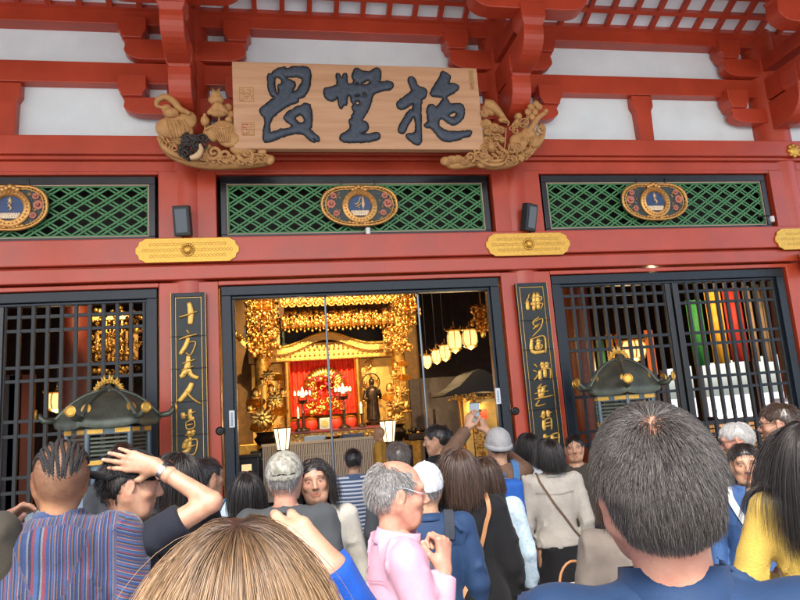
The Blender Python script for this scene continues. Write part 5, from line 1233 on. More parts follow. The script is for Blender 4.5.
def hand_sd(sd, wrist, d, nrm, side, curl=(.4, .4, .4, .4), thumb=.4, spread=.10, sc=1.0):
    "hand from the wrist along d; nrm points out of the palm; side +1 puts the thumb on +cross(d, nrm)"
    wrist, d, nrm = np.array(wrist, float), np.array(d, float), np.array(nrm, float); d /= np.linalg.norm(d); nrm -= d*(nrm@d); nrm /= np.linalg.norm(nrm)
    t = np.cross(d, nrm)*side; nails = []
    P = lambda a, b, c: wrist+sc*(d*a+t*b+nrm*c)
    sd.frame(np.eye(3), (0, 0, 0))
    kn = [(.094, .030, 0), (.098, .010, -.003), (.094, -.010, -.002), (.086, -.028, .002)]
    for i, (a, b, c) in enumerate(kn):
        sd.cone(P(.004, b*.42, 0), P(a, b, c), .0155*sc, .0112*sc, .016)
    sd.ell(P(.045, 0, .006), np.array([.040, .034, .013])*sc, .012, M=np.stack([d, t, nrm], 1)) if False else sd.cone(P(.03, .018, .010), P(.075, .0, .008), .014*sc, .012*sc, .014)
    ln = [(.043, .026, .022), (.048, .030, .023), (.044, .028, .022), (.034, .021, .020)]
    for i, ((a, b, c), L3) in enumerate(zip(kn, ln)):
        p = P(a, b, c); ang = 0; sp = spread*(1.5-i)/1.5
        dirb = d*math.cos(sp)+t*math.sin(sp); r = (.0092, .0095, .009, .008)[i]*sc
        for j, l in enumerate(L3):
            ang += curl[i]*(.9, 1.15, .8)[j]; dd = dirb*math.cos(ang)+nrm*math.sin(ang); q = p+dd*l*sc
            sd.cone(p, q, r, r*.90, .004 if j else .010); p = q; r *= .92
        nails.append((p-dd*.002*sc+(dirb*math.sin(ang)-nrm*math.cos(ang))*r*.6, r*1.15))
    p = P(.018, .024, .008); dt = d*.62+t*.70+nrm*.30; dt /= np.linalg.norm(dt)
    q = p+dt*.042*sc; sd.cone(p, q, .016*sc, .0125*sc, .016); d2 = d*(.85)+t*(.35-thumb*.5)+nrm*(.2+thumb*.7); d2 /= np.linalg.norm(d2)
    e = q+d2*.034*sc; sd.cone(q, e, .0115*sc, .0105*sc, .006); d3 = d*.85+t*(.2-thumb*.8)+nrm*(.2+thumb*.6); d3 /= np.linalg.norm(d3); g = e+d3*.026*sc; sd.cone(e, g, .0105*sc, .009*sc, .005); nails.append((g+t*.006*sc, .009*sc))
    return nails

def head_sd(sd, M, o, s=1.0, female=False, jaw=1.0):
    sd.frame(M*1.0, o)
    def e(c, r, k=.02, op=0, MM=None): sd.ell(np.array(c)*s, np.array(r)*s, k*s, op, MM)
    def c(a, b, ra, rb, k=.02, op=0): sd.cone(np.array(a)*s, np.array(b)*s, ra*s, rb*s, k*s, op)
    e((0, -.014, .028), (.077, .098, .090)); e((0, -.045, .005), (.068, .066, .075), .03)
    e((0, .025, -.035), (.060*jaw, .066, .078), .03); c((-.030*jaw, .045, -.088), (.030*jaw, .045, -.088), .022, .022, .03); c((0, .060, -.098), (0, .068, -.094), .020, .016, .02)
    for q in (-1, 1): c((q*.058*jaw, -.002, -.040), (q*.036*jaw, .045, -.088), .020, .018, .03); e((q*.042, .058, -.022), (.022, .020, .020), .02)
    c((-.040, .076, .030), (.040, .076, .030), .012, .012, .018)
    for q in (-1, 1): e((q*.031, .099, .008), (.018, .018, .012), .014, 1)
    for q in (-1, 1): e((q*.031, .072, .006), (.0145, .0145, .0125), .004)
    c((0, .086, .016), (0, .107, -.024), .0075, .0115, .014); 
    for q in (-1, 1): e((q*.011, .098, -.029), (.009, .010, .008), .006)
    for q in (-1, 1): e((q*.006, .100, -.038), (.0035, .006, .004), .003, 1)
    c((-.019, .081, -.0575), (.019, .081, -.0575), .0045, .0045, .008); c((-.006, .088, -.0555), (.006, .088, -.0555), .006, .006, .006); c((-.014, .083, -.068), (.014, .083, -.068), .0068, .0068, .008)
    c((-.024, .090, -.0625), (.024, .090, -.0625), .0022, .0022, .004, 1)
    for q in (-1, 1):
        Mr = rotm(q*-18, -10, 0); e((q*.079, -.010, -.004), (.007, .019, .031), .004, 0, Mr); e((q*.087, -.006, -.004), (.006, .011, .019), .005, 1, Mr); c((q*.083, -.004, .010), (q*.084, .001, -.012), .003, .003, .004); e((q*.077, -.002, -.030), (.006, .008, .009), .004)
    sd.frame(np.eye(3), (0, 0, 0))
def face_tint(V, M, o, s, tone, brow=None, shave=0):
    q = (V-o)@M/s; C = np.tile(np.array(tone), (len(V), 1)); x, y, z = np.abs(q[:, 0]), q[:, 1], q[:, 2]
    g = lambda cx, cy, cz, r, sx=1, sz=1: np.exp(-(((x-cx)/sx)**2+(y-cy)**2+((z-cz)/sz)**2)/r**2)
    red = .45*g(.046, .07, -.02, .024)+.5*g(0, .108, -.026, .014)+.5*g(.083, -.008, -.005, .026)
    C *= 1+np.outer(red, np.array([.12, -.16, -.14]))
    lip = np.clip(g(0, .090, -.063, .0115, 1.7, .9)*1.6, 0, 1)*(y > .07); C = C*(1-lip[:, None]*.75)+np.outer(lip*.75, np.array(tone)*np.array([.85, .50, .50]))
    if brow is not None:
        b = np.clip((1.2-((x-.032)/.018)**4-((z-.033-.15*(.032-x))/.0042)**2), 0, 1)*(y > .05); C = C*(1-b[:, None]*.85)+np.outer(b*.85, np.array(brow))
        lid = np.clip(1.1-((x-.031)/.015)**4-((z-.0145+((x-.031)/.02)**2*.006)/.0022)**2, 0, 1)*(y > .06); C = C*(1-lid[:, None]*.8)+np.outer(lid*.8, np.array(brow)*.6)
    return np.clip(C, 0, 1)

# ---- hair
CRC = np.array([0, -.014, .028]); CRR = np.array([.077, .098, .090])
def scalp_ok(q, line=0.0, nape=-.085, bald=None, keep=None):
    x, y, z = np.abs(q[:, 0]), q[:, 1], q[:, 2]
    thr = np.where(y > .02, .030+(y-.02)*.75+line, np.where(y > -.035, -.004+np.clip((x-.05)*.5, 0, .02), nape))
    ok = z > thr
    if bald is not None:
        bc, br = bald; rr = np.sqrt((x/br[0])**2+((y-bc[0])/br[1])**2); ok &= ~((rr < 1) & (z > .05)) if keep is None else ~((rr < 1.5) & (z > .05) & (np.modf(np.abs(np.sin(q[:, 0]*9301+q[:, 1]*4931))*977)[0] > keep+.5*np.clip(rr-.6, 0, 1)))
    return ok
LSK = SD(); LSK.ell(CRC, CRR, .02).ell((0, -.045, .005), (.068, .066, .075), .03).ell((0, .025, -.035), (.060, .066, .078), .03)
def strands(n, K, length, M, o, s, down=(0, 0, -1), out=.25, grav=.5, line=0, nape=-.085, bald=None, part=0.0, keep=None, rnd=.12, seed=1, lift=.004, body=None, crown=(0, -.045, .11), comb=None, curl=0.0, thickcap=.012, clump=0, side_part=False):
    rg = np.random.default_rng(seed); q = rg.normal(size=(n*4, 3)); q /= np.linalg.norm(q, axis=1)[:, None]; q = CRC+q*CRR
    q = q[scalp_ok(q, line+rg.normal(size=len(q))*.003, nape, bald, keep)][:n]; n = len(q)
    nr = (q-CRC)/CRR**2; nr /= np.linalg.norm(nr, axis=1)[:, None]
    away = q-np.array(crown); away[:, 0] += np.sign(q[:, 0]-part)*.015*(q[:, 1] > -.01); away -= nr*(away*nr).sum(1)[:, None]; away /= np.maximum(np.linalg.norm(away, axis=1), 1e-6)[:, None]
    if side_part: fr = np.clip((q[:, 1]+.01)/.05, 0, 1)[:, None]; sv = np.stack([np.sign(q[:, 0]-part), -.45+0*q[:, 0], -.1+0*q[:, 0]], 1); sv -= nr*(sv*nr).sum(1)[:, None]; away = away*(1-fr)+sv*fr; away /= np.maximum(np.linalg.norm(away, axis=1), 1e-6)[:, None]
    if comb is not None: away = away*.4+np.array(comb); away /= np.linalg.norm(away, axis=1)[:, None]
    dn = np.array(down, float)@M      # into head frame
    dr = away+nr*out+rg.normal(size=(n, 3))*rnd; dr /= np.linalg.norm(dr, axis=1)[:, None]
    ln = length(q, rg)/K; p = q+nr*.001; out_ = [p.copy()]; ph = rg.uniform(0, 6.28, n); lay = lift+rg.uniform(0, 1, n)**.6*thickcap
    if K <= 6: tp = np.where((np.abs(q[:, 0]) > .05) & (q[:, 2] < .035), .3, 1)*np.clip(1+(q[:, 2]+.01)/.07, .3, 1); lay = lay*tp
    for k in range(K):
        dr = dr+dn*grav/K*2.2+rg.normal(size=(n, 3))*rnd*.25
        if curl: dr += curl*np.stack([np.cos(ph+k*1.1), np.sin(ph+k*1.3), np.sin(ph*2+k)], 1)
        dr /= np.linalg.norm(dr, axis=1)[:, None]; p = p+dr*ln[:, None]
        D = LSK.at(p); need = lay*min(1, (k+2)/4); ins = D < need
        if ins.any():
            Pi = p[ins]; g = np.stack([LSK.at(Pi+np.eye(3)[i]*1e-3)-D[ins] for i in range(3)], 1); g /= np.maximum(np.linalg.norm(g, axis=1), 1e-9)[:, None]
            p[ins] = Pi+g*(need[ins]-D[ins])[:, None]; dd = np.minimum((dr[ins]*g).sum(1), 0); dr[ins] = dr[ins]-g*dd[:, None]
        if body is not None:
            Wp = (p*s)@M.T+o; F = body.at(Wp); ins = F < .006+lay*1.2
            if ins.any():
                e = 1e-3; Pi = Wp[ins]; g = np.stack([body.at(Pi+np.eye(3)[i]*e)-F[ins] for i in range(3)], 1); g /= np.maximum(np.linalg.norm(g, axis=1), 1e-9)[:, None]
                Pi = Pi+g*((.006+lay[ins]*1.2)-F[ins])[:, None]; p[ins] = (Pi-o)@M/s
        out_.append(p.copy())
    A = np.stack(out_, 1)
    if side_part: bad = ((A[:, :, 1] > .068) & (np.abs(A[:, :, 0]) < .056) & (A[:, :, 2] < .058)).any(1); A = A[~bad]; nr = nr[~bad]
    #                               # n, K+1, 3
    return (A*s)@M.T+o, nr@M.T
def strand_mesh(name, A, cols, w, parent, tipcol=None, rootcol=None, seed=3, taper=.25):
    rg = np.random.default_rng(seed); n, K, _ = A.shape
    T = np.gradient(A, axis=1); T /= np.maximum(np.linalg.norm(T, axis=2), 1e-9)[..., None]
    up = np.tile(rg.normal(size=(n, 1, 3)), (1, K, 1)); a = np.cross(T, up); a /= np.maximum(np.linalg.norm(a, axis=2), 1e-9)[..., None]; b = np.cross(T, a)
    ww = w*np.linspace(1, taper, K)[None, :, None]*rg.uniform(.7, 1.3, (n, 1, 1))
    V = np.stack([A+ww*(a*math.cos(q)+b*math.sin(q)) for q in (0, 2.1, 4.2)], 2).reshape(-1, 3)
    base = (np.arange(n)[:, None, None]*K+np.arange(K-1)[None, :, None])*3; j = np.arange(3)[None, None, :]; j2 = (j+1) % 3
    Q = np.stack([base+j, base+j2, base+3+j2, base+3+j], -1).reshape(-1, 4)
    cols = np.array(cols); ci = rg.integers(0, len(cols), n); c = cols[ci]*rg.uniform(.82, 1.18, (n, 1)); C = np.repeat(c[:, None, :], K, 1)
    t = np.linspace(0, 1, K)[None, :, None]
    if rootcol is not None: f = np.clip(1-t*rg.uniform(1.2, 3, (n, 1, 1)), 0, 1); C = C*(1-f)+np.array(rootcol)*f
    C = np.repeat(C.reshape(-1, 3), 3, 0)
    return fast(name, V, Q, HAIRM, parent, col=np.clip(C, 0, 1))

TONE = dict(light=(.44, .25, .165), asian=(.40, .235, .145), tan=(.30, .155, .085), pink=(.46, .235, .165), brown=(.30, .165, .10))
EYEW = mat('eye_white', (.75, .73, .70), .2); IRIS = mat('eye_iris', (.03, .016, .010), .1)
BLKH = [(.010, .008, .008), (.016, .012, .011), (.022, .017, .015)]; BRNH = [(.045, .022, .012), (.07, .035, .018), (.03, .016, .010)]
GRYH = [(.25, .24, .23), (.40, .39, .38), (.12, .115, .11)]; WHTH = [(.62, .61, .58), (.70, .69, .67), (.45, .44, .42)]
ALLP = []
def person(label, px, py, d, yaw=0, head=(0, 0, 0), H=None, tone='asian', hair='short', hcol=BLKH, arms=None, top=None, cut='jacket', bottom=None, skirt=False, hem=.86, bulk=1.0, cuff=0,
           hq=.0085, bq=.014, gq=.012, nst=500, seed=1, neck_open=True, eyes=True, hands=None, foldamp=.006, band=None, short_sleeve=False, lean=(0, 0), hair_kw=None, group=None, shoulders=1.0, collar=None, longhair=0, nape=-.085, bald=None, name='person', top_name='jacket', jaw=1.0, hood=False, cat='person', bot_name='trousers', tintfn=None):
    W = np.array(at(px, py, 1.0)); dr = W-np.array([0, 0, CAM_H]); dr /= np.linalg.norm(dr); top_ = dr*d+np.array([0, 0, CAM_H])
    if H is None: H = top_[2]
    s = H/1.715
    Rz = np.array(Matrix.Rotation(R(yaw), 3, 'Z')); off = Rz@np.array([lean[0]*s, lean[1]*s, 0])
    t = thing(name, label, cat, (top_[0]-off[0], top_[1]-off[1], 0), R(yaw), group); t.scale = (s, s, s)
    hm = rotm(*head); nb = np.array([lean[0]*.8, lean[1]*.8-.01, 1.455]); ho = nb+np.array([lean[0]*.2, lean[1]*.2, 0])+hm@np.array([0, .012, .128])
    lx, ly = lean; U = lambda x, y, z: (x+lx*max(0, (z-.95)/.5)*.8, y+ly*max(0, (z-.95)/.5)*.8, z)
    arms = arms or {}; A = {}
    for sd_, nm in ((-1, 'L'), (1, 'R')):
        a = arms.get(nm, 'down'); sh = np.array(U(sd_*.165*shoulders, -.01, 1.385))
        if a == 'down': el, wr = np.array([sd_*.225, -.03, 1.10]), np.array([sd_*.225, .05, .86])
        elif a == 'front': el, wr = np.array([sd_*.225, -.0, 1.11]), np.array([sd_*.10, .22, 1.10])
        elif a == 'phone': el, wr = np.array([sd_*.20, .10, 1.14]), np.array([sd_*.07, .29, 1.36])
        else: el, wr = np.array(a[0], float), np.array(a[1], float)
        if not isinstance(a, str) and len(a) == 3:      # wrist and elbow direction given: two-bone solve
            wr = np.array(a[1], float); D = np.linalg.norm(wr-sh); u = (wr-sh)/D; D = min(D, .525); x = (.285**2-.25**2+D*D)/(2*D); pole = np.array(a[0], float); pole = pole-u*(pole@u); pole /= np.linalg.norm(pole); el = sh+u*x+pole*math.sqrt(max(0, .285**2-x*x)); wr = sh+u*D
        # keep limb lengths human
        el = sh+(el-sh)/np.linalg.norm(el-sh)*.285; wr = el+(wr-el)/np.linalg.norm(wr-el)*.25; A[nm] = (sh, el, wr)
    # body
    core = SD()
    core.ell(U(0, 0, 1.25), (.145, .098, .19)).cone(U(-.13, -.012, 1.385), U(.13, -.012, 1.385), .05, .05, .06).ell(U(0, 0, 1.05), (.12, .085, .15), .05).ell((0, 0, .93), (.15, .105, .12), .05)
    core.cone(U(0, -.018, 1.36), tuple(nb+(0, .0, .02)), .056, .050, .04)
    for sx in (-1, 1):
        core.cone((sx*.085, 0, .90), (sx*.095, .01, .49), .080, .052, .03).cone((sx*.095, .01, .49), (sx*.10, -.02, .09), .052, .034, .02).cone((sx*.10, -.035, .045), (sx*.115, .12, .028), .036, .026, .02)
    for nm in A:
        sh, el, wr = A[nm]; core.cone(sh, el, .047, .038, .03).cone(el, wr, .037, .026, .01)
    hd = SD(); hd.cone(tuple(nb-(0, .008, .075)), tuple(ho+hm@np.array([0, -.018, -.045])), .0585, .052, .03); head_sd(hd, hm, ho, 1.0, jaw=jaw)
    parts = [core.mesh(bq)]; Vh, Qh = hd.mesh(hq); nails = []
    tn = np.array(TONE[tone]); hc = np.mean(hcol, 0) if hair != 'none' else tn*.6
    cols = [np.tile(tn, (len(parts[0][0]), 1))]
    C = face_tint(Vh, hm, ho, 1.0, tn, hc)
    if tintfn: C = tintfn((Vh-ho)@hm, C)
    parts.append((Vh, Qh)); cols.append(C)
    hands = hands or {}
    for nm in A:
        sh, el, wr = A[nm]; fd = (wr-el)/np.linalg.norm(wr-el); kw = dict(curl=(.35, .4, .45, .5), thumb=.3)
        kw.update(hands.get(nm, {})); hdir = kw.pop('d', fd); pn = kw.pop('n', None); q = kw.pop('q', .0065 if nm not in hands else .004)
        if pn is None: pn = np.array([-1.0 if nm == 'R' else 1.0, 0, .15])
        h_ = SD(); h_.cone(wr-fd*.06, wr, .031, .0255, .01)
        side = kw.pop('side', 1 if nm == 'R' else -1); h_.frame(np.eye(3), (0, 0, 0)); nl = hand_sd(h_, wr, hdir, pn, side, **kw); v, qd = h_.mesh(q); parts.append((v, qd))
        c = np.tile(tn, (len(v), 1))
        for p, r in nl:
            w = np.clip(1.3-(np.linalg.norm(v-p, axis=1)/r)**2, 0, 1); c = c*(1-w[:, None]*.7)+np.outer(w*.7, np.array([.72, .48, .42]))
        cols.append(c)
    V, Q = join(parts); fast('body', V, Q, SKINM, t, col=np.concatenate(cols))
    if eyes:
        for q in (-1, 1):
            m = MB(); m2 = MB()
            c = ho+hm@np.array([q*.031, .0745, .006]); f = hm@np.array([0, 1, 0]); m.ball(c, (.0105, .0136, .0040), 12, 8, M=Matrix(hm)); m2.ball(c+f*.0094, (.0056, .0050, .0041), 10, 6)
            e_ = obj('eye', m, EYEW, t, smooth=True); obj('iris', m2, IRIS, e_, smooth=True)
    # garment
    g = SD(); b = bulk*.016 if cut != 'coat' else bulk*.028
    g.ell(U(0, -.002, 1.25), (.148+b, .100+b, .20), .03).cone(U(-.125*shoulders, -.014, 1.378), U(.125*shoulders, -.014, 1.378), .050+b*.7, .050+b*.7, .06).ell(U(0, 0, 1.06), (.130+b, .098+b, .17), .06).ell((0, 0, .95), (.155+b, .115+b, .15), .05)
    g.cone(U(0, -.016, 1.36), tuple(nb), .064, .060, .04)
    if cut == 'coat': g.cone((0, 0, .95), (0, 0, .45), .175+b, .20+b, .06)
    for nm in A:
        sh, el, wr = A[nm]
        if short_sleeve: g.cone(sh, el, .056+b*.5, .056+b*.5, .03, cut=.62)
        else: g.cone(sh, el, .052+b*.7, .045+b*.7, .03); g.cone(el, wr+(wr-el)*(cuff if nm == 'R' else 0), .044+b*.7, .036+b*.55, .012, cut=.93)
    if hood: g.ell(U(0, -.085, 1.385), (.115, .055, .075), .03); g.ell(U(0, -.02, 1.44), (.10, .09, .035), .02)
    gb = SD(); gb.p = list(g.p)
    nbt = np.array(U(0, -.01, 1.455))
    g.cone(tuple(nbt-(0, -.006, .055)), tuple(nbt+(0, .02, .10)), .058, .078, .006, 1)
    g.half((0, 0, hem), (0, 0, -1))
    V, Q = g.mesh(gq, folds(seed, foldamp*1.7, .13)); bd = None
    if band is not None: bd = band(V, A)
    tg = fast(top_name, V, Q, top, t, attr=bd)
    if collar:
        m = MB(); vs = []; K = 28; hgt = collar[1] if len(collar) > 1 else .038
        for i in range(K+1):
            a = math.pi*(.5+.10)+(2*math.pi-.2*math.pi)*i/K
            for rr, zz in ((.063, -.028), (.069, -.028+hgt), (.073, -.028+hgt+.003), (.079, -.018), (.084, -.030)):
                vs.append(nbt+np.array([math.cos(a)*rr*1.06, math.sin(a)*rr*1.06+.006+(zz+.02)*.25, zz-.016*math.sin(a)-.012]))
        m.add(vs, [(i*5+j, (i+1)*5+j, (i+1)*5+j+1, i*5+j+1) for i in range(K) for j in range(4)]); o = obj('collar', m, collar[0], tg, smooth=True); so = o.modifiers.new('solid', 'SOLIDIFY'); so.thickness = .004
    # lower garment
    l = SD(); bm_ = bottom or fabric('dark_cloth', (.014, .014, .016))
    if skirt:
        l.ell((0, 0, .96), (.158, .122, .16), .04).cone((0, 0, .85), (0, 0, .22), .150, .215, .05); l.half((0, 0, 1.02), (0, 0, 1)).half((0, 0, .20), (0, 0, -1)); V, Q = l.mesh(.016, folds(seed+5, .012, .14)); fast('skirt', V, Q, bm_, t)
    else:
        l.ell((0, 0, .93), (.158, .113, .13), .04)
        for sx in (-1, 1): l.cone((sx*.087, 0, .90), (sx*.097, .01, .49), .092, .070, .02).cone((sx*.097, .01, .49), (sx*.102, -.02, .06), .070, .058, .02)
        l.half((0, 0, 1.01), (0, 0, 1)).half((0, 0, .055), (0, 0, -1)); V, Q = l.mesh(.016, folds(seed+5, .007, .12)); fast(bot_name, V, Q, bm_, t)
    for sx in (-1, 1):
        sh_ = SD(); sh_.cone((sx*.10, -.045, .055), (sx*.118, .13, .038), .050, .040, .02).half((0, 0, .004), (0, 0, -1), .01); V, Q = sh_.mesh(.012); fast('shoe', V, Q, mat('shoe_leather', (.03, .025, .022), .45), t)
    # hair
    kw = dict(nape=nape, bald=bald, seed=seed, body=gb if longhair else None); kw.update(hair_kw or {})
    if hair in ('short', 'long', 'bob'):
        cp = SD(hm, ho); th = .0035 if hair == 'short' else .003
        cp.ell(CRC, CRR+th, .01); cp.ell((0, -.045, .005), (.068+th, .066+th, .075+th), .03)
        if hair == 'short': cp.half((0, 0, nape+.012), (0, -.25, -1)) if nape else None
        cp.frame(hm, ho)
        cp.ell((0, .125, -.055), (.115, .105, .128), .012, 1)
        for q in (-1, 1): cp.ell((q*.085, .0, -.025), (.028, .036, .046 if hair == 'short' else .02), .012, 1)
        if hair == 'bob': cp.ell((0, -.045, -.045), (.080, .070, .085), .03); cp.half((0, 0, -.118), (0, -.1, -1), .02)
        if bald and bald[1][1] > .05: cp.ell((0, .085, .045), (.10, .055, .07), .01, 1)
        if bald: cp.ell((0, bald[0][0], .115), (bald[1][0]*1.15, bald[1][1]*1.15, .045), .01, 1)
        V, Q = cp.mesh(.007 if hq < .006 else .009, folds(seed+9, .003, .03)); rg = np.random.default_rng(seed); fast('hair', V, Q, HAIRM, t, col=np.tile(np.array((hair_kw or {}).get('rootcol', np.mean(hcol, 0)*.6)), (len(V), 1)))
        side = lambda q: np.where((np.abs(q[:, 0]) > .052) & (q[:, 2] < .03) & (q[:, 1] > -.045), .35, 1)*np.where(q[:, 2] < -.045, .5, 1)
        if hair == 'short': LN = lambda q, rg: rg.uniform(.022, .036, len(q))*(1+.5*np.clip((q[:, 2]-.03)/.08, 0, 1))*side(q)
        elif hair == 'bob': LN = lambda q, rg: np.clip(q[:, 2]+.125+np.abs(q[:, 1])*.5, .06, .30)*rg.uniform(.9, 1.1, len(q))
        else: LN = lambda q, rg: (longhair+.10*np.clip(q[:, 2]/.1, 0, 1))*rg.uniform(.75, 1.08, len(q))
        LN = kw.pop('LN', LN); wd = kw.pop('w', .0011 if hair == 'short' else .0016); rc = kw.pop('rootcol', None); K = kw.pop('K', 4 if hair == 'short' else 12)
        kk = dict(out=.35, grav=.25) if hair == 'short' else dict(out=.15, grav=1.6, side_part=True, part=.012); kk.update(kw)
        Ast, _ = strands(nst, K, LN, hm, ho, 1.0, **kk); strand_mesh('hair_strands', Ast, hcol, wd, t, rootcol=rc)
    ALLP.append(dict(t=t, A=A, hm=hm, ho=ho, nb=nb, g=g, gb=gb, s=s, U=U)); return ALLP[-1]

# ---- worn and carried things
def cap(P, m, col_lab, brim=True, back=False, depth=.0, beanie=False, band=None):
    hm, ho = P['hm'], P['ho']; c = SD(hm@rotm(0, 8 if not back else -6, 0), ho); c.ell(CRC+(0, 0, .006), CRR+(.014 if beanie else .011), .01); c.ell(CRC+(0, 0, -.02), CRR+np.array([.010, .010, 0]), .02)
    c.half((0, 0, .028+depth), (0, 0, -1), .004); V, Q = c.mesh(.006, folds(3, .0022, .05)); o = fast('cap' if not beanie else 'knit_hat', V, Q, m, P['t'])
    hmr = hm@rotm(0, 8 if not back else -6, 0)
    if beanie or not brim:
        mb = MB(); pts = [ho+hmr@np.array([math.cos(a)*.091, -.014+math.sin(a)*.112, .036+depth]) for a in np.linspace(0, 2*math.pi, 33)]; mb.tube(pts, .012, 8, cap=False, flat=1.6); obj('hat_band', mb, m, o, smooth=True)
    if brim:
        mb = MB(); sg = -1 if back else 1; vs = []; K = 20
        for i in range(K+1):
            a = math.pi*(.14+.72*i/K); ca, sa = math.cos(a), math.sin(a)*sg
            for rr, zz in ((1.0, .032), (1.35, .030), (1.68, .020)):
                r2 = 1+(rr-1)*math.sin(math.pi*i/K)**.6; vs.append(ho+hmr@np.array([ca*.086*(1+(r2-1)*.15), -.014+sa*.107*r2, zz+depth-.018*abs(ca)*(r2-1)*2]))
        mb.add(vs, [(i*3+j, (i+1)*3+j, (i+1)*3+j+1, i*3+j+1) for i in range(K) for j in range(2)]); b = obj('brim', mb, m, o, smooth=True); so = b.modifiers.new('solid', 'SOLIDIFY'); so.thickness = .004; so.offset = 0
        mb = MB(); mb.ball(ho+hmr@np.array([0, -.014, .134]), .007, 8, 6); obj('button', mb, m, o, smooth=True)
    return o
def strap(P, name, pts, m, w=.014, th=.003, off=.005, parent=None, snap=True, lab=None):
    Q = [np.array(p, float) for p in pts]; out = []
    for i in range(len(Q)-1):
        p0, p1, p2, p3 = Q[max(i-1, 0)], Q[i], Q[i+1], Q[min(i+2, len(Q)-1)]
        for j in range(8):
            t = j/8; out.append(.5*((2*p1)+(p2-p0)*t+(2*p0-5*p1+4*p2-p3)*t*t+(3*p1-p0-3*p2+p3)*t**3))
    out.append(Q[-1]); A = np.array(out)
    if snap: A = P['gb'].snap(A, off)
    F = P['gb'].at(A); g = np.stack([P['gb'].at(A+np.eye(3)[i]*1e-3)-F for i in range(3)], 1); g /= np.maximum(np.linalg.norm(g, axis=1), 1e-9)[:, None]
    T = np.gradient(A, axis=0); T /= np.linalg.norm(T, axis=1)[:, None]; B = np.cross(T, g); B /= np.linalg.norm(B, axis=1)[:, None]
    vs = []
    for a, b, n in zip(A, B, g): vs += [a-b*w-n*th, a+b*w-n*th, a+b*w+n*th, a-b*w+n*th]
    m_ = MB(); K = len(A); m_.add(vs, [(i*4+j, i*4+(j+1) % 4, (i+1)*4+(j+1) % 4, (i+1)*4+j) for i in range(K-1) for j in range(4)]+[(3, 2, 1, 0), (K*4-4, K*4-3, K*4-2, K*4-1)])
    return obj(name, m_, m, parent if parent else P['t'], bevel=.001)
def backpack(P, label, m, m2, z=1.19, size=(.145, .075, .21), y=-.20, x=0):
    t = P['t']; o = thing('backpack', label, 'backpack', t.location, t.rotation_euler.z); o.scale = t.scale; b = SD(); sx, sy, sz = size
    ux = P['U'](0, 0, z); cx, cy = x+ux[0], y+ux[1]
    def rb(c, r, rad): 
        c = np.array(c)
        def f(p): q = np.abs(p-c)-np.array(r)+rad; return np.linalg.norm(np.maximum(q, 0), axis=1)+np.minimum(q.max(1), 0)-rad
        return f, c-r, c+r
    f, lo, hi = rb((cx, cy, z), (sx, sy, sz), .05); b.fn(f, lo, hi, .02); f, lo, hi = rb((cx, cy-sy*.8, z-sz*.35), (sx*.8, .04, sz*.5), .03); b.fn(f, lo, hi, .012)
    V, Q = b.mesh(.009, folds(11, .005, .09)); fast('bag_body', V, Q, m, o)
    mb = MB(); mb.tube([(cx-.03, cy+sy*.6, z+sz-.01), (cx-.03, cy+sy*.6, z+sz+.03), (cx+.03, cy+sy*.6, z+sz+.03), (cx+.03, cy+sy*.6, z+sz-.01)], .007, 8); obj('grab_handle', mb, m2, o, smooth=True)
    mb = MB(); mb.tube([(cx+math.cos(a)*sx*.93, cy-.02, z+.02+max(0, math.sin(a))*sz*.93-(.10 if math.sin(a) < 0 else 0)) for a in np.linspace(-.1, math.pi+.1, 20)], .004, 6); obj('zip', mb, m2, o)
    for q in (-1, 1):
        U = P['U']; strap(P, 'shoulder_strap', [U(q*.095, -.13, 1.34), U(q*.10, -.07, 1.43), U(q*.105, .03, 1.43), U(q*.11, .12, 1.28), U(q*.125, .11, 1.1), U(q*.16, 0, 1.0), U(q*.13, -.12, 1.02)], m2, .025, .005, .008, parent=o)
    return o
def to_world(P, p): return P['t'].matrix_basis@Vector(p)

# the three board characters as rounded slabs grown from their outlines
def poly_sd(P, polys):
    D = np.full(len(P), 1e9); ins = np.zeros(len(P), bool)
    for poly in polys:
        A = np.array(poly); B = np.roll(A, -1, 0)
        for a, b in zip(A, B):
            ab = b-a; t = np.clip(((P-a)@ab)/max(ab@ab, 1e-12), 0, 1); D = np.minimum(D, ((P-a-t[:, None]*ab)**2).sum(1))
            c = (a[1] > P[:, 1]) != (b[1] > P[:, 1])
            if a[1] != b[1]: ins ^= c & (P[:, 0] < (b[0]-a[0])*(P[:, 1]-a[1])/(b[1]-a[1])+a[0])
    D = np.sqrt(D); return np.where(ins, -D, D)
for GR, pl, e in SLABS:
    W_ = [[pl(*v) for v in p] for p in GR]; A = np.array(W_[0]); lo, hi = A.min(0)-.03, A.max(0)+.03; h = .0075
    if len(W_) > 1: B_ = np.concatenate([np.array(w) for w in W_]); lo, hi = B_.min(0)-.03, B_.max(0)+.03
    nx, nz = ((hi-lo)/h).astype(int)+1; ny = 11; gx, gz = np.meshgrid(lo[0]+np.arange(nx)*h, lo[1]+np.arange(nz)*h, indexing='ij')
    sd2 = poly_sd(np.stack([gx.ravel(), gz.ravel()], 1), W_).reshape(nx, nz)+.004; y = YB-.055+np.arange(ny)*h
    f = np.empty((nx, ny, nz))
    for j in range(ny):
        top = (YB-.012-y[j])-.026*np.clip(-sd2/.035, 0, 1)**.6; f[:, j] = np.maximum(np.maximum(sd2, top), y[j]-(YB-.001))
    V, Q = surfnet(f, np.array([lo[0], y[0], lo[1]]), h); V, Q = V, Q
    o = fast('character_face', V, Q, SLATE, e, smooth=True)
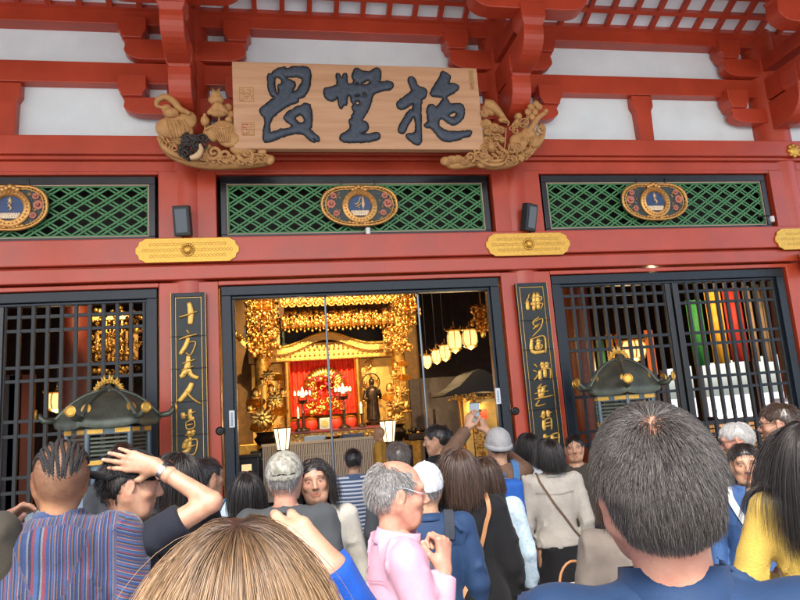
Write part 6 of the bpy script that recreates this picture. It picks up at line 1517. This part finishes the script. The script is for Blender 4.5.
# ================================================================ the crowd
def loc_of(px, py, d):
    W = np.array(at(px, py, 1.0)); dr = W-np.array([0, 0, CAM_H]); dr /= np.linalg.norm(dr); return dr*d+np.array([0, 0, CAM_H])
def loc(px0, py0, d, yaw, px, py, Y, H=None):
    "local (unscaled) coordinates, for a person at px0, py0, d, yaw, of the point seen at px, py at depth Y"
    w = loc_of(px0, py0, d); s = (H or w[2])/1.715; q = np.array(at(px, py, Y)); q = (q-np.array([w[0], w[1], 0]))/s
    return np.array(Matrix.Rotation(R(-yaw), 3, 'Z'))@q
F_ = fabric
# cloths
NAVY = F_('navy_cloth_coat', (.012, .014, .022)); BLACK = F_('black_cloth', (.006, .006, .007)); GREYT = F_('charcoal_tee', (.05, .055, .06)); CREAMK = F_('cream_knit', (.42, .40, .35), bump=.5, bscale=260)
BEIGEK = F_('beige_knit', (.33, .305, .265), bump=.6, bscale=240); BLUEJ = F_('blue_jacket_cloth', (.030, .075, .19), rough=.6); BLUEB = F_('bright_blue_cloth', (.010, .065, .33)); DENIM = F_('denim', (.06, .11, .20)); 
PINKS = F_('pink_shirt_cloth', (.50, .27, .345), rough=.75, bump=.1); BROWNJ = F_('brown_jacket_cloth', (.12, .068, .042), rough=.6); YELK = F_('yellow_knit', (.50, .34, .07), bump=.6, bscale=220)
LBLUE = F_('light_blue_cloth', (.26, .38, .48), col2=(.45, .52, .56), scale=60); DBLUE = F_('slate_blue_jacket', (.013, .034, .085), rough=.65, bump=.15); OLIVE = F_('olive_cloth', (.045, .040, .030)); WHTC = F_('white_cloth', (.50, .52, .54)); TANC = F_('tan_leather', (.30, .14, .06), rough=.45, bump=.1); MONK = F_('mustard_robe', (.45, .24, .04))
CAMO = mat('camo_cloth', (.14, .135, .10), .85, col2=(.34, .33, .28), scale=38, bump=.3, bscale=300, detail=1); GREYK = F_('grey_knit', (.30, .30, .30), bump=.7, bscale=200); STRAPD = F_('dark_webbing', (.03, .035, .045)); STRAPB = F_('blue_webbing', (.05, .13, .27))
STEEL = mat('watch_steel', (.5, .5, .52), .25, 1); PHONE = mat('phone_black', (.01, .01, .012), .15)

# ---- 1 striped hooded top, cornrow braids
BAJA = striped('woven_stripes', [(0, (0.010, 0.035, 0.130)), (.07, (0.100, 0.120, 0.150)), (.11, (0.007, 0.015, 0.060)), (.17, (0.140, 0.025, 0.045)), (.23, (0.025, 0.070, 0.180)), (.31, (0.010, 0.025, 0.080)), (.35, (0.130, 0.150, 0.170)), (.39, (0.150, 0.030, 0.050)), (.46, (0.015, 0.045, 0.150)), (.54, (0.170, 0.085, 0.025)), (.58, (0.010, 0.020, 0.070)), (.65, (0.025, 0.080, 0.200)), (.72, (0.120, 0.025, 0.045)), (.77, (0.130, 0.150, 0.170)), (.81, (0.010, 0.030, 0.110)), (.90, (0.140, 0.065, 0.025)), (.94, (0.010, 0.025, 0.090))], .072, weave=.25)
def band_baja(V, A):
    b = V[:, 0]*1.0+.5
    for nm in A:
        sh, el, wr = A[nm]; sg = 1 if nm == 'R' else -1
        dv = el-sh; t = (V-sh)@dv/(dv@dv); dist = np.linalg.norm(V-sh-np.clip(t, 0, 1)[:, None]*dv, axis=1); m_ = (dist < .10) & ((V[:, 0]*sg) > .178)
        b = np.where(m_, 5+(V[:, 2])*1.0+sg*V[:, 0]*.4, b)
    hood = (V[:, 1] < -.115+np.abs(V[:, 0])*.2) & (V[:, 2] > 1.19) & (np.abs(V[:, 0]) < .12-(1.43-V[:, 2])*.42)
    return np.where(hood, V[:, 0]*.85+.9+np.abs(V[:, 0])*.35, b)
def fade(q, C):
    z = q[:, 2]; y = q[:, 1]; m_ = np.clip((z+.055)/.05, 0, 1)*((y < .045+.0*z) | (z > .055)); m_ *= np.where(y > .02, np.clip((z-(.03+(y-.02)*.75))/.01, 0, 1), 1); return C*(1-.42*m_[:, None])
p1 = person('man with cornrow braids in a blue and red striped woven hooded top', 60.5, 437, 2.6, yaw=6, head=(12, 4, 2), tone='tan', hair='none', hcol=BLKH, cut='jacket', top=BAJA, collar=(BAJA, .055), hood=True, band=band_baja, hq=.0045, gq=.008, bulk=2.3, seed=11, foldamp=.010, tintfn=fade, bottom=DENIM, top_name='hooded_top', shoulders=1.14)
def cornrows(P):
    hm, ho = P['hm'], P['ho']; Vs = []; col = []; segs = []
    nb = 13
    for i in range(nb):
        u = -1+2*i/(nb-1); ang = u*1.25
        pts = []
        for j in range(64):
            t = j/63; a = R(62)-t*R(184)*(1-.18*abs(u))      # from the forehead over the top to the nape
            y, z = math.sin(a), math.cos(a); lat = math.sin(ang)*(1-.42*max(0, t-.45)/.55)+.045*math.sin(t*11+i*2.1)*(1-abs(u)*.5)
            c = math.sqrt(max(0, 1-lat*lat)); q = CRC+(CRR+np.array([.003, .003, .003]))*np.array([lat, y*c, z*c]); pts.append(ho+hm@q)
        pts = np.array(pts)
        for s_ in range(2):       # two plaited strands
            T = np.gradient(pts, axis=0); T /= np.linalg.norm(T, axis=1)[:, None]; n_ = pts-(ho+hm@CRC); n_ /= np.linalg.norm(n_, axis=1)[:, None]; B = np.cross(T, n_)
            ph = np.arange(64)*1.25+s_*math.pi; off = B*(np.cos(ph)*.0027)[:, None]+n_*(np.sin(ph)*.0015+.002)[:, None]; segs.append(pts+off)
    m = MB()
    for sgm in segs: m.tube([Vector(p) for p in sgm], [.0040]*50+[.0040*(1-k/18) for k in range(14)], 7)
    o = obj('braids', m, mat('black_braids', (.012, .010, .010), .5, bump=.6, bscale=500), P['t'], smooth=True)
cornrows(p1)
# short stubble strands at the sides
A_, _ = strands(2600, 2, lambda q, rg: rg.uniform(.003, .006, len(q)), p1['hm'], p1['ho'], 1.0, out=1.2, grav=.1, nape=-.06, seed=5, lift=0, thickcap=.001); strand_mesh('stubble', A_, BLKH, .0006, p1['t'])

# ---- 2 man with black cap worn backwards, hand on his brow
kw = dict(px=124, py=449, d=2.45, yaw=-52)
p2 = person('man in a backwards black cap holding his right hand against his forehead, watch on wrist', 126, 449, 2.75, yaw=-62, head=(-14, -8, 0), tone='light', hair='short', hcol=BLKH, top=NAVY, short_sleeve=True, hq=.005, gq=.010, nst=900, seed=12, bottom=DENIM, top_name='shirt',
            arms={'R': ((.5, .3, -1), (.140, .065, 1.648), 0)}, hands={'R': dict(d=(-.50, -.80, .26), n=(-.88, .47, -.10), curl=(.22, .18, .2, .25), thumb=.1, spread=.12, q=.0032)})
cap(p2, BLACK, '', back=True)
def watch(P, nm, back=.035, r=.031):
    sh, el, wr = P['A'][nm]; d = (wr-el)/np.linalg.norm(wr-el); c = wr-d*back; M3 = Vector(d).to_track_quat('Z', 'Y').to_matrix()
    m = MB(); m.lathe([(r, -.010), (r+.003, -.008), (r+.003, .008), (r, .010)], Vector(c), 24, M=M3); w = obj('watch', m, STEEL, P['t'], smooth=40)
    out = np.cross(d, [0, 0, 1]); out = -out if out[1]*0+out[0]*0 > 0 else out; o2 = M3@Vector((0, 1, 0)); mm = MB(); Mf = o2.to_track_quat('Z', 'Y').to_matrix(); mm.lathe([(.019, 0), (.019, .008), (.014, .010)], Vector(c)+o2*(r), 20, M=Mf); obj('watch_face', mm, PHONE, w, smooth=40)
watch(p2, 'R')

# ---- 3 far left, raised phone
p3 = person('person cut by the left picture edge in an olive top raising a phone', -38, 422, 2.7, yaw=-25, tone='light', hair='short', hcol=BRNH, top=OLIVE, gq=.012, hq=.008, seed=13, nst=200, arms={'L': 'phone', 'R': ((.20, .12, 1.10), (.10, .32, 1.28))}, hands={'L': dict(n=(.6, .5, -.3), d=(.1, .35, .93), curl=(.7, .8, .8, .8), q=.004), 'R': dict(n=(-.6, .4, 0), d=(-.25, .3, .9), curl=(.8, .9, .9, .9), q=.004)})
def phone(P, c, M3, label, lit=True, parent=None):
    c = to_world(P, c); M4 = Matrix.Translation(c)@Matrix.Rotation(P['t'].rotation_euler.z, 4, 'Z')@M3.to_4x4(); t = thing('smartphone', label, 'phone', c); m = MB(); m.obox(M4, .074, .009, .150); rel(obj('phone_body', m, PHONE, bevel=.004), t)
    m = MB(); m.obox(M4@Matrix.Translation((0, -.0052, 0)), .068, .0012, .140); rel(obj('screen', m, mat('phone_screen', (.12, .14, .17), .1, emit=(.45, .55, .62), estr=.15)), t)
    m = MB(); m.obox(M4@Matrix.Translation((.018, .006, .052)), .028, .004, .034); rel(obj('camera_bump', m, PHONE, bevel=.002), t)
a = (p3['A']['L'][2]+p3['A']['R'][2])/2; phone(p3, a+np.array([.0, .05, .09]), Matrix.Rotation(R(-15), 3, 'X')@Matrix.Rotation(R(70), 3, 'Y'), 'phone held sideways by the person cut by the left picture edge')

# ---- 4 black haired woman turned left
p4 = person('woman with collar length black hair turned left, behind the raised forearm', 177, 449, 3.3, yaw=48, head=(22, -6, 0), hair='bob', hcol=BLKH, top=BLACK, hq=.007, seed=14, nst=1400)
# ---- 5 distant brown head in front of the bronze shrine
p5 = person('person with short brown hair standing in front of the left bronze shrine', 122, 441, 5.2, yaw=10, tone='light', hair='short', hcol=BRNH, top=GREYT, seed=15, nst=400)
# ---- 6 young man in light blue with blue strap
p6 = person('young man in a pale blue patterned shirt with a blue strap across the shoulder', 206, 456, 4.1, yaw=-22, head=(-25, 0, 0), hair='short', hcol=BLKH, top=LBLUE, short_sleeve=True, seed=16, nst=700, top_name='shirt')
o = strap(p6, 'cross_strap', [(.13, .0, 1.43), (.06, -.11, 1.35), (-.05, -.12, 1.2), (-.14, -.06, 1.05)], STRAPB, .028, .004)
# ---- 7 black hair low
p7 = person('short person with plain black hair seen from behind left of the camouflage cap', 246, 469, 3.9, yaw=4, hair='bob', hcol=BLKH, top=BLACK, seed=17, nst=1000)
# ---- 8 camouflage cap
p8 = person('broad man in a faded camouflage cap and charcoal tee seen from behind', 284, 450, 3.25, yaw=-8, tone='pink', hair='short', hcol=GRYH, top=GREYT, short_sleeve=True, hq=.006, gq=.011, bulk=1.4, seed=18, nst=700, shoulders=1.12, top_name='tee', collar=(GREYT, .02))
oc = cap(p8, CAMO, '', back=False, depth=-.02)
m = MB(); hm, ho = p8['hm'], p8['ho']; m.tube([Vector(ho+hm@np.array([.089*math.cos(a)*.99, -.014-.111*math.sin(a), .022+.002*math.sin(a*9)])) for a in np.linspace(R(48), R(120), 12)], .005, 6); obj('cap_buckle_strap', m, BLACK, oc, smooth=True)
# ---- 9 woman facing the camera
p9 = person('woman facing the camera in a cream top, dark hair tied back', 315, 456, 3.55, yaw=178, head=(0, -2, 4), tone='light', hair='long', hcol=BLKH, top=CREAMK, hq=.0055, gq=.011, seed=19, nst=1200, longhair=.20, top_name='knit_top')
# ---- 10 striped shirt
STR = striped('navy_white_stripes', [(0, (.06, .10, .19)), (.55, (.55, .58, .62))], .036, weave=.2)
p10 = person('slim person in a navy and white striped shirt before the slatted screen', 352.5, 447, 5.9, yaw=-3, hair='short', hcol=BLKH, top=STR, band=lambda V, A: V[:, 2], seed=20, nst=600, top_name='shirt', bottom=BLACK, bulk=1.5, collar=(STR, .03))
# ---- 11 blonde woman in the foreground with raised hand
k11 = (238, 508, .90); 
def l11(px, py, Y): return loc(*k11, 0, px, py, Y)
wr = l11(332, 572, 1.12)
BLND = [(.44, .27, .13), (.50, .32, .165), (.38, .22, .10), (.55, .36, .20), (.30, .17, .08)]
p11 = person('blonde woman with dark roots at the bottom foreground, fingers raised beside her head', *k11, yaw=0, head=(6, -4, 0), tone='light', hair='long', hcol=BLND, top=BLUEB, cuff=.12, bulk=.5, hq=.005, gq=.008, seed=21, nst=34000, longhair=.26, eyes=True, arms={'R': ((.5, .2, -1), wr, 0)},
             hands={'R': dict(d=(-.72, .22, .66), n=(.05, .95, -.2), curl=(.62, .55, .6, .65), thumb=.5, spread=.03, q=.0026)}, hair_kw=dict(rootcol=(.035, .018, .012), w=.00052, K=14, out=.02, thickcap=.009, rnd=.07, clump=1, line=.004), top_name='sweater', nape=-.09)
# ---- 12 older man in pink
p12 = person('older balding man in a pink shirt in profile, fist raised to his chest', 393, 457, 2.36, yaw=-88, head=(0, -4, 0), tone='pink', hair='short', hcol=GRYH, top=PINKS, hq=.0042, gq=.008, bulk=1.35, seed=22, nst=3600, bald=((.035, 0), (.062, .095)), shoulders=1.05, collar=(PINKS, .042), foldamp=.010,
             arms={'R': ((.3, -.1, -1), (.13, .125, 1.335), 0)}, short_sleeve=False, hands={'R': dict(d=(-.25, .15, .95), n=(-.75, -.5, .1), curl=(1.25, 1.3, 1.35, 1.4), thumb=.9, spread=.03, q=.003)}, top_name='shirt', hair_kw=dict(LN=lambda q, rg: rg.uniform(.012, .022, len(q)), out=.12, w=.0009), tintfn=None)
# pale blue glasses arm running back over the ear
hm, ho = p12['hm'], p12['ho']; m = MB(); m.tube([Vector(ho+hm@np.array([x, y, z])) for x, y, z in ((.084, -.022, .030), (.080, .01, .028), (.068, .055, .012), (.055, .085, .004))], .0016, 6); obj('glasses_arm', m, mat('pale_blue_plastic', (.45, .60, .70), .3), p12['t'], smooth=True)
# ---- 13 white cap, blue jacket with backpack
p13 = person('person in a white cap and slate blue jacket behind the man in pink', 424, 461, 3.2, yaw=-8, tone='asian', hair='short', hcol=GRYH, top=DBLUE, hq=.007, gq=.010, bulk=1.7, seed=23, nst=500, shoulders=1.05, collar=(DBLUE, .03), foldamp=.010)
cap(p13, WHTC, '', back=False, depth=-.03)
backpack(p13, 'dark blue backpack on the slate blue jacket of the person in the white cap', F_('dusty_blue_bag', (.04, .06, .09)), STRAPD, z=1.10, size=(.12, .06, .18), x=-.06)
# ---- 14 man in black jacket looking left
p14 = person('man with short dark hair and a black jacket looking left before the bronze stand', 437, 423, 5.2, yaw=35, head=(28, -4, 0), hair='short', hcol=BLKH, top=BLACK, collar=(BLACK, .05), bulk=1.6, seed=24, nst=700)
# ---- 15 brown haired woman in black coat, tan strap
p15 = person('woman with brown bobbed hair in a long black coat with a tan shoulder strap', 457, 446, 3.35, yaw=-6, head=(4, -2, 0), hair='bob', hcol=[(.05, .026, .016), (.09, .05, .032), (.03, .016, .011)], top=BLACK, cut='coat', hem=.42, bulk=1.2, hq=.007, gq=.011, seed=25, nst=2600, skirt=False, bottom=BLACK, foldamp=.010, top_name='coat', collar=(BLACK, .025))
strap(p15, 'tan_strap', [(.14, .02, 1.42), (.11, -.10, 1.36), (.04, -.15, 1.18), (-.06, -.17, 1.0)], TANC, .011, .003, .006)
# ---- 16 second brown head beside her in pale blue
p16 = person('woman with brown hair and pale blue shirt right behind the woman in the black coat', 483, 454, 3.9, yaw=-18, hair='bob', hcol=BRNH, top=LBLUE, hq=.008, seed=26, nst=1200, bottom=DENIM, top_name='shirt', hem=.80)
strap(p16, 'bag_strap', [(.0, -.1, 1.42), (-.02, -.12, 1.3), (-.08, -.12, 1.1)], STRAPD, .03, .004)
# ---- 17 behind the pink man
p17 = person('person with grey brown hair half hidden behind the balding head of the man in pink', 397, 440, 4.5, yaw=0, hair='short', hcol=[(.10, .08, .07), (.16, .13, .11), (.05, .04, .035)], top=GREYT, seed=27, nst=800, bulk=1.2)
# ---- monk by the altar
p18 = person('small figure in a mustard robe kneeling side on before the altar right of the screen', 378.5, 431, 11.2, yaw=70, tone='asian', hair='none', top=MONK, bottom=MONK, skirt=True, bulk=1.8, seed=28, H=1.62, bot_name='robe', top_name='robe_top', hq=.010)
# ---- 19 brown jacket, grey knit hat, raised phone, blue backpack
k19 = (496, 427, 4.8)
p19 = person('man in a grey knit hat and brown jacket raising a phone with both hands', *k19, yaw=-6, head=(6, 4, 0), hair='short', hcol=BRNH, top=BROWNJ, bulk=1.9, hq=.008, gq=.011, seed=29, nst=200, shoulders=1.05, arms={'L': ((-.30, .12, 1.50), (-.17, .22, 1.72)), 'R': ((.12, .22, 1.46), (-.02, .26, 1.68))},
             hands={'L': dict(d=(.25, .1, .95), n=(.6, .7, 0), curl=(.5, .6, .7, .8), q=.005), 'R': dict(d=(-.30, .1, .9), n=(-.6, .7, 0), curl=(.5, .6, .7, .8), q=.005)}, foldamp=.012)
cap(p19, GREYK, '', beanie=True, brim=False, depth=-.035)
watch(p19, 'L', .03, .030)
backpack(p19, 'bright blue backpack on the brown jacket of the man raising a phone', F_('royal_blue_bag', (.012, .075, .30), rough=.6), STRAPB, z=1.17, size=(.135, .08, .19), x=-.03)
phone(p19, (-.10, .27, 1.83), Matrix.Rotation(R(10), 3, 'X'), 'phone raised in both hands by the man in the grey knit hat')
# ---- 20 black hair behind
p20 = person('woman with shoulder length black hair between the blue backpack and the beige sweater', 527, 431, 5.7, yaw=4, hair='bob', hcol=BLKH, top=WHTC, seed=30, nst=1200)
# ---- 21 beige sweater woman
p21 = person('woman in a beige sweater and long black skirt with a thin strap across her back', 547, 437, 4.75, yaw=-14, head=(22, 0, 0), hair='bob', hcol=BLKH, top=BEIGEK, bottom=BLACK, skirt=True, hem=.93, hq=.007, gq=.010, bulk=1.35, seed=31, nst=1800, top_name='sweater', foldamp=.010, collar=(BEIGEK, .012), hair_kw=dict(LN=lambda q, rg: np.clip(q[:, 2]+.095+np.abs(q[:, 1])*.3, .04, .22)*rg.uniform(.9, 1.1, len(q))))
strap(p21, 'thin_strap', [(-.115, .02, 1.43), (-.09, -.09, 1.38), (.0, -.125, 1.22), (.12, -.11, 1.05), (.175, -.02, .95)], F_('brown_strap', (.10, .06, .04)), .007, .003, .006)
# ---- 22 face toward the camera beside the big head
p22 = person('dark haired person facing the camera between the beige sweater and the big grey head', 573, 434, 5.7, yaw=155, hair='short', hcol=BLKH, top=OLIVE, hq=.0065, seed=32, nst=700)
# ---- 23 person with pale bag, mostly behind the big head
p23 = person('person in a grey beige coat mostly hidden behind the man with the big grey head', 618, 470, 3.0, yaw=-10, hair='bob', hcol=BRNH, top=F_('greige_coat', (.12, .10, .085)), cut='coat', hem=.5, seed=33, nst=600, gq=.012, arms={'L': 'front'}, top_name='coat')
w = to_world(p23, (-.24, .12, 1.08)); t = thing('handbag', 'pale beige handbag at the side of the person in the grey beige coat', 'handbag', w); m = MB(); m.obox(Matrix.Translation(w), .24, .10, .18); rel(obj('bag_body', m, F_('pale_bag', (.55, .50, .44), rough=.5), bevel=.03), t); m = MB(); m.tube([w+Vector((math.cos(a)*.07, 0, .08+math.sin(a)*.10)) for a in np.linspace(0, math.pi, 12)], .006, 6); rel(obj('bag_handle', m, TANC, smooth=True), t)
# ---- 24 white haired man
p24 = person('white haired man with glasses in a navy jacket with a yellow band, facing left', 738, 420, 4.85, yaw=46, head=(10, -14, 0), tone='pink', hair='short', hcol=WHTH, top=striped('navy_yellow_jacket', [(0, (.014, .022, .045)), (.562, (.62, .32, .03)), (.598, (.014, .022, .045))], 2.0, weave=.05), band=lambda V, A: V[:, 2], hq=.0065, seed=34, nst=900, bulk=1.5, collar=(NAVY, .04))
def glasses(P):
    hm, ho = P['hm'], P['ho']; m = MB(); W_ = lambda *q: Vector(ho+hm@np.array(q))
    for q in (-1, 1):
        m.tube([W_(q*.031+.021*math.cos(a), .100-abs(q*.031+.021*math.cos(a))*.18, .004+.016*math.sin(a)) for a in np.linspace(0, 6.28, 17)], .0016, 6, cap=False); m.tube([W_(q*.052, .090, .010), W_(q*.076, .06, .012), W_(q*.082, -.005, .014), W_(q*.080, -.028, -.002)], .0018, 6)
    m.tube([W_(-.010, .101, .006), W_(.010, .101, .006)], .0016, 6); obj('glasses', m, BLK, P['t'], smooth=True)
glasses(p24)
# ---- 25 face in blue jacket
p25 = person('short person in a blue jacket facing the camera before the yellow banded jacket', 741, 441, 4.1, yaw=150, head=(0, -6, 0), hair='short', hcol=BLKH, top=BLUEJ, hq=.006, seed=35, nst=700, bulk=1.6, collar=(BLUEJ, .05))
strap(p25, 'white_strap', [(.12, .02, 1.43), (.10, .10, 1.34), (-.02, .13, 1.12), (-.14, .09, 1.0)], WHTC, .02, .003)
# ---- 26 man with glasses
p26 = person('dark haired man with glasses behind the woman in the yellow cardigan', 777, 401, 4.5, yaw=24, head=(22, -4, 0), tone='light', hair='short', hcol=BRNH, top=BLACK, hq=.0065, seed=36, nst=900); glasses(p26)
# ---- 27 yellow cardigan
p27 = person('woman with long black hair in a yellow cardigan at the right picture edge', 800, 418, 2.9, yaw=-30, head=(-4, -2, 0), hair='long', hcol=BLKH, top=YELK, bottom=BLACK, hq=.006, gq=.009, seed=37, nst=7000, longhair=.38, bulk=1.25, top_name='cardigan', foldamp=.010, arms={'L': ((-.27, .0, 1.12), (-.16, .20, 1.06))}, hair_kw=dict(w=.0009, K=18, rnd=.05, out=.02, thickcap=.008))
# ---- 28 the big head
k28 = (650, 399, 1.14)
p28 = person('large man in a slate blue jacket in the right foreground, thinning dark grey hair', *k28, yaw=-20, head=(2, 9, -5), tone='pink', hair='short', hcol=[(.05, .044, .040), (.085, .075, .068), (.13, .118, .108), (.03, .026, .024)], top=DBLUE, hq=.0036, gq=.007, bulk=1.6, seed=38, nst=24000, bald=((-.050, 0), (.020, .022)), shoulders=1.08, collar=(DBLUE, .05), foldamp=.014, jaw=1.08,
             hair_kw=dict(LN=lambda q, rg: rg.uniform(.018, .034, len(q))*np.where(q[:, 2] < -.02, .5, 1)*np.where((np.abs(q[:, 0]) > .052) & (q[:, 2] < .03) & (q[:, 1] > -.045), .3, 1), w=.00046, K=5, out=.14, rnd=.11, nape=-.075, keep=.62))

SEAM_ = F_('seam_dark_blue', (.010, .025, .06)); SEAMP = F_('seam_pink', (.36, .17, .23)); SEAMK = F_('seam_beige', (.22, .20, .17))
for P_, m_, o_ in ((p28, SEAM_, .007), (p13, SEAM_, .007), (p12, SEAMP, .006), (p21, SEAMK, .006)):
    U_ = P_['U']; g_ = [c for c in children(P_['t']) if c.type == 'MESH' and ('jacket' in c.name or 'shirt' in c.name or 'sweater' in c.name)][0]
    strap(P_, 'seam', [U_(-.16, -.03, 1.33), U_(-.08, -.12, 1.315), U_(0, -.13, 1.31), U_(.08, -.12, 1.315), U_(.16, -.03, 1.33)], m_, .0016, .0012, o_, parent=g_)
